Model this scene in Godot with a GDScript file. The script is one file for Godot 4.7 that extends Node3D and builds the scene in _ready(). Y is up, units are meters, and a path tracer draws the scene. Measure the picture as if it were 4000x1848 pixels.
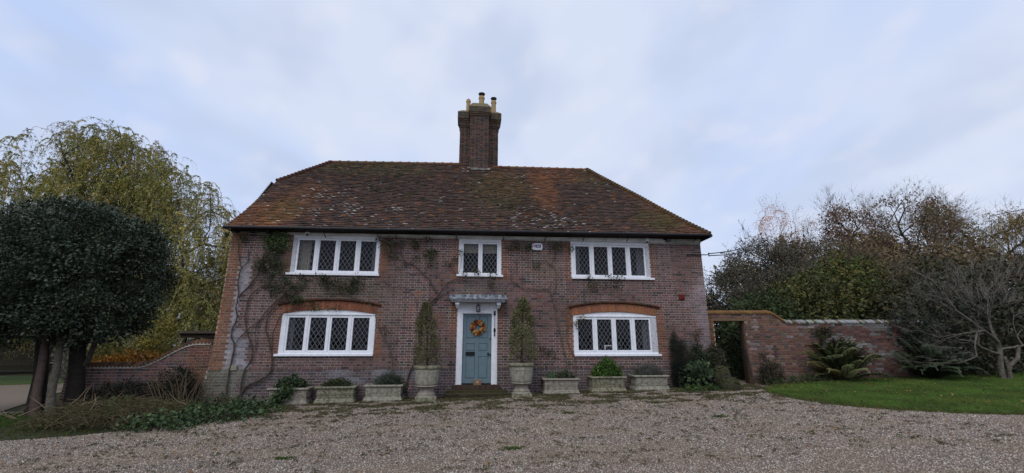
extends Node3D
# A brick country house with a clay tiled roof behind a gravel forecourt, on an overcast autumn day.
# World: x along the front of the house, y up, z out of the front wall towards the camera; metres.

var rng := RandomNumberGenerator.new()
var taken := {}
var mats := {}
var texs := {}
const EYE := Vector3(0, 1.3, 12.5)


class MB:
	# collects triangles; corners of a face are given counter-clockwise as seen from outside
	var v := PackedVector3Array()
	var n := PackedVector3Array()
	var c := PackedColorArray()
	var i := PackedInt32Array()
	var col := Color.WHITE

	func tri(a: Vector3, b: Vector3, d: Vector3) -> void:
		var k := v.size()
		var nn := (b - a).cross(d - a).normalized()
		v.append(a); v.append(b); v.append(d)
		for q in 3:
			n.append(nn); c.append(col)
		i.append(k); i.append(k + 2); i.append(k + 1)

	func quad(a: Vector3, b: Vector3, d: Vector3, e: Vector3) -> void:
		var k := v.size()
		var nn := (d - a).cross(e - b).normalized()
		v.append(a); v.append(b); v.append(d); v.append(e)
		for q in 4:
			n.append(nn); c.append(col)
		i.append(k); i.append(k + 2); i.append(k + 1)
		i.append(k); i.append(k + 3); i.append(k + 2)

	# a box between two corners, in the frame t
	func box(lo: Vector3, hi: Vector3, t := Transform3D()) -> void:
		var p: Array[Vector3] = []
		for k in 8:
			p.append(t * Vector3(hi.x if k & 1 else lo.x, hi.y if k & 2 else lo.y, hi.z if k & 4 else lo.z))
		quad(p[4], p[5], p[7], p[6]); quad(p[1], p[0], p[2], p[3])
		quad(p[5], p[1], p[3], p[7]); quad(p[0], p[4], p[6], p[2])
		quad(p[6], p[7], p[3], p[2]); quad(p[0], p[1], p[5], p[4])

	# a box whose front (+z) edges are chamfered by e
	func cbox(lo: Vector3, hi: Vector3, e: float, t := Transform3D()) -> void:
		var a: Array[Vector3] = []
		for s in [[lo.x, lo.y, hi.x, hi.y, lo.z], [lo.x, lo.y, hi.x, hi.y, hi.z - e], [lo.x + e, lo.y + e, hi.x - e, hi.y - e, hi.z]]:
			a.append(t * Vector3(s[0], s[1], s[4])); a.append(t * Vector3(s[2], s[1], s[4]))
			a.append(t * Vector3(s[2], s[3], s[4])); a.append(t * Vector3(s[0], s[3], s[4]))
		quad(a[3], a[2], a[1], a[0]); quad(a[8], a[9], a[10], a[11])
		for r in [0, 4]:
			for k in 4:
				var m: int = (k + 1) % 4
				quad(a[r + k], a[r + m], a[r + 4 + m], a[r + 4 + k])

	func tube(pts: Array, rad: Array, sides := 6, capped := true) -> void:
		var start := v.size()
		var m := pts.size()
		var side := Vector3.UP
		var d0: Vector3 = (pts[1] - pts[0]).normalized()
		if absf(d0.y) > 0.9:
			side = Vector3.RIGHT
		for k in m:
			var d: Vector3 = (pts[mini(k + 1, m - 1)] - pts[maxi(k - 1, 0)]).normalized()
			var x := side.cross(d).normalized()
			if x.length() < 0.5:
				x = Vector3.FORWARD.cross(d).normalized()
			var y := d.cross(x).normalized()
			side = y
			for s in sides:
				var a := TAU * s / sides
				var q := x * cos(a) + y * sin(a)
				v.append(pts[k] + q * rad[k]); n.append(q); c.append(col)
		for k in m - 1:
			for s in sides:
				var a0 := start + k * sides + s
				var a1 := start + k * sides + (s + 1) % sides
				i.append(a0); i.append(a0 + sides); i.append(a1)
				i.append(a1); i.append(a0 + sides); i.append(a1 + sides)
		if capped:
			for e in [0, m - 1]:
				var kk := v.size()
				var dd: Vector3 = (pts[1] - pts[0]).normalized() * -1.0 if e == 0 else (pts[m - 1] - pts[m - 2]).normalized()
				for s in sides:
					v.append(v[start + e * sides + s]); n.append(dd); c.append(col)
				for s in range(1, sides - 1):
					i.append(kk)
					if e == 0:
						i.append(kk + s); i.append(kk + s + 1)
					else:
						i.append(kk + s + 1); i.append(kk + s)

	# profile of (radius, height) turned round the y axis of t
	func lathe(prof: Array, sides: int, t := Transform3D(), wobble := 0.0) -> void:
		var start := v.size()
		for k in prof.size():
			var p: Vector2 = prof[k]
			var q0: Vector2 = prof[maxi(k - 1, 0)]
			var q1: Vector2 = prof[mini(k + 1, prof.size() - 1)]
			var nn := Vector2(q1.y - q0.y, q0.x - q1.x).normalized()
			for s in sides:
				var a := TAU * s / sides
				var w := 1.0 + wobble * sin(a * 3.0 + p.y * 9.0)
				v.append(t * Vector3(cos(a) * p.x * w, p.y, sin(a) * p.x * w))
				n.append((t.basis * Vector3(cos(a) * nn.x, nn.y, sin(a) * nn.x)).normalized()); c.append(col)
		for k in prof.size() - 1:
			for s in sides:
				var a0 := start + k * sides + s
				var a1 := start + k * sides + (s + 1) % sides
				i.append(a0); i.append(a1); i.append(a0 + sides)
				i.append(a1); i.append(a1 + sides); i.append(a0 + sides)

	# profile of (outset, height) carried round a rectangle of half sizes hx, hz; flat faces
	func rect_lathe(hx: float, hz: float, prof: Array, t := Transform3D()) -> void:
		for k in prof.size() - 1:
			var a: Vector2 = prof[k]
			var b: Vector2 = prof[k + 1]
			var lo := [Vector3(-hx - a.x, a.y, hz + a.x), Vector3(hx + a.x, a.y, hz + a.x), Vector3(hx + a.x, a.y, -hz - a.x), Vector3(-hx - a.x, a.y, -hz - a.x)]
			var hi := [Vector3(-hx - b.x, b.y, hz + b.x), Vector3(hx + b.x, b.y, hz + b.x), Vector3(hx + b.x, b.y, -hz - b.x), Vector3(-hx - b.x, b.y, -hz - b.x)]
			for s in 4:
				quad(t * lo[s], t * lo[(s + 1) % 4], t * hi[(s + 1) % 4], t * hi[s])

	func leaf(at: Vector3, dir: Vector3, up: Vector3, length: float, width: float, fold := 0.25) -> void:
		var s := dir.cross(up).normalized()
		var u := s.cross(dir).normalized()
		var mid := at + dir * length * 0.45
		var a := mid + s * width * 0.5 + u * width * fold
		var b := mid - s * width * 0.5 + u * width * fold
		var tip := at + dir * length
		var k := v.size()
		v.append(at); v.append(a); v.append(tip); v.append(b)
		var n1 := (a - at).cross(tip - at).normalized()
		var n2 := (tip - at).cross(b - at).normalized()
		if n1.dot(u) < 0.0:
			n1 = -n1
		if n2.dot(u) < 0.0:
			n2 = -n2
		var nm := (n1 + n2).normalized()
		n.append(nm); n.append(n1); n.append(nm); n.append(n2)
		for q in 4:
			c.append(col)
		i.append(k); i.append(k + 2); i.append(k + 1)
		i.append(k); i.append(k + 3); i.append(k + 2)

	# a small rounded lump
	func lump(at: Vector3, r: Vector3, seed_: int, sides := 7, rings := 4, rough := 0.2) -> void:
		var start := v.size()
		var h := RandomNumberGenerator.new()
		h.seed = seed_
		for k in rings + 1:
			var ph := PI * k / rings - PI / 2
			for s in sides:
				var a := TAU * s / sides
				var w := 1.0 + h.randf_range(-rough, rough)
				if k == 0 or k == rings:
					w = 1.0
				var d := Vector3(cos(a) * cos(ph), sin(ph), sin(a) * cos(ph))
				v.append(at + d * r * w); n.append((d / r).normalized()); c.append(col)
		for k in rings:
			for s in sides:
				var a0 := start + k * sides + s
				var a1 := start + k * sides + (s + 1) % sides
				i.append(a0); i.append(a1); i.append(a0 + sides)
				i.append(a1); i.append(a1 + sides); i.append(a0 + sides)

	func mesh() -> ArrayMesh:
		var m := ArrayMesh.new()
		if v.is_empty():
			return m
		var arr := []
		arr.resize(Mesh.ARRAY_MAX)
		arr[Mesh.ARRAY_VERTEX] = v
		arr[Mesh.ARRAY_NORMAL] = n
		arr[Mesh.ARRAY_COLOR] = c
		arr[Mesh.ARRAY_INDEX] = i
		m.add_surface_from_arrays(Mesh.PRIMITIVE_TRIANGLES, arr)
		return m


# ---------------------------------------------------------------- small helpers
func L(r: float, g: float, b: float) -> Color:
	return Color(r / 255.0, g / 255.0, b / 255.0).srgb_to_linear()


func rr(a: float, b: float) -> float:
	return rng.randf_range(a, b)


func vary(c: Color, k: float) -> Color:
	var f := 1.0 + rr(-k, k)
	return Color(c.r * f * (1.0 + rr(-k, k) * 0.25), c.g * f, c.b * f * (1.0 + rr(-k, k) * 0.25))


func mixc(a: Color, b: Color, t: float) -> Color:
	return a.lerp(b, clampf(t, 0.0, 1.0))


func numbered(called: String) -> String:
	var k: int = taken.get(called, 0)
	taken[called] = k + 1
	return called if k == 0 else "%s_%03d" % [called, k]


func thing(called: String, label: String, category: String, at := Vector3.ZERO, group := "") -> Node3D:
	var o := Node3D.new()
	o.name = numbered(called)
	add_child(o)
	o.position = at
	o.set_meta("label", label)
	o.set_meta("category", category)
	if group:
		o.set_meta("group", group)
	return o


func relabel(o: Node3D, label: String) -> void:
	o.set_meta("label", label)


func copy(o: Node3D, label: String, at: Vector3, turn := 0.0) -> Node3D:
	var r: Node3D = o.duplicate()
	r.name = numbered(String(o.name))
	add_child(r)
	r.position = at
	r.rotation.y = turn
	r.set_meta("label", label)
	return r


func part(parent: Node, called: String, what, m: Material, stuff := false) -> MeshInstance3D:
	var o := MeshInstance3D.new()
	o.mesh = what.mesh() if what is MB else what
	o.material_override = m
	var key := "%d/%s" % [parent.get_instance_id(), called]
	var k: int = taken.get(key, 0)
	taken[key] = k + 1
	o.name = called if k == 0 else "%s_%03d" % [called, k]
	if stuff:
		o.set_meta("kind", "stuff")
	parent.add_child(o, true)
	return o


func many(parent: Node, called: String, mesh: Mesh, m: Material, xf: Array, cols: PackedColorArray) -> MultiMeshInstance3D:
	var mm := MultiMesh.new()
	mm.transform_format = MultiMesh.TRANSFORM_3D
	mm.use_colors = true
	mm.mesh = mesh
	mm.instance_count = xf.size()
	for k in xf.size():
		mm.set_instance_transform(k, xf[k])
		mm.set_instance_color(k, cols[k])
	var o := MultiMeshInstance3D.new()
	o.multimesh = mm
	o.material_override = m
	var key := "%d/%s" % [parent.get_instance_id(), called]
	var k2: int = taken.get(key, 0)
	taken[key] = k2 + 1
	o.name = called if k2 == 0 else "%s_%03d" % [called, k2]
	o.set_meta("kind", "stuff")
	parent.add_child(o, true)
	return o


func ground_y(x: float, z: float) -> float:
	return 0.05 + 0.028 * clampf(x, -30.0, 30.0) - 0.024 * clampf(z, -30.0, 20.0)


func turned(yaw: float, pitch := 0.0, roll := 0.0) -> Basis:
	return Basis.from_euler(Vector3(pitch, yaw, roll))


func any_turn() -> Basis:
	return Basis.from_euler(Vector3(rr(-PI, PI), rr(-PI, PI), rr(-PI, PI)))


# ---------------------------------------------------------------- computed textures and materials
func noise_bytes(size: int, freq: float, octaves: int, seed_: int, kind := FastNoiseLite.TYPE_SIMPLEX_SMOOTH) -> PackedByteArray:
	var f := FastNoiseLite.new()
	f.noise_type = kind
	f.frequency = freq
	f.fractal_octaves = octaves
	f.seed = seed_
	var im := f.get_seamless_image(size, size)
	im.convert(Image.FORMAT_L8)
	return im.get_data()


# grey texture between lo and hi, a coarse and a fine noise multiplied
func grain(key: String, size: int, fine: float, coarse: float, lo: float, hi: float, seed_ := 1) -> ImageTexture:
	if texs.has(key):
		return texs[key]
	var a := noise_bytes(size, fine, 3, seed_)
	var b := noise_bytes(size, coarse, 4, seed_ + 7)
	var out := PackedByteArray()
	out.resize(size * size * 3)
	for k in size * size:
		var t := clampf((a[k] * 0.5 + b[k] * 0.5) / 255.0, 0.0, 1.0)
		var g := int(clampf(255.0 * lerpf(lo, hi, t), 0.0, 255.0))
		out[k * 3] = g; out[k * 3 + 1] = g; out[k * 3 + 2] = g
	texs[key] = ImageTexture.create_from_image(Image.create_from_data(size, size, false, Image.FORMAT_RGB8, out))
	return texs[key]


# two colours split by a noise threshold, with soft edges
func blotched(key: String, size: int, freq: float, c0: Color, c1: Color, cut: float, soft: float, seed_: int) -> ImageTexture:
	if texs.has(key):
		return texs[key]
	var a := noise_bytes(size, freq, 4, seed_)
	var b := noise_bytes(size, 0.12, 2, seed_ + 3)
	var out := PackedByteArray()
	out.resize(size * size * 3)
	for k in size * size:
		var t := clampf((a[k] / 255.0 - cut) / soft + 0.5, 0.0, 1.0)
		var g := 0.85 + 0.3 * (b[k] / 255.0 - 0.5)
		var q := c0.lerp(c1, t)
		out[k * 3] = int(clampf(q.r * g, 0, 1) * 255); out[k * 3 + 1] = int(clampf(q.g * g, 0, 1) * 255); out[k * 3 + 2] = int(clampf(q.b * g, 0, 1) * 255)
	texs[key] = ImageTexture.create_from_image(Image.create_from_data(size, size, false, Image.FORMAT_RGB8, out))
	return texs[key]


func height_tex(key: String, size: int, freq: float, octaves: int, seed_: int, kind := FastNoiseLite.TYPE_SIMPLEX_SMOOTH) -> ImageTexture:
	if texs.has(key):
		return texs[key]
	texs[key] = ImageTexture.create_from_image(Image.create_from_data(size, size, false, Image.FORMAT_L8, noise_bytes(size, freq, octaves, seed_, kind)))
	return texs[key]


# a matte material tinted by vertex colours (or by one linear colour), with computed grain
func mat(key: String, rough := 0.9, tex: Texture2D = null, metres := 1.0, colour := Color.WHITE, vertex := true) -> StandardMaterial3D:
	if mats.has(key):
		return mats[key]
	var m := StandardMaterial3D.new()
	m.resource_name = key
	m.roughness = rough
	m.albedo_color = colour.linear_to_srgb()
	m.vertex_color_use_as_albedo = vertex
	m.metallic_specular = 0.35
	m.uv1_triplanar = true
	m.uv1_world_triplanar = true
	m.uv1_scale = Vector3.ONE / metres
	if tex:
		m.albedo_texture = tex
	mats[key] = m
	return m


func relief(m: StandardMaterial3D, tex: Texture2D, cm: float) -> StandardMaterial3D:
	m.heightmap_enabled = true
	m.heightmap_texture = tex
	m.heightmap_scale = cm
	return m


func make_sky() -> Image:
	# overcast: a lavender white deck with soft long streaks and thinner blue patches
	var w := 1024
	var h := 512
	var f := FastNoiseLite.new()
	f.noise_type = FastNoiseLite.TYPE_SIMPLEX_SMOOTH
	f.fractal_octaves = 5
	f.frequency = 0.9
	f.seed = 11
	var f2 := FastNoiseLite.new()
	f2.noise_type = FastNoiseLite.TYPE_SIMPLEX_SMOOTH
	f2.fractal_octaves = 4
	f2.frequency = 2.2
	f2.seed = 5
	var im := Image.create(w, h, false, Image.FORMAT_RGBF)
	var blue := L(188, 207, 244)
	var pale := L(212, 222, 243)
	var grey := L(188, 202, 229)
	var low := L(214, 226, 248)
	for y in h:
		var el := PI * (0.5 - (y + 0.5) / h)
		for x in w:
			var az := TAU * ((x + 0.5) / w - 0.5)
			var d := Vector3(sin(az) * cos(el), sin(el), -cos(az) * cos(el))
			var k := 1.0 / (maxf(d.y, 0.0) + 0.25)
			# the cloud deck seen as a flat layer: long streaks running away to the right
			var p := Vector3(d.x * k * 0.8 + d.z * k * 0.35, d.y * 0.6, d.z * k * 0.35 - d.x * k * 0.3)
			var a := f.get_noise_3dv(p) * 0.5 + 0.5
			var b := f2.get_noise_3dv(p * Vector3(1, 1, 1.6) + Vector3(9, 2, 4)) * 0.5 + 0.5
			var c := blue.lerp(pale, smoothstep(0.33, 0.66, a))
			c = c.lerp(grey, smoothstep(0.42, 0.75, b) * 0.7)
			var e := f2.get_noise_3dv(p * Vector3(2.2, 2.0, 4.5) + Vector3(3, 7, 1)) * 0.5 + 0.5
			c = c.lerp(L(228, 229, 242), smoothstep(0.5, 0.85, e) * 0.4)
			c = c.lerp(low, (1.0 - smoothstep(0.0, 0.5, maxf(d.y, 0.0))) * 0.5)
			im.set_pixel(x, y, c)
	return im


func _ready() -> void:
	rng.seed = 20241
	var cam := Camera3D.new()
	cam.name = "camera"
	cam.position = EYE
	cam.rotation_degrees = Vector3(14.1416, -5.8406, 0)
	cam.fov = 56.55
	cam.near = 0.05
	cam.far = 900.0
	add_child(cam)
	var env := Environment.new()
	env.background_mode = Environment.BG_SKY
	var sm := PanoramaSkyMaterial.new()
	sm.panorama = ImageTexture.create_from_image(make_sky())
	var sky := Sky.new()
	sky.sky_material = sm
	env.sky = sky
	env.background_energy_multiplier = 0.86
	env.tonemap_mode = Environment.TONE_MAPPER_LINEAR
	env.tonemap_exposure = 1.2
	env.sdfgi_enabled = true
	env.ssao_enabled = true
	env.ssil_enabled = true
	var we := WorldEnvironment.new()
	we.name = "environment"
	we.environment = env
	add_child(we)
	var sun := DirectionalLight3D.new()
	sun.name = "sun"
	sun.light_energy = 0.34
	sun.light_color = Color(1.0, 0.98, 0.95)
	sun.light_angular_distance = 45.0
	sun.shadow_enabled = true
	sun.rotation_degrees = Vector3(-50, -22, 0)
	add_child(sun)

	patchy.noise_type = FastNoiseLite.TYPE_SIMPLEX_SMOOTH
	patchy.fractal_octaves = 3
	patchy.seed = 4
	house()
	garden_walls()
	ground_cover()
	far_trees()
	left_garden()
	right_garden()
	wall_plants()
	front_objects()


# ---------------------------------------------------------------- brickwork
# Lays Flemish bond in the frame t (u along x, v along y, face at z = 0) between heights v0 and v1.
# spans(v) gives the solid stretches [[u0, u1], ...] of the course at v; colour(u, v, header) its colour.
func lay_bricks(t: Transform3D, v0: float, v1: float, course: float, spans: Callable, colour: Callable, list: Array, proud := 0.0045, sloppy := 0.0018) -> void:
	var row := 0
	var v := v0
	while v < v1 - 0.02:
		var h := minf(course, v1 - v) - 0.0115
		var vm := v + course * 0.5
		var off := 0.17 if row % 2 else 0.0
		for s in spans.call(vm):
			var k := floori((s[0] - off) / 0.327) - 1
			var done := false
			while not done:
				for half in 2:
					var a: float = off + k * 0.327 + (0.0 if half == 0 else 0.2245)
					var b: float = a + (0.2135 if half == 0 else 0.0915)
					if a > s[1]:
						done = true
						break
					a = maxf(a, s[0] + 0.004)
					b = minf(b, s[1] - 0.004)
					if b - a > 0.035:
						list.append([t, a, v, b - a, h, proud + rr(-sloppy, sloppy), colour.call((a + b) / 2.0, vm, half == 1)])
				k += 1
		v += course
		row += 1


# the mortar behind those bricks, coloured by the place
func lay_mortar(mb: MB, t: Transform3D, v0: float, v1: float, step: float, spans: Callable, colour: Callable, depth := 0.0) -> void:
	var v := v0
	while v < v1 - 0.001:
		var top := minf(v + step, v1)
		for s in spans.call((v + top) * 0.5):
			var cells := maxi(1, int((s[1] - s[0]) / 0.3))
			for k in cells:
				var a := lerpf(s[0], s[1], float(k) / cells)
				var b := lerpf(s[0], s[1], float(k + 1) / cells)
				mb.col = colour.call((a + b) / 2.0, (v + top) / 2.0)
				mb.quad(t * Vector3(a, v, -depth), t * Vector3(b, v, -depth), t * Vector3(b, top, -depth), t * Vector3(a, top, -depth))
		v = top


func palette_mat(c: Color, rough: float, tex: Texture2D, kind: String) -> StandardMaterial3D:
	var s := c.linear_to_srgb()
	var q := Color(roundf(s.r * 22.0) / 22.0, roundf(s.g * 22.0) / 22.0, roundf(s.b * 22.0) / 22.0)
	return mat("%s_%s" % [kind, q.to_html(false)], rough, tex, 0.9, q.srgb_to_linear(), false)


# the largest `singles` bricks become parts, the rest one part
func place_bricks(parent: Node3D, called: String, rest: String, list: Array, singles: int, m: Material, tex: Texture2D) -> void:
	var order := []
	for k in list.size():
		var e: Array = list[k]
		var p: Vector3 = e[0] * Vector3(e[1] + e[3] / 2.0, e[2] + e[4] / 2.0, 0)
		var facing: float = maxf(0.02, (e[0].basis.z as Vector3).normalized().dot((EYE - p).normalized()))
		order.append([e[3] * e[4] * facing / p.distance_squared_to(EYE), k])
	order.sort_custom(func(a, b): return a[0] > b[0])
	var mb := MB.new()
	for r in order.size():
		var e: Array = list[order[r][1]]
		var at := Vector3(e[1] + e[3] / 2.0, e[2] + e[4] / 2.0, e[5])
		if r < singles:
			var key := "brick_%d_%d" % [roundi(e[3] * 200.0), roundi(e[4] * 200.0)]
			if not texs.has(key):
				var one := MB.new()
				one.cbox(Vector3(-e[3] / 2.0, -e[4] / 2.0, -0.03), Vector3(e[3] / 2.0, e[4] / 2.0, 0), 0.004)
				texs[key] = one.mesh()
			var o := part(parent, called, texs[key], palette_mat(e[6], 0.92, tex, "brick"))
			o.transform = Transform3D(e[0].basis * turned(rr(-0.012, 0.012), rr(-0.012, 0.012), rr(-0.004, 0.004)), e[0] * at)
		else:
			var t: Transform3D = e[0]
			var w: float = e[3] / 2.0
			var h: float = e[4] / 2.0
			mb.col = e[6]
			var j := Basis.from_euler(Vector3(rr(-0.015, 0.015), rr(-0.012, 0.012), rr(-0.004, 0.004)))
			var f := [j * Vector3(-w, -h, 0), j * Vector3(w, -h, 0), j * Vector3(w, h, 0), j * Vector3(-w, h, 0)]
			for q in 4:
				f[q] = t * (at + f[q])
			var back: Vector3 = t.basis.z * -0.028
			mb.quad(f[0], f[1], f[2], f[3])
			for q in 4:
				mb.quad(f[q] + back, f[(q + 1) % 4] + back, f[(q + 1) % 4], f[q])
	if mb.v.size():
		part(parent, rest, mb, m, true)


var PURPLE := L(124, 99, 96)
var RED := L(130, 95, 88)
var DARK := L(90, 77, 77)
var ORANGE := L(150, 95, 64)
var BROWN := L(119, 100, 91)
var MORTAR := L(194, 184, 176)
var LIME := L(178, 174, 180)


var patchy := FastNoiseLite.new()


func blot(x: float, y: float, f: float, o := 0.0) -> float:
	patchy.frequency = 0.5
	return patchy.get_noise_2d(x * f + o, y * f - o * 0.7) * 0.5 + 0.5


func bump(x: float, y: float, cx: float, cy: float, rx: float, ry: float) -> float:
	var d := Vector2((x - cx) / rx, (y - cy) / ry).length()
	return 1.0 - smoothstep(0.55, 1.1, d)


# what has discoloured the front of the house at (x, y): [colour, how much]
func front_stains(x: float, y: float) -> Array:
	var out := []
	if x < -6.24:
		out.append([L(150, 112, 86), 0.55])
	# bare lime streak beside the orange corner
	var a := -6.27 + 0.1 * blot(x, y, 3.0)
	var b := -5.9 + 0.1 * sin(y * 2.1) + 0.25 * (1.0 - smoothstep(0.6, 2.2, y)) + 0.2 * (blot(x, y, 2.5, 9.0) - 0.5)
	b += 0.12 * (blot(x, y, 9.0, 31.0) - 0.5)
	if x > a and x < b and y < 3.9 and y > 0.72:
		out.append([LIME, 0.92 * (1.0 - smoothstep(3.2, 3.9, y))])
	# green and brown where climbing plants have lain on the wall
	out.append([L(100, 98, 78), 0.55 * bump(x, y, -3.5, 2.8, 1.5, 0.42)])
	out.append([L(100, 94, 78), 0.4 * bump(x, y, -5.2, 3.4, 0.5, 0.9)])
	out.append([L(122, 100, 82), 0.6 * bump(x, y, 2.35, 3.5, 0.4, 0.6) * smoothstep(0.3, 0.6, blot(x, y, 3.0, 4.0))])
	out.append([L(118, 104, 94), 0.45 * bump(x, y, -2.1, 2.3, 0.5, 1.3)])
	out.append([L(150, 136, 130), 0.5 * bump(x, y, -0.65, 0.75, 0.25, 0.5)])
	out.append([L(88, 84, 84), 0.5 * bump(x, y, 0.35, 3.0, 1.0, 0.25)])
	# whitish bloom towards the right corner
	out.append([L(176, 164, 168), 0.5 * smoothstep(6.1, 6.8, x) * smoothstep(0.35, 0.65, blot(x, y, 2.4, 2.0)) * (1.0 - smoothstep(3.0, 3.8, y))])
	# damp, blackened and limey plinth
	if y < 0.74:
		out.append([L(96, 91, 94), 0.6])
		out.append([L(150, 148, 152), 0.65 * bump(x, y, -2.6, 0.6, 1.7, 0.28) * smoothstep(0.3, 0.6, blot(x, y, 2.0))])
		out.append([L(132, 134, 114), 0.8 * (1.0 - smoothstep(-6.0, -4.9, x)) * smoothstep(0.2, 0.5, blot(x, y, 1.6, 5.0))])
	return out


func front_brick(x: float, y: float, header: bool) -> Color:
	var r := rng.randf()
	var c := PURPLE.lerp(RED, clampf(blot(x, y, 1.2, 3.0) * 1.6 - 0.4, 0, 1))
	if r < 0.1 or (header and r < 0.3):
		c = DARK
	elif r < 0.3:
		c = BROWN
	elif r < 0.315:
		c = ORANGE.lerp(RED, 0.5)
	var o := 0.0
	if x < -6.28 + 0.12 * sin(y * 44.0):
		o = 0.85
	if y < 2.45 and y > 1.05:
		if (x > -5.12 and x < -4.8) or (x > -2.5 and x < -2.28) or (x > 2.78 and x < 3.1) or (x > 5.4 and x < 5.78):
			o = 0.75
	if y > 3.2:
		if (x > -5.1 and x < -4.8) or (x > -2.5 and x < -2.22) or (x > -0.52 and x < -0.2) or (x > 0.9 and x < 1.2) or (x > 2.8 and x < 3.1) or (x > 5.4 and x < 5.66):
			o = 0.6
	if y > 1.2 and y < 2.55 and ((x > -0.5 and x < -0.2) or (x > 0.8 and x < 1.08)):
		o = 0.75 * smoothstep(1.2, 1.9, y)
	if bump(x, y, -1.33, 2.78, 0.18, 0.09) > 0.3:
		o = 0.8
	c = c.lerp(ORANGE, o * rr(0.7, 1.0))
	for s in front_stains(x, y):
		c = c.lerp(s[0], s[1] * rr(0.75, 1.0))
	# uneven weathering
	var w := 0.78 + 0.42 * blot(x, y, 1.7, 11.0)
	return vary(Color(c.r * w, c.g * w, c.b * w), 0.22)


func front_mortar(x: float, y: float) -> Color:
	var c := MORTAR.lerp(L(132, 116, 106), 0.85 * smoothstep(0.4, 0.7, blot(x, y, 1.1, 6.0)))
	for s in front_stains(x, y):
		c = c.lerp(s[0].lerp(MORTAR, 0.4), s[1])
	return c


# ---------------------------------------------------------------- the house
const LEFT := -6.5
const RIGHT := 7.09


func left_edge(y: float) -> float:
	return LEFT - 0.1 * (1.0 - smoothstep(-0.1, 1.4, y)) - 0.03 * (1.0 - smoothstep(1.0, 3.0, y))


func arch_gap(y: float, xc: float, half: float) -> Array:
	# [x0, x1] taken by a lower window with its arch at height y, or []
	if y < 1.07 or y > 2.53:
		return []
	if y < 2.42:
		return [xc - half, xc + half]
	var w := half * sqrt((2.53 - y) / 0.11)
	return [xc - w, xc + w]


func front_spans(y: float) -> Array:
	var gaps := []
	for g in [[-4.86, 3.225, -2.49, 9.0], [3.03, 3.23, 5.44, 9.0], [-0.265, 3.255, 0.965, 9.0], [-0.25, 0.19, 0.865, 2.56]]:
		if y > g[1] and y < g[3]:
			gaps.append([g[0], g[2]])
	for g in [arch_gap(y, -3.685, 1.225), arch_gap(y, 4.265, 1.235)]:
		if g.size():
			gaps.append(g)
	gaps.sort_custom(func(a, b): return a[0] < b[0])
	var out := []
	var x := left_edge(y)
	for g in gaps:
		out.append([x, g[0]])
		x = g[1]
	out.append([x, RIGHT])
	return out


func eave_y(x: float) -> float:
	return 4.47 + (x + 6.4) * 0.0088


func ridge_y(x: float) -> float:
	if x < -0.42:
		return lerpf(7.87, 7.99, clampf((x + 5.02) / 4.6, 0, 1))
	if x < 1.05:
		return lerpf(7.99, 7.93, (x + 0.42) / 1.47)
	return lerpf(7.93, 7.97, clampf((x - 1.05) / 3.37, 0, 1))


func roof_left(s: float) -> float:
	return lerpf(-6.52, -6.34, s / 0.65) if s < 0.65 else lerpf(-6.34, -5.0, (s - 0.65) / 0.35)


func roof_right(s: float) -> float:
	return lerpf(7.24, 4.45, s)


func roof_at(x: float, s: float, face := 0) -> Vector3:
	# a point of the front (0) or back (1) slope: s runs from the eaves to the ridge
	var sag := 0.05 * sin(x * 1.3 + 0.6) * sin(s * PI) + 0.05 * (blot(x, s * 4.0, 0.8, 1.0) - 0.5) - 0.05 * sin(s * PI)
	var z := lerpf(0.33, -3.0, s)
	return Vector3(x, lerpf(eave_y(x), ridge_y(x), s) + sag, z if face == 0 else -6.0 - z)


func tile_colour(x: float, s: float, y: float) -> Color:
	var c := L(98, 76, 66).lerp(L(76, 64, 58), rng.randf())
	var orange := L(152, 100, 64)
	var o := 0.9 * bump(x, y, -6.1, 4.9, 1.3, 0.8) + 0.5 * bump(x, y, -5.2, 5.6, 0.8, 1.2) + 0.75 * bump(x, y, 2.55, 6.6, 0.55, 1.3) + 0.5 * bump(x, y, 3.2, 7.5, 1.6, 0.5) + 0.55 * smoothstep(5.1, 6.4, x) + 0.35 * bump(x, y, 1.2, 6.9, 0.8, 1.0)
	c = c.lerp(orange, clampf(o * 0.8, 0, 0.85) * rr(0.45, 1.0))
	if rng.randf() < 0.1:
		c = c.lerp(orange, rr(0.2, 0.6))
	var green := 0.55 * bump(x, y, -3.4, 7.5, 2.4, 0.5) + 0.5 * bump(x, y, 1.0, 6.6, 1.3, 1.3) + 0.75 * bump(x, y, 5.9, 5.2, 0.9, 0.6) + 0.4 * bump(x, y, 4.4, 7.4, 0.8, 0.7) + 0.5 * bump(x, y, -5.4, 5.2, 0.6, 0.6)
	c = c.lerp(L(94, 92, 50), clampf(green, 0, 0.9) * rr(0.2, 1.0))
	c = c.lerp(L(56, 53, 44), 0.6 * bump(x, y, -2.8, 6.6, 1.6, 0.9) * rng.randf())
	return vary(c, 0.22)


func lichen_at(x: float, y: float) -> float:
	var k := 0.03 + 0.3 * bump(x, y, -4.3, 5.6, 1.1, 1.0) + 0.2 * bump(x, y, -3.2, 5.1, 2.2, 0.8) + 0.36 * bump(x, y, 2.1, 5.15, 0.9, 0.8) + 0.22 * bump(x, y, 3.2, 4.8, 1.1, 0.4) + 0.5 * bump(x, y, 1.75, 7.2, 0.25, 0.35) + 0.3 * bump(x, y, 0.35, 7.75, 0.9, 0.2)
	return k * (0.35 + 1.3 * smoothstep(0.35, 0.65, blot(x * 0.4, y, 5.0, 8.0)))


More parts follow.
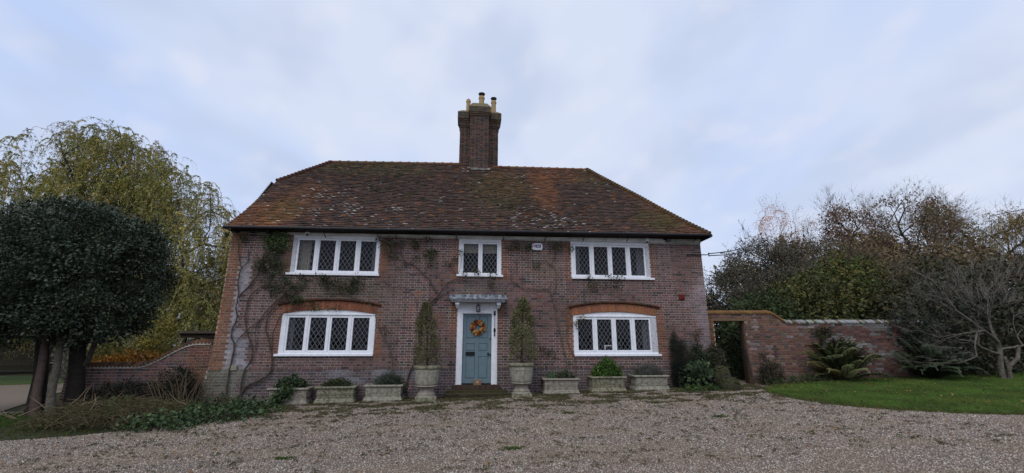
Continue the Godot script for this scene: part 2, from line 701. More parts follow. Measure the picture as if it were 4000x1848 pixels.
func house() -> void:
	var h := thing("brick_house", "two storey red brick house with a mossy clay tiled roof and white leaded windows", "house")
	var btex := grain("brick_grain", 512, 0.09, 0.02, 0.62, 1.12)
	var bm := mat("brickwork", 0.92, btex, 0.9)
	var mm := relief(mat("mortar", 0.95, grain("mortar_grain", 512, 0.12, 0.03, 0.75, 1.1, 3), 0.8), height_tex("rough_height", 256, 0.06, 3, 9), 0.4)
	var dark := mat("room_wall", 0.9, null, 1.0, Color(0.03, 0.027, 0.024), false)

	# front wall
	var mb := MB.new()
	var spans := front_spans
	lay_mortar(mb, Transform3D(), -0.3, 4.37, 0.0695, spans, front_mortar)
	var wall := part(h, "wall", mb, mm)
	var bricks := []
	lay_bricks(Transform3D(Basis(), Vector3(0, 0, 0)), 0.7415, 4.37, 0.0695, spans, front_brick, bricks)
	lay_bricks(Transform3D(Basis(), Vector3(0, 0, 0.032)), -0.3, 0.7414, 0.0695, spans, front_brick, bricks)
	# the sloping top of the plinth
	mb = MB.new()
	for s in front_spans(0.7):
		mb.col = L(92, 84, 82)
		mb.quad(Vector3(s[0], 0.7335, 0.041), Vector3(s[1], 0.7335, 0.041), Vector3(s[1], 0.7405, 0.008), Vector3(s[0], 0.7405, 0.008))
	lay_mortar(mb, Transform3D(Basis(), Vector3(0, 0, 0.031)), -0.3, 0.735, 0.0695, spans, func(x, y): return front_mortar(x, y).lightened(0.12))
	part(wall, "plinth", mb, mm)
	place_bricks(wall, "brick", "brickwork", bricks, 300, bm, btex)

	# end walls and back wall, with their bricks
	for e in 2:
		var bl := []
		var t := Transform3D(Basis(Vector3.UP, -PI / 2), Vector3(LEFT, 0, -6)) if e == 0 else Transform3D(Basis(Vector3.UP, PI / 2), Vector3(RIGHT, 0, 0))
		var gable := func(y: float) -> Array:
			if y < 4.5 or e == 1:
				return [[0.0, 6.0]]
			var k := 3.0 * (y - 4.5) / 3.4
			return [[k, 6.0 - k]]
		var top := 6.6 if e == 0 else 4.5
		mb = MB.new()
		lay_mortar(mb, t, -0.3, top, 0.0695, gable, func(_u, _v): return MORTAR.darkened(0.3))
		var w2 := part(h, "wall", mb, mm)
		lay_bricks(t, -0.3, top, 0.0695, gable, func(_u, _v, hd): return vary(DARK if rng.randf() < (0.4 if hd else 0.15) else PURPLE.lerp(RED, rng.randf()), 0.2), bl)
		place_bricks(w2, "brick", "brickwork", bl, 0, bm, btex)
	mb = MB.new()
	mb.box(Vector3(LEFT, -0.3, -6.0), Vector3(RIGHT, 4.5, -5.75))
	part(h, "wall", mb, mat("back_wall", 0.95, btex, 0.9, PURPLE, false))
	# rooms behind the windows: inner faces, floors, cross walls
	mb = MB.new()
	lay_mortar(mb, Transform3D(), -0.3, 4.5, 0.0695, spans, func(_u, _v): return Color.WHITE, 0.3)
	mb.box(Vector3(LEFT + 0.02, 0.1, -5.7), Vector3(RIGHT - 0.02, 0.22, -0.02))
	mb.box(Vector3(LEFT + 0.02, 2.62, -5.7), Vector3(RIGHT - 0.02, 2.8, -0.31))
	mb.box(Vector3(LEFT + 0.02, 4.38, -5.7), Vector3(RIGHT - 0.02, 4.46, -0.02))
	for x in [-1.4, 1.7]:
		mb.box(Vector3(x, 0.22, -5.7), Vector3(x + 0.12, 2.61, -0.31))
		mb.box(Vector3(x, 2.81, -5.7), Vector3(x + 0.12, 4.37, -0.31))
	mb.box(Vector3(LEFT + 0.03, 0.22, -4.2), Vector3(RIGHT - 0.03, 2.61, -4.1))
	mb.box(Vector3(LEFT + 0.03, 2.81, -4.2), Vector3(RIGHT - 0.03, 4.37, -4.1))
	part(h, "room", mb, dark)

	arch(h, -3.685, 1.225, L(150, 96, 74))
	arch(h, 4.265, 1.235, L(168, 114, 84))
	var p4 := [0.0, 0.56, 1.115, 1.68]
	window(h, -4.70, p4, 3.365, 4.225, [-4.86, -2.49, 4.375], [-4.94, -2.45, 3.228], false, 0)
	window(h, 3.17, p4, 3.368, 4.222, [3.03, 5.44, 4.385], [3.03, 5.52, 3.236], false, 2)
	window(h, -0.125, [0.0, 0.545], 3.372, 4.225, [-0.265, 0.965, 4.38], [-0.31, 1.015, 3.255], false, 1)
	window(h, -4.73, p4, 1.222, 2.08, [-4.905, -2.465, 2.175], [-4.98, -2.46, 1.075], true, 0)
	window(h, 3.17, p4, 1.222, 2.08, [3.035, 5.495, 2.175], [3.03, 5.555, 1.06], true, 2)
	front_door(h)
	roof(h)
	eaves(h)
	chimney(h)
	# terracotta vent high on the right, small pale plate low on the left
	mb = MB.new()
	mb.cbox(Vector3(6.24, 2.66, 0.0), Vector3(6.42, 2.82, 0.035), 0.01)
	for k in 4:
		mb.box(Vector3(6.26, 2.68 + k * 0.034, 0.0351), Vector3(6.4, 2.695 + k * 0.034, 0.042))
	part(h, "air_brick", mb, mat("terracotta", 0.85, btex, 0.5, L(122, 50, 44), false))
	mb = MB.new()
	mb.cbox(Vector3(-6.0, 0.72, 0.03), Vector3(-5.84, 0.86, 0.07), 0.01)
	part(h, "vent_plate", mb, mat("pale_plate", 0.8, btex, 0.5, L(160, 156, 132), false))


func arch(h: Node3D, xc: float, half: float, tone: Color) -> void:
	var btex: Texture2D = texs["brick_grain"]
	var rise := 0.12
	var radius := (half * half + rise * rise) / (2.0 * rise)
	var cy := 2.295 - radius
	var mb := MB.new()
	mb.col = L(176, 132, 100)
	var n := 32
	var a1 := asin(half / radius)
	for k in n:
		var p := []
		for a in [lerpf(-a1, a1, float(k) / n), lerpf(-a1, a1, float(k + 1) / n)]:
			p.append(Vector3(xc + sin(a) * radius, cy + cos(a) * radius, 0.002))
			p.append(Vector3(xc + sin(a) * (radius + 0.235), cy + cos(a) * (radius + 0.235), 0.002))
		mb.quad(p[0], p[2], p[3], p[1])
		mb.quad(p[0] - Vector3(0, 0, 0.12), p[2] - Vector3(0, 0, 0.12), p[2], p[0])
	var ring := part(h, "window_arch", mb, mats["mortar"])
	var brick := MB.new()
	brick.cbox(Vector3(-0.034, 0, -0.03), Vector3(0.034, 0.228, 0), 0.004)
	var bmesh := brick.mesh()
	for k in n:
		var a := lerpf(-a1, a1, (k + 0.5) / n)
		var c := vary(tone.lerp(L(152, 98, 76), rng.randf() * 0.6), 0.15)
		var o := part(ring, "arch_brick", bmesh, palette_mat(c, 0.92, btex, "brick"))
		o.transform = Transform3D(Basis(Vector3.BACK, -a), Vector3(xc + sin(a) * (radius + 0.003), cy + cos(a) * (radius + 0.003), 0.013 + rr(-0.002, 0.002)))
	# the rounded drip course above, in lengths
	var m := 14
	for k in m:
		var pts := []
		for q in 3:
			var a := lerpf(-a1 * 1.06, a1 * 1.06, (k + q * 0.5 * 0.96) / m)
			pts.append(Vector3(xc + sin(a) * (radius + 0.27), cy + cos(a) * (radius + 0.27), 0.04))
		var tb := MB.new()
		tb.tube(pts, [0.034, 0.035, 0.034], 8)
		part(ring, "drip_brick", tb, palette_mat(vary(L(104, 68, 50).lerp(L(64, 52, 44), rng.randf() * 0.7), 0.1), 0.9, btex, "brick"))


func clip_seg(x: float, y: float, dx: float, dy: float, w: float, hh: float) -> Array:
	# the stretch of a line inside the rectangle 0..w, 0..hh
	var t0 := -99.0
	var t1 := 99.0
	for q in [[x, dx, w], [y, dy, hh]]:
		var a: float = (0.0 - q[0]) / q[1]
		var b: float = (q[2] - q[0]) / q[1]
		t0 = maxf(t0, minf(a, b))
		t1 = minf(t1, maxf(a, b))
	return [t0, t1]


func window(h: Node3D, px: float, cols: Array, y0: float, y1: float, frame: Array, sill: Array, arched: bool, side: int) -> void:
	var white := mat("white_paint", 0.55, grain("paint_grain", 256, 0.05, 0.015, 0.92, 1.04, 21), 0.7, L(238, 239, 243), false)
	var flaky := mat("flaking_paint", 0.7, blotched("flakes", 512, 0.035, Color(0.91, 0.91, 0.93), Color(0.36, 0.33, 0.3), 0.72, 0.03, 31), 0.8, Color.WHITE, false)
	var lead := mat("lead_came", 0.6, null, 1.0, L(104, 106, 110), false)
	var pw := 0.425
	var st := 0.046
	var fb := -0.13
	var ff := -0.012
	var wall_top: float = frame[2]
	var head := y1 + st + 0.008
	var mb := MB.new()
	var left_m := px - st
	var right_m: float = px + cols[-1] + pw + st
	# head and foot rails of the fixed frame
	mb.box(Vector3(frame[0], head, fb), Vector3(frame[1], wall_top, ff))
	mb.box(Vector3(frame[0], head + 0.018, ff + 0.0005), Vector3(frame[1], head + 0.045, ff + 0.016))
	mb.box(Vector3(frame[0], sill[2] + 0.055, fb), Vector3(frame[1], y0 - st - 0.004, ff))
	var win := part(h, "window", mb, white)
	# jambs; those that face the weather have lost some paint
	var jl := MB.new()
	jl.box(Vector3(frame[0], y0 - st - 0.003, fb), Vector3(left_m - 0.003, head - 0.001, ff + 0.004))
	part(win, "jamb", jl, flaky if side == 0 and not arched else white)
	var jr := MB.new()
	jr.box(Vector3(right_m + 0.003, y0 - st - 0.003, fb), Vector3(frame[1], head - 0.001, ff + 0.004))
	part(win, "jamb", jr, flaky if side == 2 else white)
	for k in cols.size() - 1:
		var ml := MB.new()
		ml.box(Vector3(px + cols[k] + pw + st + 0.003, y0 - st - 0.003, fb), Vector3(px + cols[k + 1] - st - 0.003, head - 0.001, ff + 0.002))
		part(win, "mullion", ml, white)
	var sl := MB.new()
	sl.box(Vector3(sill[0], sill[2], -0.12), Vector3(sill[1], sill[2] + 0.056, 0.065))
	part(win, "sill", sl, white)
	if arched:
		var ty := MB.new()
		var xc: float = (frame[0] + frame[1]) / 2.0
		var half: float = (frame[1] - frame[0]) / 2.0
		for k in 16:
			var a := lerpf(frame[0], frame[1], k / 16.0)
			var b := lerpf(frame[0], frame[1], (k + 1) / 16.0)
			ty.quad(Vector3(a, wall_top, -0.03), Vector3(b, wall_top, -0.03), Vector3(b, 2.31 - 0.125 * pow((b - xc) / half, 2), -0.03), Vector3(a, 2.31 - 0.125 * pow((a - xc) / half, 2), -0.03))
		part(win, "arch_board", ty, white)
	var glass := mat("window_glass", 0.02, null, 1.0, Color(1, 1, 1), false)
	glass.transparency = BaseMaterial3D.TRANSPARENCY_ALPHA
	glass.albedo_color = Color(0.9, 0.95, 0.95, 0.0)
	glass.metallic_specular = 0.3
	glass.uv1_triplanar = false
	var loose := MB.new()
	for k in cols.size():
		var x0: float = px + cols[k]
		var cs := MB.new()
		cs.box(Vector3(x0 - st, y0 - st, -0.075), Vector3(x0, y1 + st, -0.022))
		cs.box(Vector3(x0 + pw, y0 - st, -0.075), Vector3(x0 + pw + st, y1 + st, -0.022))
		cs.box(Vector3(x0, y1, -0.075), Vector3(x0 + pw, y1 + st, -0.0225))
		cs.box(Vector3(x0, y0 - st, -0.075), Vector3(x0 + pw, y0, -0.0225))
		part(win, "casement", cs, white)
		# diamond lattice of lead
		var dx := 0.1215
		var dy := 0.182
		var hh := y1 - y0
		var ox := rr(-0.03, 0.03)
		var lt := MB.new()
		for sgn in [1.0, -1.0]:
			for q in range(-6, 14):
				var sx: float = (q + 0.5) * dx + ox
				var seg := clip_seg(sx, 0.0, dx * sgn, dy, pw, hh)
				if seg[1] - seg[0] < 0.05:
					continue
				var a := Vector3(sx + seg[0] * dx * sgn, seg[0] * dy, 0)
				var b := Vector3(sx + seg[1] * dx * sgn, seg[1] * dy, 0)
				var along := (b - a).normalized()
				var t := Transform3D(Basis(along, Vector3(-along.y, along.x, 0), Vector3.BACK), Vector3(x0, y0, -0.047) + a)
				lt.box(Vector3(0, -0.0058, 0), Vector3((b - a).length(), 0.0058, 0.005 if sgn > 0 else 0.0055), t)
		part(win, "lead_lattice", lt, lead)
		var rect := PackedVector2Array([Vector2(0, 0), Vector2(pw, 0), Vector2(pw, hh), Vector2(0, hh)])
		for q in range(-2, 14):
			for r in range(-2, 16):
				var c := Vector2(ox + q * dx + (dx / 2.0 if r % 2 else 0.0), r * dy / 2.0)
				var dia := PackedVector2Array([c + Vector2(dx / 2, 0), c + Vector2(0, dy / 2), c - Vector2(dx / 2, 0), c - Vector2(0, dy / 2)])
				for poly in Geometry2D.intersect_polygons(dia, rect):
					var tilt := Vector2(rr(-0.022, 0.022), rr(-0.022, 0.022))
					var area := 0.0
					for e in poly.size():
						area += poly[e].cross(poly[(e + 1) % poly.size()]) * 0.5
					var whole: bool = arched and absf(area) > 0.6 * dx * dy * 0.5
					var one := MB.new() if whole else loose
					var ps := []
					for p in poly:
						ps.append(Vector3(x0 + p.x, y0 + p.y, -0.0485 + (p - c).dot(tilt)))
					if Geometry2D.is_polygon_clockwise(poly):
						ps.reverse()
					for m in range(1, ps.size() - 1):
						one.tri(ps[0], ps[m], ps[m + 1])
					if whole:
						part(win, "pane", one, glass)
	part(win, "leaded_panes", loose, glass, true)
	# what hangs behind the glass
	var cloth := mat("curtain_cloth", 0.95, grain("cloth_grain", 256, 0.08, 0.02, 0.7, 1.05, 41), 0.4, L(176, 168, 152), false)
	var lining := mat("grey_lining", 0.95, texs["cloth_grain"], 0.4, L(120, 122, 128), false)
	if side == 0 and not arched:
		curtain(h, -4.72, -4.42, y0 - 0.05, y1 + 0.06, cloth)
		curtain(h, -2.72, -2.58, y0 - 0.05, y1 + 0.06, lining)
	elif side == 0:
		curtain(h, -4.75, -4.64, y0 - 0.05, y1 + 0.06, lining)
	elif side == 1:
		var bl := MB.new()
		bl.box(Vector3(-0.2, 3.98, -0.2), Vector3(0.9, 4.3, -0.19))
		part(h, "roller_blind", bl, cloth)
	elif arched:
		curtain(h, 5.12, 5.34, y0 - 0.05, y1 + 0.06, lining)
		var fr := MB.new()
		fr.box(Vector3(3.98, 1.19, -0.24), Vector3(4.01, 1.36, -0.22))
		fr.box(Vector3(3.98, 1.33, -0.2399), Vector3(4.2, 1.362, -0.2199))
		part(h, "picture_frame", fr, white)
	else:
		curtain(h, 3.14, 3.34, y0 - 0.05, y1 + 0.06, lining)
		curtain(h, 5.1, 5.34, y0 - 0.05, y1 + 0.06, lining)


func curtain(h: Node3D, x0: float, x1: float, y0: float, y1: float, m: Material) -> void:
	var mb := MB.new()
	var n := maxi(4, int((x1 - x0) / 0.012))
	for k in n:
		var a := lerpf(x0, x1, float(k) / n)
		var b := lerpf(x0, x1, float(k + 1) / n)
		var za := -0.2 + 0.018 * sin(a * 90.0)
		var zb := -0.2 + 0.018 * sin(b * 90.0)
		mb.quad(Vector3(a, y0, za), Vector3(b, y0, zb), Vector3(b, y1, zb), Vector3(a, y1, za))
		mb.quad(Vector3(b, y0, zb - 0.008), Vector3(a, y0, za - 0.008), Vector3(a, y1, za - 0.008), Vector3(b, y1, zb - 0.008))
	part(h, "curtain", mb, m)


func front_door(h: Node3D) -> void:
	var white: Material = mats["white_paint"]
	var blue := mat("blue_grey_paint", 0.5, grain("paint_grain", 256, 0.05, 0.015, 0.86, 1.04, 21), 0.7, L(106, 126, 134), false)
	var black := mat("black_iron", 0.45, null, 1.0, L(26, 26, 28), false)
	var stone := mat("threshold_stone", 0.95, texs["brick_grain"], 0.9, L(92, 78, 70), false)
	var mb := MB.new()
	# frame: posts, head, and the tall white board up to the canopy
	mb.box(Vector3(-0.248, 0.325, -0.14), Vector3(-0.092, 2.56, 0.02))
	mb.box(Vector3(0.708, 0.325, -0.14), Vector3(0.862, 2.56, 0.02))
	mb.box(Vector3(-0.0915, 2.205, -0.14), Vector3(0.7075, 2.56, 0.0))
	mb.box(Vector3(-0.215, 0.33, 0.0201), Vector3(-0.13, 2.3, 0.034))
	mb.box(Vector3(0.745, 0.33, 0.0201), Vector3(0.83, 2.3, 0.034))
	mb.box(Vector3(-0.13, 2.225, 0.0005), Vector3(0.745, 2.3, 0.033))
	part(h, "door_frame", mb, white)
	mb = MB.new()
	mb.box(Vector3(-0.087, 0.36, -0.12), Vector3(0.703, 2.2, -0.075))
	# stiles and rails
	for b in [[-0.087, 0.36, 0.005, 2.2], [0.265, 0.36, 0.352, 2.2], [0.61, 0.36, 0.703, 2.2]]:
		mb.box(Vector3(b[0], b[1], -0.0749), Vector3(b[2], b[3], -0.058))
	for y in [[0.36, 0.475], [1.055, 1.2], [1.405, 1.535], [2.14, 2.2]]:
		for x in [[0.005, 0.265], [0.352, 0.61]]:
			mb.box(Vector3(x[0], y[0], -0.0749), Vector3(x[1], y[1], -0.0581))
	var door := part(h, "door", mb, blue)
	for x in [[0.005, 0.265], [0.352, 0.61]]:
		for y in [[0.475, 1.055], [1.2, 1.405], [1.535, 2.14]]:
			var pn := MB.new()
			pn.cbox(Vector3(x[0] + 0.012, y[0] + 0.012, -0.0748), Vector3(x[1] - 0.012, y[1] - 0.012, -0.06), 0.0145)
			part(door, "door_panel", pn, blue)
	mb = MB.new()
	mb.cbox(Vector3(0.0, 1.075, -0.058), Vector3(0.255, 1.18, -0.046), 0.004)
	mb.box(Vector3(0.03, 1.095, -0.0459), Vector3(0.225, 1.15, -0.041))
	part(door, "letter_plate", mb, black)
	mb = MB.new()
	mb.cbox(Vector3(0.6, 1.085, -0.058), Vector3(0.645, 1.155, -0.05), 0.003)
	mb.lathe([Vector2(0.0, 0.0), Vector2(0.018, 0.002), Vector2(0.012, 0.02), Vector2(0.026, 0.035), Vector2(0.026, 0.055), Vector2(0.0, 0.065)], 10, Transform3D(Basis(Vector3.RIGHT, PI / 2), Vector3(0.622, 1.12, -0.05)))
	part(door, "door_knob", mb, black)
	mb = MB.new()
	mb.cbox(Vector3(0.672, 1.07, -0.058), Vector3(0.7, 1.125, -0.035), 0.003)
	part(door, "lock", mb, black)
	mb = MB.new()
	mb.lathe([Vector2(0.024, 0.0), Vector2(0.022, 0.008), Vector2(0.0, 0.01)], 10, Transform3D(Basis(Vector3.RIGHT, PI / 2), Vector3(0.675, 1.53, -0.058)))
	part(door, "keyhole_cover", mb, mat("dull_brass", 0.5, null, 1.0, L(70, 66, 58), false))
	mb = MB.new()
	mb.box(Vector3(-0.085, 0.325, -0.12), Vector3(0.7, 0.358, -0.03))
	part(h, "door_sill", mb, mat("dark_slate", 0.8, null, 1.0, L(52, 50, 50), false))  # sill in one even dark slate colour
	# brick on edge threshold and the mossy step before it
	mb = MB.new()
	mb.col = L(88, 78, 72)
	mb.box(Vector3(-0.34, 0.0, 0.0), Vector3(0.95, 0.316, 0.13))
	var th := part(h, "threshold", mb, mats["mortar"])
	var one := MB.new()
	one.cbox(Vector3(-0.03, 0.0, -0.1), Vector3(0.03, 0.115, 0.0), 0.005)
	var om := one.mesh()
	for k in 18:
		var o := part(th, "threshold_brick", om, palette_mat(vary(L(88, 68, 60), 0.2), 0.95, texs["brick_grain"], "brick"))
		o.transform = Transform3D(turned(0, 0, rr(-0.02, 0.02)), Vector3(-0.305 + k * 0.0715, 0.206, 0.141 + rr(-0.003, 0.003)))
	mb = MB.new()
	mb.cbox(Vector3(-0.48, 0.06, 0.13), Vector3(1.12, 0.204, 0.3), 0.01)
	mb.cbox(Vector3(-0.5, -0.2, 0.14), Vector3(1.13, 0.145, 0.52), 0.012)
	var step := part(h, "doorstep", mb, mat("mossy_step", 0.97, blotched("moss_step", 512, 0.02, L(88, 74, 60).linear_to_srgb(), L(66, 68, 34).linear_to_srgb(), 0.5, 0.25, 51), 0.8, Color.WHITE, false))
	var sb := MB.new()
	sb.cbox(Vector3(-0.05, 0, -0.03), Vector3(0.05, 0.062, 0), 0.005)
	var sbm := sb.mesh()
	for k in 14:
		var o := part(step, "step_brick", sbm, palette_mat(vary(L(60, 58, 42), 0.25), 0.95, texs["brick_grain"], "brick"))
		o.position = Vector3(-0.43 + k * 0.114, 0.068, 0.528)

	# lead covered canopy on two brackets
	var leadm := mat("weathered_lead", 0.6, blotched("lead_tone", 512, 0.012, Color(0.42, 0.45, 0.48), Color(0.68, 0.7, 0.72), 0.52, 0.25, 61), 0.9, Color.WHITE, false)
	mb = MB.new()
	var n := 20
	for k in n:
		var a := lerpf(-0.48, 1.11, float(k) / n)
		var b := lerpf(-0.48, 1.11, float(k + 1) / n)
		var pa := [Vector3(a, 2.745, 0.014), Vector3(a, 2.665 + 0.005 * sin(a * 9.0), 0.03), Vector3(a, 2.625, 0.39), Vector3(a, 2.585 + 0.006 * sin(a * 23.0), 0.412), Vector3(a, 2.572, 0.40)]
		var pb := [Vector3(b, 2.745, 0.014), Vector3(b, 2.665 + 0.005 * sin(b * 9.0), 0.03), Vector3(b, 2.625, 0.39), Vector3(b, 2.585 + 0.006 * sin(b * 23.0), 0.412), Vector3(b, 2.572, 0.40)]
		for q in 4:
			mb.quad(pa[q + 1], pb[q + 1], pb[q], pa[q])
	var can := part(h, "canopy", mb, leadm)
	mb = MB.new()
	mb.box(Vector3(-0.46, 2.5605, 0.021), Vector3(1.09, 2.6, 0.395))
	mb.box(Vector3(-0.44, 2.535, 0.0211), Vector3(1.07, 2.56, 0.375))
	mb.box(Vector3(-0.42, 2.505, 0.0212), Vector3(1.05, 2.5345, 0.35))
	part(can, "canopy_board", mb, mat("grey_white_paint", 0.7, texs["flakes"], 0.9, L(205, 208, 206), false))
	for k in 5:
		mb = MB.new()
		mb.lump(Vector3(-0.39 + k * 0.35, 2.722, 0.024), Vector3(0.017, 0.017, 0.014), k, 7, 4, 0.1)
		part(can, "lead_clip", mb, black)
	for x in [-0.31, 0.83]:
		mb = MB.new()
		mb.box(Vector3(x, 2.44, 0.0345), Vector3(x + 0.11, 2.504, 0.3))
		mb.box(Vector3(x + 0.01, 2.4, 0.0345), Vector3(x + 0.1, 2.4395, 0.22))
		mb.box(Vector3(x + 0.015, 2.36, 0.0345), Vector3(x + 0.095, 2.3995, 0.14))
		part(can, "bracket", mb, white)


func roof(h: Node3D) -> void:
	var ttex := grain("tile_grain", 512, 0.08, 0.02, 0.6, 1.15, 71)
	var tm := mat("roof_tiles", 0.93, ttex, 0.7)
	var deck := MB.new()
	deck.col = L(40, 32, 28)
	# deck just under the tiles: front, back, right hip, left half hip, soffits
	var ns := 16
	var nx := 24
	for face in 2:
		for a in ns:
			for b in nx:
				var q := []
				for c in [[a, b], [a, b + 1], [a + 1, b + 1], [a + 1, b]]:
					var s: float = float(c[0]) / ns
					var x := lerpf(roof_left(s) + 0.03, roof_right(s) - 0.03, float(c[1]) / nx)
					q.append(roof_at(x, s, face) - Vector3(0, 0.035, 0))
				if face == 0:
					deck.quad(q[0], q[1], q[2], q[3])
				else:
					deck.quad(q[1], q[0], q[3], q[2])
	for a in ns:
		for b in 8:
			var q := []
			for c in [[a, b], [a, b + 1], [a + 1, b + 1], [a + 1, b]]:
				var s: float = float(c[0]) / ns
				var f0 := roof_at(roof_right(s) - 0.03, s, 0)
				var f1 := roof_at(roof_right(s) - 0.03, s, 1)
				q.append(f0.lerp(f1, float(c[1]) / 8.0) - Vector3(0, 0.035, 0))
			deck.quad(q[0], q[1], q[2], q[3])
	var g0 := roof_at(-6.34, 0.65, 0) - Vector3(0, 0.035, 0)
	var g1 := roof_at(-6.34, 0.65, 1) - Vector3(0, 0.035, 0)
	var pk := roof_at(-5.0, 1.0, 0) - Vector3(0, 0.035, 0)
	deck.tri(g1, g0, pk)
	deck.quad(Vector3(-6.52, 4.4, -6.33), Vector3(7.2, 4.5, -6.33), Vector3(7.2, 4.5, 0.3), Vector3(-6.52, 4.4, 0.3))
	var rf := part(h, "roof", deck, mat("roof_deck", 0.95))

	# plain clay tiles
	var rows := 46
	var list := []
	for face in 3:
		for r in rows:
			var s0 := float(r) / rows - 0.004
			var s1 := s0 + 1.45 / rows
			var sm := s0 + 0.5 / rows
			var off := 0.0825 if r % 2 else 0.0
			var u0: float = roof_left(sm) if face < 2 else -6.0 - lerpf(0.33, -3.0, sm)
			var u1: float = roof_right(sm) if face < 2 else lerpf(0.33, -3.0, sm)
			var k := floori(u0 / 0.165) - 1
			while true:
				var a := k * 0.165 + off
				var b := a + 0.162
				k += 1
				if a > u1:
					break
				a = maxf(a, u0)
				b = minf(b, u1)
				if b - a < 0.04:
					continue
				var lift := rr(0.022, 0.042)
				var skew := rr(-0.005, 0.005)
				var q := []
				for c in [[a, s0, lift + skew], [b, s0, lift - skew], [b, s1, -0.002], [a, s1, -0.002]]:
					var s: float = minf(c[1], 1.0)
					var p: Vector3
					var nn: Vector3
					if face < 2:
						p = roof_at(c[0], s, face)
						nn = Vector3(0, 0.7, 0.7 if face == 0 else -0.7)
					else:
						p = roof_at(roof_right(s), s, 0)
						p = Vector3(p.x, p.y, c[0])
						nn = Vector3(0.72, 0.7, 0)
					q.append(p + nn * c[2])
				if face == 1:
					q = [q[1], q[0], q[3], q[2]]
				elif face == 2:
					q = [q[1], q[0], q[3], q[2]]
				var mid: Vector3 = (q[0] + q[1] + q[2] + q[3]) / 4.0
				var c3 := tile_colour(mid.x, sm, mid.y)
				list.append([q, c3, mid.distance_squared_to(EYE) * (1.0 if face == 0 else 9.0) / (b - a), face])
	# left half hip
	for r in range(30, rows):
		var s0 := float(r) / rows
		var s1 := minf(s0 + 1.4 / rows, 1.0)
		var za := lerpf(0.33, -3.0, s0)
		var k := 0
		while za - k * 0.165 > -6.0 - za:
			var z0 := za - k * 0.165
			var z1 := maxf(z0 - 0.162, -6.0 - za)
			var xl := roof_left(s0)
			var q := [Vector3(xl, roof_at(xl, s0).y + 0.015, z1), Vector3(xl, roof_at(xl, s0).y + 0.015, z0), Vector3(roof_left(s1), roof_at(roof_left(s1), s1).y, z0), Vector3(roof_left(s1), roof_at(roof_left(s1), s1).y, z1)]
			list.append([q, tile_colour(xl, s0, 6.0), 9999.0, 3])
			k += 1
	list.sort_custom(func(x, y): return x[2] < y[2])
	var mb := MB.new()
	var box := MB.new()
	box.box(Vector3(-0.5, -0.02, -0.5), Vector3(0.5, 0.0, 0.5))
	var bm := box.mesh()
	for k in list.size():
		var q: Array = list[k][0]
		if k < 300:
			var o := part(rf, "roof_tile", bm, palette_mat(list[k][1], 0.93, ttex, "tile"))
			var ax: Vector3 = q[1] - q[0]
			var az: Vector3 = q[0] - q[3]
			var ay := az.cross(ax).normalized()
			o.transform = Transform3D(Basis(ax, ay, az), (q[0] + q[1] + q[2] + q[3]) / 4.0)
		else:
			mb.col = list[k][1]
			var d: Vector3 = (q[1] - q[0]).cross(q[3] - q[0]).normalized() * -0.02
			mb.quad(q[0], q[1], q[2], q[3])
			mb.quad(q[0] + d, q[1] + d, q[1], q[0])
			mb.quad(q[1] + d, q[2] + d, q[2], q[1])
			mb.quad(q[3] + d, q[0] + d, q[0], q[3])
	part(rf, "tile_courses", mb, tm, true)

	# lichen crusts and moss cushions lying on the tiles
	var li := MB.new()
	for k in list.size():
		if list[k][3] != 0:
			continue
		var q: Array = list[k][0]
		var mid: Vector3 = (q[0] + q[1] + q[2] + q[3]) / 4.0
		if rng.randf() < lichen_at(mid.x, mid.y):
			li.col = vary(L(226, 224, 216).lerp(L(150, 146, 134), pow(rng.randf(), 2.0)), 0.12)
			var nn: Vector3 = (q[1] - q[0]).cross(q[3] - q[0]).normalized()
			var wx: Vector3 = (q[1] - q[0]) * pow(rng.randf(), 1.5) * 1.3
			var c: Vector3 = (q[0] + q[1]) * 0.5 + (q[3] - q[0]) * rr(0.12, 0.3) + nn * 0.004
			var up: Vector3 = (q[3] - q[0]) * rr(0.15, 0.45)
			var st := li.v.size()
			var ring := []
			for e in 7:
				var an := TAU * e / 7.0
				ring.append(c + wx * 0.5 * cos(an) * rr(0.6, 1.0) + up * 0.5 * sin(an) * rr(0.6, 1.0))
			for e in 7:
				li.tri(c + nn * 0.002, ring[e], ring[(e + 1) % 7])
			if rng.randf() < 0.3:
				li.quad(q[0].lerp(q[1], 0.15) - nn * 0.012 + Vector3(0, 0, 0.002), q[0].lerp(q[1], 0.8) - nn * 0.012 + Vector3(0, 0, 0.002), q[0].lerp(q[1], 0.8) + Vector3(0, 0, 0.002), q[0].lerp(q[1], 0.15) + Vector3(0, 0, 0.002))
	part(rf, "lichen", li, mat("lichen", 0.97, ttex, 0.5), true)
	var ms := MB.new()
	for k in 1500:
		var x := rr(-6.3, 7.0)
		var s := rng.randf()
		if x < roof_left(s) + 0.05 or x > roof_right(s) - 0.05:
			continue
		var p := roof_at(x, s)
		var want := 0.06 + 0.8 * bump(x, p.y, 1.35, 5.9, 1.1, 1.2) + 0.4 * bump(x, p.y, -1.8, 6.6, 2.6, 1.0) + 0.5 * bump(x, p.y, 0.6, 7.2, 1.2, 0.6) + 0.5 * bump(x, p.y, 2.6, 5.0, 1.6, 0.5) + 0.5 * bump(x, p.y, -3.5, 7.6, 2.0, 0.4) + 0.3 * bump(x, p.y, 5.8, 5.1, 1.0, 0.6)
		if rng.randf() > want * smoothstep(0.25, 0.6, blot(x, p.y, 2.0, 3.0)) * 1.6:
			continue
		var row_s := (floorf(s * rows) + 0.06) / rows
		p = roof_at(x, row_s) + Vector3(0, 0.016, 0.012)
		ms.col = vary(L(52, 50, 32).lerp(L(86, 84, 36), 0.7 * rng.randf()), 0.2)
		ms.lump(p, Vector3(rr(0.02, 0.065), rr(0.014, 0.028), rr(0.015, 0.03)), k, 6, 3, 0.25)
	part(rf, "moss", ms, mat("moss", 1.0, ttex, 0.3), true)

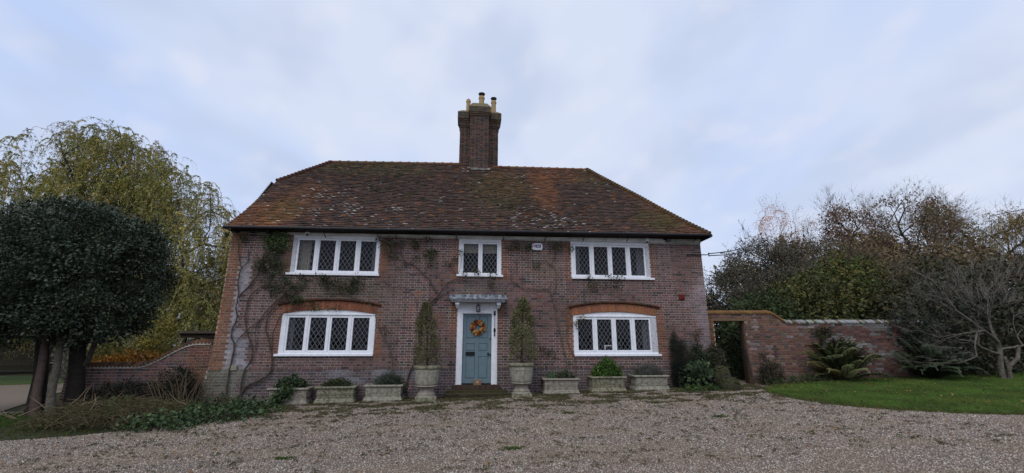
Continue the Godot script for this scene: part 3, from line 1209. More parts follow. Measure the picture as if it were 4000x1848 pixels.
	# half round ridge tiles, hip tiles on the right, verge of the half hip
	var x := -5.02
	while x < 4.4:
		var e := minf(x + 0.31, 4.45)
		if not (x > -0.5 and e < 1.1):
			var rt := MB.new()
			var pts := []
			for q in 4:
				var xx := lerpf(x, e + 0.012, q / 3.0)
				pts.append(Vector3(xx, ridge_y(xx) - 0.055 + (0.012 if q == 3 else 0.0), -3.0))
			rt.tube(pts, [0.092, 0.094, 0.096, 0.104], 12)
			part(rf, "ridge_tile", rt, palette_mat(vary(L(128, 82, 62).lerp(L(92, 84, 54), rng.randf() * 0.5 + (0.3 if x < -2.0 else 0.0)), 0.14), 0.93, ttex, "tile"))
		x = e
	for r in rows:
		for side in 2:
			if side == 1 and r < 30:
				continue
			var s0 := float(r) / rows
			var s1 := minf(s0 + 1.5 / rows, 1.0)
			var f := roof_right if side == 0 else roof_left
			var a := roof_at(f.call(s0), s0) + Vector3(0, 0.024, 0)
			var b := roof_at(f.call(s1), s1) + Vector3(0, 0.012, 0)
			var rt := MB.new()
			rt.tube([a, b], [0.085, 0.05], 9)
			var tone := L(104, 80, 54) if side == 0 else L(92, 60, 50)
			part(rf, "hip_tile", rt, palette_mat(vary(tone, 0.2), 0.93, ttex, "tile"))


func eaves(h: Node3D) -> void:
	# pale plaster cove under the eaves, black half round gutter and its iron brackets
	var mb := MB.new()
	var n := 60
	for k in n:
		var a := lerpf(-6.5, 7.08, float(k) / n)
		var b := lerpf(-6.5, 7.08, float(k + 1) / n)
		var c := L(226, 228, 226)
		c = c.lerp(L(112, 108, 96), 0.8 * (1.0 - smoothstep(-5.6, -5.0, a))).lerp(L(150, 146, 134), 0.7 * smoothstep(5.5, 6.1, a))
		mb.col = vary(c, 0.06)
		var pr := [Vector2(0.012, -0.12), Vector2(0.06, -0.105), Vector2(0.065, -0.05), Vector2(0.12, 0.0), Vector2(0.3, 0.03)]
		for q in 4:
			var f0 := q / 4.0
			var f1 := (q + 1) / 4.0
			var low := 4.485
			mb.quad(Vector3(a, lerpf(low, eave_y(a), f0) + pr[q].y, pr[q].x), Vector3(b, lerpf(low, eave_y(b), f0) + pr[q].y, pr[q].x), Vector3(b, lerpf(low, eave_y(b), f1) + pr[q + 1].y, pr[q + 1].x), Vector3(a, lerpf(low, eave_y(a), f1) + pr[q + 1].y, pr[q + 1].x))
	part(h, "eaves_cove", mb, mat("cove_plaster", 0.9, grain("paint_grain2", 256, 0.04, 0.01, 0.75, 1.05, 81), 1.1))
	var black := mat("gutter_black", 0.5, null, 1.0, L(24, 24, 26), false)
	mb = MB.new()
	var runs := 10
	for k in runs:
		var a := lerpf(-6.56, 7.22, float(k) / runs)
		var b := lerpf(-6.56, 7.22, float(k + 1) / runs)
		mb.tube([Vector3(a, eave_y(a) - 0.03 + rr(-0.006, 0.006), 0.37), Vector3(b + 0.02, eave_y(b) - 0.03 + rr(-0.006, 0.006), 0.37)], [0.048, 0.05], 12)
	mb.tube([Vector3(7.22, 4.545, 0.42), Vector3(7.22, 4.53, -2.0), Vector3(7.22, 4.53, -6.2)], [0.055, 0.055, 0.055], 10)
	var gut := part(h, "gutter", mb, black)
	for x in [-5.42, -4.0, -2.05, -0.35, 1.02, 2.25, 3.4, 4.75, 6.85]:
		var b2 := MB.new()
		var y := eave_y(x)
		b2.tube([Vector3(x, y - 0.1, 0.36), Vector3(x, y - 0.115, 0.24), Vector3(x, y - 0.14, 0.1), Vector3(x, y - 0.19, 0.02)], [0.012, 0.011, 0.011, 0.014], 6)
		part(gut, "gutter_bracket", b2, black)
	# loose black cable looped along the cove
	mb = MB.new()
	var pts := []
	var rad := []
	for k in 60:
		var xx := lerpf(-4.1, 4.0, k / 59.0)
		pts.append(Vector3(xx, eave_y(xx) - 0.055 - 0.035 * absf(sin(k * 0.42)), 0.13))
		rad.append(0.006)
	mb.tube(pts, rad, 4)
	part(h, "cable", mb, black)
	for k in 3:
		mb = MB.new()
		var xx := -6.32 + k * 0.42
		mb.tube([Vector3(xx, 4.42, 0.02), Vector3(xx, 4.38, 0.24)], [0.05, 0.06], 9)
		part(h, "rafter_foot", mb, mat("black_timber", 0.8, null, 1.0, L(28, 27, 27), false))


func chimney(h: Node3D) -> void:
	var btex: Texture2D = texs["brick_grain"]
	var mm: Material = mats["mortar"]
	var list := []
	var mb := MB.new()
	# [x0, x1, z0, z1, y0, y1, how weathered]
	var blocks := [[-0.42, 1.05, -3.6, -3.16, 7.2, 9.6, 0.0], [-0.43, 1.07, -3.63, -3.14, 9.6, 9.66, 0.2], [-0.45, 1.09, -3.65, -3.12, 9.66, 9.8, 0.3], [-0.47, 1.11, -3.67, -3.1, 9.8, 9.87, 0.3],
		[-0.495, 1.14, -3.69, -3.07, 9.87, 9.94, 0.5], [-0.52, 1.165, -3.72, -3.04, 9.94, 10.22, 0.85],
		[-0.03, 0.67, -3.8, -2.75, 7.2, 9.9, 0.0], [-0.06, 0.7, -3.83, -2.72, 9.9, 9.97, 0.3], [-0.085, 0.725, -3.85, -2.695, 9.97, 10.03, 0.5], [-0.1, 0.74, -3.87, -2.675, 10.03, 10.27, 0.85]]
	for b in blocks:
		mb.col = L(150, 140, 130)
		mb.box(Vector3(b[0], b[4], b[2]), Vector3(b[1], b[5], b[3]))
		var weather: float = b[6]
		var colour := func(_u, _v, hd):
			var c := L(112, 82, 70).lerp(L(84, 64, 57), rng.randf())
			if rng.randf() < (0.4 if hd else 0.12):
				c = L(66, 60, 60)
			return vary(c.lerp(L(98, 98, 84).lerp(L(96, 88, 52), rng.randf()), weather * rr(0.3, 1.0)), 0.2)
		var w: float = b[1] - b[0]
		var dp: float = b[3] - b[2]
		for f in [[Transform3D(Basis(), Vector3(b[0], 0, b[3])), w], [Transform3D(Basis(Vector3.UP, -PI / 2), Vector3(b[0], 0, b[2])), dp], [Transform3D(Basis(Vector3.UP, PI / 2), Vector3(b[1], 0, b[3])), dp]]:
			lay_bricks(f[0], b[4], b[5], 0.0695, func(_v): return [[0.0, f[1]]], colour, list, 0.008)
	# sloping mortar on top of the caps
	mb.col = L(128, 116, 88)
	var tops := [[-0.52, 1.165, -3.72, -3.04, 10.221, 10.36, 0.16], [-0.1, 0.74, -3.87, -2.675, 10.271, 10.48, 0.14]]
	for b in tops:
		var k: float = b[6]
		var lo := [Vector3(b[0], b[4], b[3]), Vector3(b[1], b[4], b[3]), Vector3(b[1], b[4], b[2]), Vector3(b[0], b[4], b[2])]
		var hi := [Vector3(b[0] + k, b[5], b[3] - k), Vector3(b[1] - k, b[5], b[3] - k), Vector3(b[1] - k, b[5], b[2] + k), Vector3(b[0] + k, b[5], b[2] + k)]
		for q in 4:
			mb.quad(lo[q], lo[(q + 1) % 4], hi[(q + 1) % 4], hi[q])
		mb.quad(hi[0], hi[1], hi[2], hi[3])
	var ch := part(h, "chimney", mb, mm)
	place_bricks(ch, "brick", "brickwork", list, 300, mats["brickwork"], btex)
	# lead flashing where the stack meets the tiles
	mb = MB.new()
	for k in 7:
		var x := -0.1 + k * 0.12
		var s := 0.93 + rr(-0.008, 0.004)
		mb.col = vary(L(132, 126, 118), 0.3)
		var p := roof_at(x, s) + Vector3(0, 0.05, 0.02)
		var q := roof_at(x, s - 0.01 - rr(0, 0.035)) + Vector3(0, 0.045, 0.02)
		mb.quad(q, q + Vector3(0.118, rr(-0.02, 0.02), 0), p + Vector3(0.118, 0, 0), p)
		mb.quad(p, p + Vector3(0.118, 0, 0), p + Vector3(0.118, rr(0.03, 0.07), -0.03), p + Vector3(0, rr(0.03, 0.07), -0.03))
	part(ch, "flashing", mb, mat("old_flashing", 0.85, btex, 0.5))
	var clay := mat("buff_clay", 0.85, btex, 0.4, L(196, 168, 122), false)
	var cowlm := mat("cowl_metal", 0.5, null, 1.0, L(44, 42, 40), false)
	for p in [[Vector3(-0.13, 10.3, -3.2), 0.082, 0.5, false], [Vector3(0.39, 10.4, -3.15), 0.105, 0.56, true], [Vector3(0.87, 10.28, -3.2), 0.095, 0.54, true]]:
		var r: float = p[1]
		var hh: float = p[2]
		var pot := MB.new()
		var prof := [Vector2(r * 1.12, 0), Vector2(r, hh * 0.3), Vector2(r * 0.96, hh * 0.78), Vector2(r * 1.16, hh * 0.82), Vector2(r * 1.2, hh * 0.9), Vector2(r * 1.02, hh * 0.94), Vector2(r * 1.05, hh)]
		if p[3]:
			prof += [Vector2(r * 0.8, hh), Vector2(r * 0.8, hh - 0.1)]
		else:
			prof += [Vector2(r * 0.8, hh + 0.04), Vector2(r * 0.4, hh + 0.07), Vector2(0, hh + 0.08)]
		pot.lathe(prof, 16, Transform3D(Basis(), p[0]))
		part(ch, "chimney_pot", pot, clay)
		if p[3]:
			var cw := MB.new()
			var at: Vector3 = p[0] + Vector3(0, hh, 0)
			for q in 5:
				var a := TAU * q / 5.0 + 0.3
				cw.box(Vector3(cos(a) * r * 0.85 - 0.008, -0.02, sin(a) * r * 0.85 - 0.008), Vector3(cos(a) * r * 0.85 + 0.008, 0.09, sin(a) * r * 0.85 + 0.008), Transform3D(Basis(), at))
			cw.lathe([Vector2(r * 0.95, 0.05), Vector2(r * 1.0, 0.08), Vector2(r * 1.28, 0.11), Vector2(r * 1.3, 0.13), Vector2(r * 0.6, 0.165), Vector2(0, 0.17)], 14, Transform3D(Basis(), at))
			cw.lathe([Vector2(0, 0.112), Vector2(r * 1.28, 0.11)], 14, Transform3D(Basis(), at))
			part(ch, "cowl", cw, cowlm)


# ---------------------------------------------------------------- plant building
# a cloud of leaves, used many times over; colours multiply those of the copies
func leaf_clump(count: int, r: float, length: float, width: float, seed_: int, lift := 0.2, flat := 1.0) -> ArrayMesh:
	var key := "clump_%d_%.3f_%.3f_%.3f_%d_%.2f_%.2f" % [count, r, length, width, seed_, lift, flat]
	if texs.has(key):
		return texs[key]
	var h := RandomNumberGenerator.new()
	h.seed = seed_
	var mb := MB.new()
	for k in count:
		var d := Vector3(h.randf_range(-1, 1), h.randf_range(-1, 1), h.randf_range(-1, 1)).normalized()
		var at := d * r * pow(h.randf(), 0.45)
		at.y *= flat
		var dir := (d + Vector3(h.randf_range(-1, 1), h.randf_range(-1, 1) + lift, h.randf_range(-1, 1)) * 0.9).normalized()
		var up := (Vector3.UP + Vector3(h.randf_range(-1, 1), h.randf_range(-1, 1), h.randf_range(-1, 1)) * 0.9).normalized()
		var f := h.randf_range(0.62, 1.3)
		mb.col = Color(f * h.randf_range(0.9, 1.12), f, f * h.randf_range(0.85, 1.1))
		var s := h.randf_range(0.7, 1.2)
		mb.leaf(at, dir, up, length * s, width * s)
	texs[key] = mb.mesh()
	return texs[key]


# bare twigs forking away from the origin along +y
func twig_spray(count: int, length: float, thick: float, seed_: int, spread := 0.7, leaves := 0, leaf_len := 0.05) -> ArrayMesh:
	var key := "spray_%d_%.3f_%.4f_%d_%.2f_%d" % [count, length, thick, seed_, spread, leaves]
	if texs.has(key):
		return texs[key]
	var h := RandomNumberGenerator.new()
	h.seed = seed_
	var mb := MB.new()
	var stem := [Vector3.ZERO, Vector3(h.randf_range(-0.1, 0.1), 0.5, h.randf_range(-0.1, 0.1)) * length, Vector3(h.randf_range(-0.2, 0.2), 1.0, h.randf_range(-0.2, 0.2)) * length]
	mb.tube(stem, [thick, thick * 0.7, thick * 0.3], 3, false)
	var ends := [stem[2]]
	for k in count:
		var f := h.randf_range(0.1, 0.9)
		var p: Vector3 = stem[0].lerp(stem[1], f * 2.0) if f < 0.5 else stem[1].lerp(stem[2], f * 2.0 - 1.0)
		var d := Vector3(h.randf_range(-1, 1) * spread, h.randf_range(0.3, 1.0), h.randf_range(-1, 1) * spread).normalized()
		var l := length * h.randf_range(0.25, 0.6)
		var q := p + d * l * 0.5
		var e := q + (d + Vector3(h.randf_range(-1, 1), h.randf_range(-0.3, 0.8), h.randf_range(-1, 1)) * 0.4).normalized() * l * 0.5
		mb.tube([p, q, e], [thick * 0.6, thick * 0.45, thick * 0.22], 3, false)
		ends.append(e)
		ends.append(q)
	for k in leaves:
		var e: Vector3 = ends[h.randi() % ends.size()]
		var f := h.randf_range(0.7, 1.25)
		mb.col = Color(f, f, f)
		mb.leaf(e, Vector3(h.randf_range(-1, 1), h.randf_range(-1, 0.6), h.randf_range(-1, 1)).normalized(), Vector3(h.randf_range(-1, 1), 1, h.randf_range(-1, 1)).normalized(), leaf_len * h.randf_range(0.7, 1.3), leaf_len * 0.6)
	texs[key] = mb.mesh()
	return texs[key]


# a hanging withy: thin stem falling along -y with narrow leaves
func withy(length: float, leaves: int, leaf_len: float, seed_: int, lean := 0.35) -> ArrayMesh:
	var key := "withy_%.2f_%d_%.3f_%d" % [length, leaves, leaf_len, seed_]
	if texs.has(key):
		return texs[key]
	var h := RandomNumberGenerator.new()
	h.seed = seed_
	var mb := MB.new()
	for w in 3:
		var pts := []
		var out := Vector3(h.randf_range(-1, 1), 0, h.randf_range(-1, 1)) * lean
		for k in 6:
			var t := k / 5.0
			pts.append(out * (1.0 - pow(1.0 - t, 2)) * length + Vector3(0, 0.18 * t - 1.1 * t * t, 0) * length + Vector3(h.randf_range(-1, 1), 0, h.randf_range(-1, 1)) * 0.03)
		mb.col = Color(0.7, 0.6, 0.5)
		mb.tube(pts, [0.007, 0.006, 0.005, 0.004, 0.003, 0.002], 3, false)
		for k in leaves / 3:
			var f := h.randf() * 4.99
			var a: Vector3 = pts[int(f)].lerp(pts[int(f) + 1], f - int(f))
			var g := h.randf_range(0.65, 1.3)
			mb.col = Color(g * h.randf_range(0.9, 1.15), g, g * h.randf_range(0.7, 1.0))
			mb.leaf(a, Vector3(h.randf_range(-1, 1), h.randf_range(-1.6, -0.1), h.randf_range(-1, 1)).normalized(), Vector3(h.randf_range(-1, 1), 0.6, h.randf_range(-1, 1)).normalized(), leaf_len * h.randf_range(0.7, 1.2), leaf_len * 0.26)
	texs[key] = mb.mesh()
	return texs[key]


func leaf_mat(key: String, rough := 0.65, through := 0.25) -> StandardMaterial3D:
	if mats.has(key):
		return mats[key]
	var m := StandardMaterial3D.new()
	m.resource_name = key
	m.roughness = rough
	m.metallic_specular = 0.35
	m.vertex_color_use_as_albedo = true
	m.cull_mode = BaseMaterial3D.CULL_DISABLED
	if through > 0:
		m.backlight_enabled = true
		m.backlight = Color(through, through, through)
	mats[key] = m
	return m


# limbs grown from a trunk towards the given points; returns {mesh, nodes, parents}
func grow(trunk: Array, goals: Array, r_base: float, r_tip: float, seg := 0.5, wild := 0.12, colour := Color(1, 1, 1)) -> Dictionary:
	var pos := []
	var par := []
	for k in trunk.size():
		pos.append(trunk[k])
		par.append(k - 1)
	var root: Vector3 = trunk[-1]
	var order := []
	for g in goals:
		order.append([g.distance_to(root), g])
	order.sort_custom(func(a, b): return a[0] < b[0])
	var tips := []
	for o in order:
		var g: Vector3 = o[1]
		var best := 0
		var bd := 1e9
		for k in range(maxi(0, trunk.size() / 2), pos.size()):
			var d: float = pos[k].distance_to(g) + 0.25 * absf(pos[k].distance_to(root))
			# limbs prefer to run outwards and upwards
			if pos[k].y > g.y + 0.2:
				d *= 1.35
			if par[k] >= 0:
				d *= 1.45 - 0.45 * (pos[k] - pos[par[k]]).normalized().dot((g - pos[k]).normalized())
			if d < bd:
				bd = d
				best = k
		var p: Vector3 = pos[best]
		var dist := p.distance_to(g)
		var n := maxi(1, int(dist / seg))
		var dir: Vector3 = (p - pos[par[best]]).normalized() if par[best] >= 0 else Vector3.UP
		var last := best
		for k in n:
			var t := float(k + 1) / n
			var straight := p.lerp(g, t)
			var q := straight + dir * dist * 0.1 * sin(t * PI) + Vector3(rr(-1, 1), rr(-1, 1), rr(-1, 1)) * wild * seg * (0.0 if k == n - 1 else 1.0)
			pos.append(q)
			par.append(last)
			last = pos.size() - 1
		tips.append(last)
	var burden := PackedFloat32Array()
	burden.resize(pos.size())
	var kids := []
	kids.resize(pos.size())
	for k in pos.size():
		kids[k] = []
	for k in range(pos.size() - 1, -1, -1):
		if kids[k].is_empty():
			burden[k] = 1.0
		if par[k] >= 0:
			burden[par[k]] += burden[k]
			kids[par[k]].append(k)
	var total: float = burden[0]
	var rad := PackedFloat32Array()
	rad.resize(pos.size())
	for k in pos.size():
		rad[k] = maxf(r_tip, r_base * pow(burden[k] / total, 0.56))
	for k in mini(3, trunk.size()):
		rad[k] *= [1.35, 1.12, 1.03][k]
	var mb := MB.new()
	mb.col = colour
	var starts := [0]
	for k in pos.size():
		var ks: Array = kids[k]
		if ks.size() > 1:
			var big: int = ks[0]
			for q in ks:
				if burden[q] > burden[big]:
					big = q
			for q in ks:
				if q != big:
					starts.append(q)
	for s in starts:
		var pts := []
		var rs := []
		if par[s] >= 0:
			pts.append(pos[par[s]])
			rs.append(minf(rad[par[s]], rad[s] * 1.15))
		var k: int = s
		while true:
			pts.append(pos[k])
			rs.append(rad[k])
			var ks: Array = kids[k]
			if ks.is_empty():
				break
			var big: int = ks[0]
			for q in ks:
				if burden[q] > burden[big]:
					big = q
			k = big
		rs[-1] = r_tip * 0.5
		if pts.size() > 1:
			var r0: float = rs[mini(1, rs.size() - 1)]
			mb.tube(pts, rs, 9 if r0 > 0.09 else (6 if r0 > 0.03 else 4), false)
	return {"mesh": mb.mesh(), "pos": pos, "par": par, "tips": tips}


func in_ball() -> Vector3:
	while true:
		var p := Vector3(rr(-1, 1), rr(-1, 1), rr(-1, 1))
		if p.length_squared() < 1.0:
			return p
	return Vector3.ZERO


# points through a set of lobes [centre, radii], denser near the outside
func crown_points(lobes: Array, count: int, inner := 0.55) -> Array:
	var out := []
	var vol := []
	var sum := 0.0
	for l in lobes:
		var r: Vector3 = l[1]
		sum += pow(r.x * r.y * r.z, 0.8)
		vol.append(sum)
	while out.size() < count:
		var pick := rng.randf() * sum
		var k := 0
		while vol[k] < pick:
			k += 1
		var d := in_ball()
		var len := d.length()
		if len < 0.05:
			continue
		d = d / len * lerpf(inner, 1.0, pow(rng.randf(), 0.7)) if rng.randf() < 0.75 else d
		out.append(lobes[k][0] + d * lobes[k][1])
	return out


# leaves at points: a MultiMesh under the plant
func foliage(parent: Node3D, called: String, mesh: Mesh, m: Material, pts: Array, tones: Array, s0 := 0.8, s1 := 1.25, upright := false) -> void:
	var xf := []
	var cols := PackedColorArray()
	for p in pts:
		var b := turned(rr(-PI, PI), rr(-0.25, 0.25), rr(-0.25, 0.25)) if upright else any_turn()
		xf.append(Transform3D(b.scaled(Vector3.ONE * rr(s0, s1)), p))
		var age := 0.68 + 0.64 * blot(p.x + p.z * 0.6, p.y - p.z * 0.3, 2.6, 3.0)
		var tone: Color = tones[rng.randi() % tones.size()].lerp(tones[rng.randi() % tones.size()], rng.randf())
		cols.append(vary(Color(tone.r * age, tone.g * age, tone.b * age), 0.18))
	many(parent, called, mesh, m, xf, cols)


func bark(key: String, c0: Color, c1: Color) -> StandardMaterial3D:
	return relief(mat("bark_" + key, 0.95, blotched("bark_" + key, 256, 0.03, c0.linear_to_srgb(), c1.linear_to_srgb(), 0.5, 0.4, key.length() * 7 + 3), 0.7), height_tex("bark_height", 256, 0.08, 3, 17), 1.2)


# a bush: a few stems and leaf clumps through its lobes
func bush(called: String, label: String, category: String, at: Vector3, lobes: Array, count: int, mesh: Mesh, tones: Array, group := "", stems := 5, inner := 0.5, s0 := 0.75, s1 := 1.25) -> Node3D:
	var o := thing(called, label, category, at, group)
	var goals := crown_points(lobes, stems * 4, 0.3)
	var g := grow([Vector3(0, -0.05, 0), Vector3(0, 0.08, 0)], goals, 0.035, 0.005, 0.3, 0.2)
	part(o, "stem", g.mesh, bark("twig", L(92, 80, 66), L(60, 52, 44)))
	foliage(o, "foliage", mesh, leaf_mat("leaf"), crown_points(lobes, count, inner), tones, s0, s1)
	return o


# ---------------------------------------------------------------- roses and other climbers on the front wall
func stem_part(o: Node3D, flat: Array, r0: float, r1: float, m: Material, z := 0.05) -> void:
	var pts := []
	var rad := []
	var raw := []
	for k in flat.size() / 2:
		raw.append(Vector3(flat[k * 2], flat[k * 2 + 1], z + (0.035 if flat[k * 2 + 1] < 0.74 else 0.0)))
	for k in raw.size() - 1:
		for q in 3:
			var t := q / 3.0
			var p0: Vector3 = raw[maxi(k - 1, 0)]
			var p3: Vector3 = raw[mini(k + 2, raw.size() - 1)]
			pts.append((raw[k] as Vector3).cubic_interpolate(raw[k + 1], p0, p3, t) + Vector3(rr(-0.012, 0.012), rr(-0.012, 0.012), rr(-0.01, 0.015)))
	pts.append(raw[-1])
	for k in pts.size():
		rad.append(0.85 * lerpf(r0, r1, float(k) / (pts.size() - 1)) * rr(0.85, 1.15))
	var mb := MB.new()
	mb.tube(pts, rad, 6)
	part(o, "stem", mb, m)


func wall_leaves(o: Node3D, spots: Array, tones: Array, density := 900.0) -> void:
	var pts := []
	for s in spots:
		var n := maxi(4, int(s[2] * s[3] * density))
		for k in n:
			var d := in_ball()
			if rng.randf() < 0.45 * smoothstep(0.4, 0.6, blot(s[0] + d.x * s[2], s[1] + d.y * s[3], 6.0, 3.0)):
				continue
			pts.append(Vector3(s[0] + d.x * s[2] * 1.1, s[1] + d.y * s[3] * 1.1, 0.07 + absf(d.z) * minf(0.16, s[3])))
	foliage(o, "foliage", leaf_clump(12, 0.075, 0.055, 0.036, 5, -0.2), leaf_mat("rose_leaf", 0.6, 0.2), pts, tones, 0.7, 1.2)


func wall_plants() -> void:
	var grey := bark("rose", L(108, 96, 86), L(76, 66, 60))
	var pale := bark("pale_rose", L(140, 126, 108), L(96, 84, 72))
	var green := [L(78, 90, 60), L(62, 72, 48), L(92, 104, 68)]
	var darkg := [L(62, 68, 48), L(74, 78, 54), L(54, 58, 46)]
	var a := thing("climbing_rose", "bare twisted climber with two grey stems on the limewashed left corner", "climbing plant", Vector3.ZERO, "climbers on the house front")
	stem_part(a, [-5.97, 0.0, -6, 0.52, -5.98, 1.04, -5.98, 1.32, -6.11, 1.65, -6.01, 2.06, -6.09, 2.32, -6.06, 2.57, -6.12, 3, -6.09, 3.36, -5.96, 3.58, -6, 3.9], 0.027, 0.014, grey)
	stem_part(a, [-6.09, 3.36, -6.2, 3.71, -6.28, 4.12], 0.018, 0.01, grey)
	stem_part(a, [-6.06, 2.59, -5.82, 2.92, -5.66, 3.23, -5.58, 3.72, -5.5, 3.95, -5.46, 4.27], 0.028, 0.01, grey)
	stem_part(a, [-5.63, 0.05, -5.66, 0.6, -5.52, 0.99, -5.53, 1.24, -5.71, 1.65, -5.81, 2.07, -5.81, 2.4, -5.73, 2.71, -5.53, 2.88, -5.29, 2.93], 0.027, 0.012, grey)
	stem_part(a, [-6, 1.32, -5.77, 1.69, -5.49, 1.94, -5.32, 2.2], 0.012, 0.007, grey)
	wall_leaves(a, [[-5.67, 3.4, 0.18, 0.18], [-6.1, 4.2, 0.12, 0.1]], green, 500.0)
	var b := thing("climbing_rose", "leafy climber with a thick leaning stem rising left of the windows to the gutter", "climbing plant", Vector3.ZERO, "climbers on the house front")
	stem_part(b, [-5.7, 0.02, -5.54, 0.32, -5.25, 0.47, -5.03, 0.63, -4.99, 0.91, -5.05, 1.24, -5.19, 1.57, -5.27, 1.82, -5.23, 2.15, -5.05, 2.41, -4.87, 2.63, -4.47, 2.76], 0.036, 0.013, grey, 0.06)
	stem_part(b, [-5.51, 1.82, -5.32, 2.2, -4.96, 2.63, -4.8, 2.67], 0.022, 0.012, grey)
	stem_part(b, [-5.05, 1.24, -5.04, 1.65, -4.96, 1.99, -4.79, 2.24, -4.43, 2.35, -4.14, 2.4], 0.022, 0.008, grey, 0.07)
	stem_part(b, [-5.43, 1.2, -5.51, 1.65, -5.52, 1.9], 0.012, 0.006, grey)
	stem_part(b, [-5.23, 2.6, -5.3, 3.1, -5.2, 3.6, -5.25, 4.1], 0.018, 0.008, grey)
	wall_leaves(b, [[-5.27, 4.23, 0.34, 0.2], [-5.2, 4.0, 0.25, 0.15]], [L(84, 102, 60), L(66, 84, 50), L(98, 116, 72)], 1000.0)
	wall_leaves(b, [[-5.23, 3.8, 0.3, 0.32], [-5.28, 3.5, 0.3, 0.28], [-5.17, 3.1, 0.35, 0.24], [-5.26, 2.79, 0.23, 0.14], [-4.81, 2.84, 0.28, 0.2], [-4.62, 3.02, 0.3, 0.16], [-4.42, 3.12, 0.16, 0.07], [-4.77, 2.58, 0.5, 0.1], [-4.51, 2.46, 0.28, 0.08], [-4.04, 2.37, 0.14, 0.1], [-3.56, 2.33, 0.16, 0.06]], darkg + [L(78, 90, 60)], 430.0)
	var c := thing("climbing_rose", "thin climber arching over the lower left window with leaves under the upper sill", "climbing plant", Vector3.ZERO, "climbers on the house front")
	stem_part(c, [-1.92, 0.74, -1.96, 1.03, -2.11, 1.4, -2.3, 1.74, -2.46, 2.09, -2.61, 2.43, -3.14, 2.65, -3.71, 2.73, -4.12, 2.64], 0.017, 0.008, pale)
	stem_part(c, [-1.99, 1.19, -1.86, 1.49, -1.86, 1.57], 0.01, 0.005, pale)
	stem_part(c, [-2.31, 3.11, -2.07, 2.93, -1.77, 2.93, -1.54, 2.8, -1.39, 2.53, -1.36, 2.31], 0.012, 0.007, pale)
	stem_part(c, [-1.98, 0.2, -1.94, 0.5, -1.92, 0.74], 0.018, 0.016, pale)
	wall_leaves(c, [[-3.95, 3.12, 0.22, 0.1], [-3.73, 3.04, 0.32, 0.13], [-3.12, 2.95, 0.26, 0.15], [-3.01, 3.14, 0.17, 0.07], [-3.4, 2.85, 0.4, 0.1]], darkg, 560.0)
	wall_leaves(c, [[-2.32, 3.97, 0.16, 0.26], [-2.57, 4.3, 0.07, 0.05], [-2.2, 1.7, 0.1, 0.2]], [L(86, 80, 52), L(62, 62, 42)], 260.0)
	var d := thing("climbing_rose", "forked climber spreading between the left windows and the canopy", "climbing plant", Vector3.ZERO, "climbers on the house front")
	stem_part(d, [-1.5, 0.1, -1.5, 0.57, -1.35, 0.94, -1.26, 1.32, -1.22, 1.75, -1.15, 2.14, -1.08, 2.45, -0.78, 2.72, -0.88, 2.85, -1.02, 3.08, -1.21, 3.3, -1.49, 3.53, -1.72, 3.62, -1.87, 3.85, -1.92, 4.08, -2.07, 4.22], 0.03, 0.009, grey)
	stem_part(d, [-0.78, 2.72, -0.61, 2.99, -0.35, 3.16, 0.02, 3.14, 0.34, 3.12], 0.02, 0.008, grey)
	stem_part(d, [-1.08, 2.45, -0.73, 2.68, -0.38, 2.91], 0.02, 0.009, grey)
	stem_part(d, [-1.21, 3.3, -1.48, 3.31, -1.75, 3.32], 0.012, 0.006, grey)
	stem_part(d, [-1.21, 3.3, -1.13, 3.49, -1.05, 3.82], 0.01, 0.006, grey)
	stem_part(d, [-0.31, 3.3, -0.5, 3.55, -0.41, 3.78], 0.01, 0.005, grey)
	stem_part(d, [-0.26, 3.32, -0.18, 3.65, -0.23, 3.93], 0.008, 0.004, grey)
	wall_leaves(d, [[-2.2, 4.2, 0.2, 0.16], [-2.17, 3.83, 0.16, 0.12], [-1.88, 4.07, 0.16, 0.13], [-1.52, 4.13, 0.26, 0.1], [-1.18, 4.22, 0.16, 0.1], [-1.91, 3.54, 0.11, 0.1], [-1.5, 3.71, 0.12, 0.08], [-0.45, 3.68, 0.14, 0.16], [-0.19, 3.88, 0.06, 0.13], [-0.08, 3.34, 0.16, 0.06], [0.26, 3.39, 0.08, 0.06], [0.68, 3.26, 0.1, 0.1], [0.68, 3.01, 0.08, 0.06]], darkg + [L(78, 76, 48)], 420.0)
	wall_leaves(d, [[-1.07, 3.72, 0.16, 0.25]], [L(62, 78, 46), L(50, 60, 38)], 700.0)
	var e := thing("climbing_rose", "looping climber below the alarm box between door and right windows", "climbing plant", Vector3.ZERO, "climbers on the house front")
	stem_part(e, [2.82, 0.1, 2.79, 0.71, 2.8, 0.93, 2.74, 1.19, 2.66, 1.58, 2.63, 1.76, 2.51, 2.3, 2.42, 2.71, 2.31, 2.89, 2.05, 2.91, 1.63, 2.93, 1.35, 3.11], 0.022, 0.011, pale)
	stem_part(e, [2.42, 2.73, 2.55, 3.04, 2.56, 3.46, 2.39, 3.65, 2.16, 3.76, 1.78, 3.76, 1.54, 3.85, 1.45, 4.06, 1.16, 4.08], 0.018, 0.007, pale)
	stem_part(e, [2.31, 2.89, 2.43, 3.08], 0.01, 0.006, grey)
	stem_part(e, [2.44, 3.65, 2.55, 3.94, 2.7, 4.19, 2.75, 4.38], 0.009, 0.005, grey)
	stem_part(e, [1.35, 3.11, 1.21, 3.25, 1.4, 3.49, 1.38, 3.72, 1.26, 3.77], 0.009, 0.005, grey)
	wall_leaves(e, [[1.26, 4.05, 0.17, 0.09], [1.42, 4.2, 0.1, 0.15], [1.68, 4.13, 0.2, 0.15], [2.0, 3.66, 0.14, 0.1], [2.64, 4.2, 0.18, 0.12], [3.0, 4.1, 0.05, 0.09], [2.3, 1.13, 0.2, 0.07], [2.1, 1.25, 0.06, 0.05]], darkg + [L(80, 84, 52)], 440.0)
	var f := thing("climbing_rose", "slender climber framing the lower right window with one pale bloom at its corner", "climbing plant", Vector3.ZERO, "climbers on the house front")
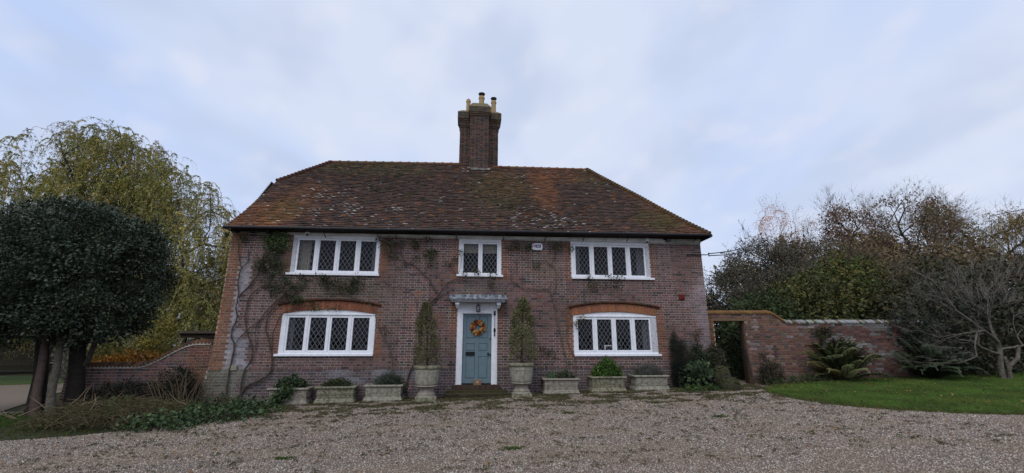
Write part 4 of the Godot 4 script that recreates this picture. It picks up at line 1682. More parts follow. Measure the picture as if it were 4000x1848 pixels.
	stem_part(f, [3.05, 0.3, 3.05, 0.76, 3.03, 1.01, 2.9, 1.32, 2.81, 1.61, 2.83, 1.85, 2.84, 2.21, 2.97, 2.53, 3.19, 2.77, 3.53, 2.84, 4.2, 2.83], 0.018, 0.008, pale)
	stem_part(f, [2.83, 1.76, 2.97, 1.94, 3.09, 2.03], 0.008, 0.005, grey)
	stem_part(f, [3.43, 2.85, 3.54, 3.19, 3.67, 3.29], 0.008, 0.004, grey)
	stem_part(f, [3.77, 2.84, 3.8, 3.15, 4.08, 3.22], 0.008, 0.004, grey)
	stem_part(f, [4.25, 2.83, 4.36, 3.16, 4.56, 3.26], 0.008, 0.004, grey)
	wall_leaves(f, [[3.18, 2.03, 0.15, 0.15], [3.34, 1.93, 0.13, 0.09], [3.62, 3.3, 0.17, 0.06], [4.12, 3.28, 0.16, 0.06], [4.41, 3.27, 0.16, 0.08], [4.25, 3.0, 0.3, 0.1], [3.6, 3.02, 0.2, 0.12]], darkg + [L(70, 78, 46)], 380.0)
	var bl := MB.new()
	for k in 8:
		var an := TAU * k / 8.0
		bl.col = vary(L(226, 206, 176), 0.08)
		bl.leaf(Vector3(3.31, 2.13, 0.1), Vector3(cos(an), sin(an), 0.5).normalized(), Vector3(0, 0, 1), 0.05, 0.045)
	part(f, "bloom", bl, leaf_mat("leaf"))


# ---------------------------------------------------------------- things standing and hanging at the front
func stone_mat(key: String, c0: Color, c1: Color, cut := 0.55) -> StandardMaterial3D:
	return relief(mat(key, 0.95, blotched(key, 512, 0.014, c0.linear_to_srgb(), c1.linear_to_srgb(), cut, 0.3, key.length() * 13), 0.8, Color.WHITE, false), height_tex("stone_height", 256, 0.1, 3, 27), 0.5)


func trough(label: String, at: Vector3, turn: float, m: Material, length := 0.86) -> Node3D:
	var o := thing("stone_planter", label, "planter", at, "stone troughs along the house wall")
	o.rotation.y = turn
	var hx := length / 2.0
	var hz := 0.2
	var mb := MB.new()
	mb.rect_lathe(hx, hz, [Vector2(0.0, 0.12), Vector2(0.008, 0.32), Vector2(0.008, 0.33)])
	part(o, "trough_body", mb, m)
	mb = MB.new()
	mb.rect_lathe(hx, hz, [Vector2(0.045, -0.08), Vector2(0.045, 0.05), Vector2(0.03, 0.062), Vector2(0.03, 0.085), Vector2(0.012, 0.1), Vector2(0.016, 0.115), Vector2(-0.01, 0.125)])
	part(o, "base_moulding", mb, m)
	mb = MB.new()
	mb.rect_lathe(hx, hz, [Vector2(0.006, 0.326), Vector2(0.02, 0.34), Vector2(0.045, 0.35), Vector2(0.058, 0.362), Vector2(0.058, 0.385), Vector2(0.05, 0.395), Vector2(-0.01, 0.397), Vector2(-0.015, 0.36)])
	part(o, "rim", mb, m)
	mb = MB.new()
	mb.box(Vector3(-hx + 0.01, 0.3, -hz + 0.01), Vector3(hx - 0.01, 0.365, hz - 0.01))
	part(o, "soil", mb, mat("soil", 1.0, texs["brick_grain"], 0.5, L(52, 44, 36), false))
	# carved panels on the front, one each on the ends
	var n := 5
	for k in n + 2:
		var t := Transform3D(Basis(), Vector3(lerpf(-hx, hx, (k + 0.5) / n), 0.225, hz + 0.004))
		var w := length / n * 0.42
		if k >= n:
			var s := -1.0 if k == n else 1.0
			t = Transform3D(Basis(Vector3.UP, s * PI / 2), Vector3(s * (hx + 0.004), 0.225, 0))
			w = 0.13
		var pb := MB.new()
		for e in [[-w, -0.085, w, -0.072], [-w, 0.072, w, 0.085], [-w, -0.0719, -w + 0.012, 0.0719], [w - 0.012, -0.0719, w, 0.0719]]:
			pb.box(Vector3(e[0], e[1], -0.01), Vector3(e[2], e[3], 0.009), t)
		for q in 6:
			var a := TAU * q / 6.0 + 0.3
			pb.lump(t * Vector3(cos(a) * 0.032, sin(a) * 0.035, 0.0), Vector3(0.022, 0.022, 0.014), q + k, 6, 3, 0.3)
		pb.lump(t * Vector3(0, 0, 0.002), Vector3(0.018, 0.018, 0.016), k, 6, 3, 0.2)
		part(o, "carved_panel", pb, m)
	return o


func planting(called: String, label: String, at: Vector3, spread: Vector3, count: int, mesh: Mesh, tones: Array, s0 := 0.7, s1 := 1.2, extra := []) -> Node3D:
	var o := thing(called, label, "plant", at, "planting in the stone troughs")
	var pts := []
	var sb := MB.new()
	for k in count:
		var d := in_ball()
		pts.append(Vector3(d.x * spread.x, absf(d.y) * spread.y * (1.0 - 0.4 * absf(d.x)) + 0.02, d.z * spread.z))
		if k % 4 == 0:
			sb.tube([Vector3(d.x * spread.x * 0.5, -0.02, d.z * spread.z * 0.5), pts[-1]], [0.006, 0.003], 4, false)
	part(o, "stem", sb, bark("twig", L(92, 80, 66), L(60, 52, 44)))
	foliage(o, "foliage", mesh, leaf_mat("leaf"), pts, tones, s0, s1)
	for e in extra:
		foliage(o, "foliage", e[0], leaf_mat("leaf"), e[1], e[2], 0.7, 1.2)
	return o


func front_objects() -> void:
	var pale := stone_mat("pale_stone", L(186, 180, 164), L(150, 146, 126))
	var mossy := stone_mat("mossy_stone", L(168, 162, 140), L(118, 116, 88), 0.52)
	var worn := stone_mat("worn_stone", L(178, 172, 158), L(150, 132, 114), 0.62)
	var p := [
		["stone planter with a trailing ivy plant, first from the left house corner", -4.33, -0.07, 0.02, worn],
		["stone planter with broken dark hollows in its front, left of the lavender planter", -3.21, -0.045, 0.04, mossy],
		["stone planter with clean carved front, beside the left urn", -2.03, -0.015, -0.02, pale],
		["stone planter with grassy tuft hanging over its left end, beside the right urn", 2.53, 0.11, -0.06, worn],
		["moss green stone planter under the lower right window, holding the tallest bright green plant", 3.8, 0.15, -0.01, mossy],
		["stone planter with grey lavender under the right end of the window", 4.99, 0.175, 0.0, pale]]
	for e in p:
		trough(e[0], Vector3(e[1], e[2], 0.36), e[3], e[4])
	var small := leaf_clump(14, 0.07, 0.045, 0.028, 11)
	var fine := leaf_clump(26, 0.08, 0.045, 0.009, 12, 0.6)
	var ivy := leaf_clump(9, 0.09, 0.075, 0.065, 13, -0.1)
	var trail := []
	for k in 60:
		var t := rng.randf()
		trail.append(Vector3(0.0 - 0.3 * t + rr(-0.12, 0.12), 0.03 - 0.36 * t + rr(-0.03, 0.05), 0.27 + rr(0.0, 0.06)))
	planting("ivy_plant", "dark ivy spilling over the front of the first planter", Vector3(-4.3, 0.3, 0.36), Vector3(0.36, 0.24, 0.2), 130, ivy, [L(52, 66, 44), L(66, 84, 56), L(88, 102, 78)], 0.7, 1.2, [[ivy, trail, [L(62, 80, 50), L(82, 100, 66)]]])
	planting("low_herb_plant", "low mixed herbs in the second planter", Vector3(-3.2, 0.33, 0.36), Vector3(0.38, 0.16, 0.18), 130, small, [L(64, 72, 48), L(82, 90, 62), L(58, 62, 42)])
	var flowers := []
	for k in 9:
		flowers.append(Vector3(0.5 + rr(-0.06, 0.1), rr(-0.12, 0.08), 0.16 + rr(-0.05, 0.08)))
	planting("lavender", "bluish green lavender with pink flowers at its right end", Vector3(-1.95, 0.36, 0.34), Vector3(0.4, 0.3, 0.2), 230, fine, [L(72, 84, 72), L(88, 98, 88), L(60, 70, 52)], 0.8, 1.3, [[leaf_clump(8, 0.03, 0.03, 0.028, 14), flowers, [L(196, 140, 164), L(176, 116, 140)]], [small, [Vector3(0.46, 0.0, 0.16), Vector3(0.5, -0.08, 0.2), Vector3(0.42, 0.05, 0.15)], [L(60, 74, 46)]]])
	# tuft of strappy leaves
	var o := thing("grassy_tuft_plant", "strappy green tuft hanging over the left end of the fourth planter", "plant", Vector3(2.3, 0.47, 0.38), "planting in the stone troughs")
	var gb := MB.new()
	for k in 90:
		var a := rng.randf() * TAU
		var r := rr(0.08, 0.24)
		gb.col = vary(L(70, 92, 62), 0.25)
		var q0 := Vector3(cos(a) * 0.03, 0, sin(a) * 0.03)
		var q1 := Vector3(cos(a) * r * 0.5, rr(0.12, 0.24), sin(a) * r * 0.5)
		var q2 := Vector3(cos(a) * r, rr(-0.16, 0.08), sin(a) * r)
		gb.leaf(q0, (q1 - q0).normalized(), Vector3(cos(a), 0.1, sin(a)), (q1 - q0).length() * 1.1, 0.012)
		gb.leaf(q1, (q2 - q1).normalized(), Vector3(cos(a), 1, sin(a)), (q2 - q1).length(), 0.012)
	part(o, "foliage", gb, leaf_mat("leaf"), true)
	planting("low_daisy_plant", "low grey green daisies in the fourth planter", Vector3(2.68, 0.47, 0.36), Vector3(0.28, 0.2, 0.16), 90, small, [L(70, 78, 52), L(92, 96, 74), L(60, 66, 46)])
	planting("bright_shrub", "bright green bushy plant in the fifth planter", Vector3(3.82, 0.51, 0.36), Vector3(0.42, 0.5, 0.2), 260, small, [L(68, 98, 38), L(56, 82, 36), L(88, 116, 48)], 0.9, 1.4)
	planting("lavender", "silver grey lavender in the sixth planter, beside the yew", Vector3(5.0, 0.53, 0.36), Vector3(0.44, 0.34, 0.2), 240, fine, [L(96, 100, 90), L(112, 114, 106), L(72, 78, 62)], 0.8, 1.3)

	# two urns with clipped evergreens
	var urn := thing("stone_urn", "tall stone urn left of the blue door", "urn", Vector3(-0.95, -0.01, 0.75), "urns either side of the door")
	var body := MB.new()
	body.lathe([Vector2(0.0, 0.36), Vector2(0.15, 0.362), Vector2(0.215, 0.375), Vector2(0.255, 0.40), Vector2(0.275, 0.43), Vector2(0.292, 0.56), Vector2(0.305, 0.70), Vector2(0.312, 0.705), Vector2(0.312, 0.72), Vector2(0.303, 0.727), Vector2(0.306, 0.775)], 32)
	part(urn, "urn_body", body, pale)
	body = MB.new()
	body.lathe([Vector2(0.304, 0.772), Vector2(0.322, 0.785), Vector2(0.338, 0.80), Vector2(0.342, 0.83), Vector2(0.334, 0.858), Vector2(0.315, 0.872), Vector2(0.29, 0.872), Vector2(0.275, 0.85), Vector2(0.27, 0.76)], 32)
	part(urn, "rim", body, mossy)
	body = MB.new()
	body.lathe([Vector2(0.262, 0.395), Vector2(0.278, 0.385), Vector2(0.28, 0.37), Vector2(0.262, 0.358), Vector2(0.2, 0.345), Vector2(0.175, 0.32), Vector2(0.168, 0.28), Vector2(0.178, 0.24), Vector2(0.205, 0.205), Vector2(0.225, 0.195), Vector2(0.225, 0.175), Vector2(0.212, 0.168), Vector2(0.235, 0.15), Vector2(0.235, 0.13)].map(func(v): return v), 32)
	var flip := [Vector2(0.235, 0.13), Vector2(0.235, 0.15), Vector2(0.212, 0.168), Vector2(0.225, 0.175), Vector2(0.225, 0.195), Vector2(0.205, 0.205), Vector2(0.178, 0.24), Vector2(0.168, 0.28), Vector2(0.175, 0.32), Vector2(0.2, 0.345), Vector2(0.262, 0.358), Vector2(0.28, 0.37), Vector2(0.278, 0.385), Vector2(0.262, 0.395)]
	body = MB.new()
	body.lathe(flip, 32)
	part(urn, "pedestal", body, worn)
	body = MB.new()
	body.rect_lathe(0.25, 0.25, [Vector2(0.006, -0.12), Vector2(0.004, 0.12), Vector2(-0.006, 0.13), Vector2(-0.25, 0.131)])
	part(urn, "plinth", body, mossy)
	body = MB.new()
	body.lathe([Vector2(0.28, 0.82), Vector2(0.0, 0.83)], 16)
	part(urn, "soil", body, mats["soil"])
	urn.rotation.y = 0.05
	copy(urn, "tall stone urn right of the blue door", Vector3(1.46, 0.035, 0.62), -0.06)
	for e in [[Vector3(-0.95, 0.82, 0.75), 1.56, 0.36, 0.17, -0.10, "sparse clipped evergreen leaning left in the left urn", [L(98, 96, 66), L(126, 120, 86), L(82, 78, 58)]], [Vector3(1.46, 0.865, 0.62), 1.68, 0.39, 0.22, 0.06, "fuller clipped evergreen cone in the right urn", [L(104, 108, 70), L(134, 132, 90), L(88, 88, 62)]]]:
		var sh := thing("topiary_shrub", e[5], "shrub", e[0], "clipped evergreens in the urns")
		var goals := []
		var pts := []
		for k in 820:
			var t := pow(rng.randf(), 0.85)
			var r := lerpf(e[2], e[3], pow(t, 1.3)) * (1.0 - pow(t, 9))
			var d := in_ball()
			var f := 0.45 + 0.55 * sqrt(rng.randf())
			var a := rng.randf() * TAU
			if rng.randf() < 0.5 * smoothstep(0.45, 0.62, blot(cos(a) * 0.4 + e[0].x, t * 1.6, 3.5, 2.0)):
				continue
			var q := Vector3(cos(a) * r * f + e[4] * t, 0.03 + t * e[1], sin(a) * r * f) + d * 0.04
			pts.append(q)
			if k % 9 == 0:
				goals.append(q)
		var gr := grow([Vector3(0, -0.05, 0), Vector3(e[4] * 0.1, 0.2, 0), Vector3(e[4] * 0.4, e[1] * 0.5, 0), Vector3(e[4] * 0.9, e[1] * 0.92, 0)], goals, 0.022, 0.003, 0.12, 0.15)
		part(sh, "stem", gr.mesh, bark("twig", L(92, 80, 66), L(60, 52, 44)))
		foliage(sh, "foliage", leaf_clump(11, 0.06, 0.04, 0.02, 15), leaf_mat("leaf"), pts, e[6], 0.75, 1.25)

	# autumn wreath on the door
	var wr := thing("autumn_wreath", "round wreath of orange and yellow autumn leaves hanging on the blue door", "wreath", Vector3(0.328, 1.835, -0.04))
	var rb := MB.new()
	var rp := []
	var rrr := []
	for k in 25:
		rp.append(Vector3(cos(TAU * k / 24.0) * 0.12, sin(TAU * k / 24.0) * 0.12, 0.0))
		rrr.append(0.02)
	rb.tube(rp, rrr, 6)
	part(wr, "ring", rb, mat("wreath_ring", 0.95, texs["brick_grain"], 0.3, L(74, 46, 32), false))
	var leaf := []
	for k in 3:
		var lb := MB.new()
		for q in 5:
			var a := (q - 2) * 0.62 + rr(-0.1, 0.1)
			lb.leaf(Vector3.ZERO, Vector3(sin(a), cos(a), 0.25 * rr(-1, 1)).normalized(), Vector3(0, 0, 1), 0.075 * (1.0 - 0.16 * absf(q - 2)), 0.032)
		leaf.append(lb.mesh())
	var lc := [L(160, 88, 40), L(180, 128, 62), L(124, 60, 36), L(190, 158, 96), L(80, 44, 34), L(138, 72, 40)]
	for k in 72:
		var a := TAU * k / 24.0 + rr(-0.1, 0.1)
		var ringr := 0.085 + 0.042 * (k / 24)
		var lo := part(wr, "leaf", leaf[k % 3], mat("wreath_leaf_%d" % (k * 5 % 6), 0.7, null, 1.0, lc[k * 5 % 6], false))
		lo.transform = Transform3D(turned(rr(-0.6, 0.6), rr(-0.6, 0.6), a - PI / 2 + rr(-0.9, 0.9)), Vector3(cos(a) * ringr, sin(a) * ringr, 0.012 + rr(0.0, 0.035)))
	# parcel leaning on the door
	var bx := thing("cardboard_parcel", "small brown cardboard parcel left against the bottom of the door", "parcel", Vector3(0.335, 0.318, 0.065))
	bx.rotation.y = 0.03
	var bb := MB.new()
	bb.cbox(Vector3(-0.104, 0, -0.05), Vector3(0.104, 0.132, 0.055), 0.004)
	part(bx, "carton", bb, mat("cardboard", 0.9, texs["brick_grain"], 0.4, L(152, 118, 92), false))
	bb = MB.new()
	bb.box(Vector3(-0.1045, 0.1325, -0.02), Vector3(0.1045, 0.1335, 0.02))
	bb.box(Vector3(-0.03, 0.06, 0.0552), Vector3(0.03, 0.105, 0.0562))
	part(bx, "tape", bb, mat("parcel_tape", 0.5, null, 1.0, L(176, 160, 136), false))
	# lantern under the canopy
	var black: Material = mats["black_iron"]
	var ln := thing("porch_lantern", "black caged porch lantern hanging under the canopy", "lantern", Vector3(0.32, 2.24, 0.2))
	var lb2 := MB.new()
	lb2.tube([Vector3(0, 0.2, 0), Vector3(0, 0.27, 0)], [0.008, 0.008], 6)
	lb2.lathe([Vector2(0.062, 0.165), Vector2(0.06, 0.175), Vector2(0.03, 0.2), Vector2(0.012, 0.215), Vector2(0, 0.22)], 8)
	lb2.lathe([Vector2(0.0, -0.012), Vector2(0.03, -0.005), Vector2(0.05, 0.008), Vector2(0.05, 0.018)], 8)
	part(ln, "cap", lb2, black)
	lb2 = MB.new()
	for k in 8:
		var a := TAU * k / 8.0
		lb2.tube([Vector3(cos(a) * 0.05, 0.01, sin(a) * 0.05), Vector3(cos(a) * 0.058, 0.17, sin(a) * 0.058)], [0.005, 0.005], 4)
	for y in [0.06, 0.12]:
		lb2.lathe([Vector2(0.056, y - 0.005), Vector2(0.06, y), Vector2(0.056, y + 0.005)], 8)
	part(ln, "cage", lb2, black)
	lb2 = MB.new()
	lb2.lathe([Vector2(0.0, 0.015), Vector2(0.042, 0.018), Vector2(0.046, 0.165), Vector2(0.0, 0.166)], 10)
	part(ln, "glass_jar", lb2, mat("frosted_glass", 0.3, null, 1.0, L(150, 152, 156), false))
	# wrought iron bell pull on the right door post
	var bp := thing("bell_pull", "black wrought iron bell pull on the right white door post", "bell pull", Vector3(0.787, 1.6, 0.05))
	var pb := MB.new()
	pb.tube([Vector3(0, 0.07, 0.01), Vector3(0, 0.62, 0.01)], [0.007, 0.007], 6)
	part(bp, "rod", pb, black)
	pb = MB.new()
	for y in [0.6, 0.66]:
		pb.lathe([Vector2(0.0, y - 0.03), Vector2(0.03, y - 0.02), Vector2(0.022, y), Vector2(0.032, y + 0.02), Vector2(0, y + 0.03)], 8)
	for y in [0.19, 0.13]:
		pb.lathe([Vector2(0.0, y - 0.03), Vector2(0.03, y - 0.02), Vector2(0.02, y), Vector2(0.03, y + 0.02), Vector2(0, y + 0.03)], 8)
	pb.box(Vector3(-0.03, 0.575, -0.016), Vector3(0.03, 0.615, 0.0))
	pb.box(Vector3(-0.03, 0.145, -0.016), Vector3(0.03, 0.185, 0.0))
	part(bp, "bracket", pb, black)
	pb = MB.new()
	pb.lathe([Vector2(0.0, -0.01), Vector2(0.012, 0.0), Vector2(0.02, 0.04), Vector2(0.01, 0.08), Vector2(0.006, 0.1)], 8, Transform3D(Basis(), Vector3(0, 0, 0.01)))
	part(bp, "handle", pb, black)

	# security cameras, floodlights, alarm box
	var plastic := mat("white_plastic", 0.4, null, 1.0, L(214, 216, 222), false)
	var lens := mat("dark_lens", 0.15, null, 1.0, L(14, 14, 16), false)
	for e in [["white dome security camera above the upper left window", Vector3(-4.47, 4.44, 0.1), 0.3], ["white dome security camera above the upper right window", Vector3(5.36, 4.47, 0.1), -0.25]]:
		var cm := thing("security_camera", e[0], "security camera", e[1], "cameras under the eaves")
		cm.rotation = Vector3(0.35, e[2], 0)
		var cb := MB.new()
		cb.lathe([Vector2(0.07, -0.05), Vector2(0.072, -0.03), Vector2(0.06, 0.0), Vector2(0.058, 0.03), Vector2(0, 0.032)], 16)
		part(cm, "mount", cb, plastic)
		cb = MB.new()
		cb.lump(Vector3(0, -0.055, 0.02), Vector3(0.06, 0.06, 0.06), 1, 16, 8, 0.0)
		part(cm, "ball", cb, plastic)
		cb = MB.new()
		cb.lathe([Vector2(0.034, 0.0), Vector2(0.03, 0.01), Vector2(0, 0.012)], 12, Transform3D(Basis(Vector3.RIGHT, PI / 2 + 0.6), Vector3(0.0, -0.085, 0.066)))
		part(cm, "camera_lens", cb, lens)
	for e in [["black floodlight under the eaves at the left end", Vector3(-5.85, 4.42, 0.13), 0.0], ["black floodlight under the eaves at the right end, right of a camera", Vector3(6.03, 4.45, 0.13), 0.0], ["black floodlight on the left house corner, turned to the side", Vector3(-6.56, 4.27, 0.16), -1.1]]:
		var fl := thing("floodlight", e[0], "floodlight", e[1], "floodlights under the eaves")
		fl.rotation = Vector3(0.5, e[2], 0)
		var fb := MB.new()
		fb.cbox(Vector3(-0.075, -0.05, -0.02), Vector3(0.075, 0.05, 0.03), 0.012)
		part(fl, "lamp_housing", fb, black)
		fb = MB.new()
		fb.box(Vector3(-0.06, -0.036, 0.0302), Vector3(0.06, 0.036, 0.033))
		part(fl, "lamp_glass", fb, mat("lamp_pane", 0.2, null, 1.0, L(92, 96, 104), false))
		fb = MB.new()
		fb.tube([Vector3(0, 0.0, -0.02), Vector3(0, 0.05, -0.1)], [0.014, 0.014], 6)
		fb.box(Vector3(-0.14, -0.015, -0.08), Vector3(-0.085, 0.03, -0.03))
		part(fl, "arm", fb, black)
	var al := thing("alarm_box", "white alarm box with blue panel reading tsi, high right of the small window", "alarm box", Vector3(2.01, 4.16, 0.01))
	var ab := MB.new()
	var prof := []
	var ring := []
	for k in 28:
		var a := TAU * k / 28.0
		var x := signf(cos(a)) * pow(absf(cos(a)), 0.45) * 0.165
		var y := signf(sin(a)) * pow(absf(sin(a)), 0.45) * 0.096 - 0.012 * absf(sin(a)) * (1.0 - absf(x) / 0.165) * signf(-sin(a))
		ring.append(Vector2(x, y))
	for k in 28:
		var u: Vector2 = ring[k]
		var v: Vector2 = ring[(k + 1) % 28]
		ab.quad(Vector3(u.x, u.y, 0), Vector3(v.x, v.y, 0), Vector3(v.x, v.y, 0.055), Vector3(u.x, u.y, 0.055))
		ab.quad(Vector3(u.x, u.y, 0.055), Vector3(v.x, v.y, 0.055), Vector3(v.x * 0.93, v.y * 0.9, 0.075), Vector3(u.x * 0.93, u.y * 0.9, 0.075))
		ab.tri(Vector3(0, 0, 0.078), Vector3(u.x * 0.93, u.y * 0.9, 0.075), Vector3(v.x * 0.93, v.y * 0.9, 0.075))
	part(al, "cover", ab, plastic)
	ab = MB.new()
	ab.box(Vector3(-0.045, -0.034, 0.06), Vector3(0.108, 0.056, 0.0795))
	part(al, "blue_panel", ab, mat("navy_print", 0.5, null, 1.0, L(22, 28, 74), false))
	ab = MB.new()
	for k in 5:
		ab.box(Vector3(-0.112 + k * 0.0125, -0.03, 0.06), Vector3(-0.105 + k * 0.0125, 0.058, 0.0795))
	part(al, "pink_stripes", ab, mat("pink_print", 0.5, null, 1.0, L(206, 128, 170), false))
	var tx := TextMesh.new()
	tx.text = "tsi"
	var sf := SystemFont.new()
	sf.font_names = PackedStringArray(["Droid Sans"])
	sf.font_weight = 700
	tx.font = sf
	tx.font_size = 32
	tx.pixel_size = 0.0026
	tx.depth = 0.003
	var to := part(al, "lettering", tx, plastic)
	to.position = Vector3(0.031, 0.011, 0.081)
	ab = MB.new()
	for e in [[-0.105, -0.06], [-0.02, 0.03], [0.045, 0.105]]:
		for k in int((e[1] - e[0]) / 0.01):
			ab.box(Vector3(e[0] + k * 0.011, -0.055, 0.06), Vector3(e[0] + k * 0.011 + 0.006, -0.046, 0.0785))
	part(al, "small_print", ab, black)
	ab = MB.new()
	ab.box(Vector3(-0.12, -0.104, 0.004), Vector3(-0.08, -0.088, 0.06))
	ab.box(Vector3(0.1, -0.104, 0.004), Vector3(0.15, -0.088, 0.06))
	part(al, "mounting_tab", ab, plastic)
	# wires from the right corner of the house
	var wb := thing("wire_bracket", "black iron wire bracket with insulators on the right house corner", "bracket", Vector3(6.6, 4.03, 0.03))
	var wm := MB.new()
	wm.box(Vector3(0.0, -0.012, 0.0), Vector3(0.62, 0.012, 0.03))
	wm.tube([Vector3(0.6, 0, 0.02), Vector3(0.66, 0.0, 0.05), Vector3(0.68, -0.06, 0.08)], [0.014, 0.014, 0.014], 6)
	wm.lump(Vector3(0.68, 0.03, 0.06), Vector3(0.025, 0.035, 0.025), 3, 8, 5, 0.0)
	part(wb, "bar", wm, black)
	var wires := [
		["upper black wire from the house corner to the trees on the right", Vector3(7.28, 4.06, 0.09), Vector3(13.82, 6.12, -6), 0.1],
		["lower black wire from the house corner to the trees on the right", Vector3(7.28, 4.0, 0.1), Vector3(13.79, 5.91, -6), 0.12],
		["higher power line crossing the sky at the right edge", Vector3(23.39, 6.96, 0), Vector3(34.32, 9.73, -12), 0.06],
		["lower power line crossing the trees at the right edge", Vector3(23.29, 6.71, 0), Vector3(33.29, 8.19, -12), 0.06]]
	for w in wires:
		var o2 := thing("overhead_wire", w[0], "wire", Vector3.ZERO, "overhead wires")
		var pts := []
		var rad := []
		for k in 16:
			var t := k / 15.0
			pts.append((w[1] as Vector3).lerp(w[2], t) - Vector3(0, w[3] * 4.0 * t * (1.0 - t), 0))
			rad.append(0.016 if w[1].x < 10.0 else 0.024)
		var tb := MB.new()
		tb.tube(pts, rad, 5, false)
		part(o2, "wire", tb, black)


# ---------------------------------------------------------------- garden walls
func right_top(u: float) -> float:
	# height of the brickwork under the coping along the right wall
	if u < 1.85:
		return 2.26
	if u < 2.4:
		return lerpf(2.26, 1.98, smoothstep(1.85, 2.4, u))
	return 1.98


func right_spans(y: float) -> Array:
	var out := []
	if y < 2.06:
		out.append([0.0, 0.2])
	var end := 6.4
	if y > 1.98:
		# only the raised part over the gate
		var e := 1.85
		while e < 2.4 and right_top(e) > y:
			e += 0.02
		end = e
		if y > 2.06:
			out.append([0.0, end])
		else:
			out.append([1.1, end])
	else:
		out.append([1.1, end])
	return out


func right_brick(u: float, v: float, header: bool) -> Color:
	var c := L(140, 106, 90).lerp(L(126, 92, 82), rng.randf())
	if rng.randf() < (0.3 if header else 0.12):
		c = L(104, 92, 87)
	if u < 0.25:
		c = c.lerp(L(128, 92, 58), 0.8)
	var t := smoothstep(2.0, 3.4, u)
	c = c.lerp(L(122, 88, 84), 0.6 * smoothstep(3.4, 4.4, u))
	# white lichen crusts brick by brick on the far stretch
	var w := 0.06 + 0.75 * smoothstep(2.7, 3.8, u) * (0.35 + 0.65 * smoothstep(0.9, 1.6, v)) * (1.0 - 0.7 * bump(u, v, 3.4, 1.75, 0.5, 0.22))
	if rng.randf() < w * smoothstep(0.36, 0.6, blot(u, v, 3.4, 7.0)) * 1.3:
		c = c.lerp(L(160, 162, 158), rr(0.4, 0.9))
	elif u > 1.1 and u < 1.75 and rng.randf() < 0.16:
		c = c.lerp(L(176, 166, 158), 0.5)
	if v < 0.7:
		c = c.lerp(L(84, 84, 64), 0.5 * (1.0 - smoothstep(0.3, 0.75, v)))
	c = c.lerp(L(70, 66, 46), 0.7 * bump(u, v, 3.35, 1.72, 0.42, 0.2))
	var age := 0.66 + 0.5 * blot(u, v, 2.3, 15.0)
	return vary(Color(c.r * age, c.g * age, c.b * age).lerp(c.darkened(0.35), t * 0.4), 0.25)


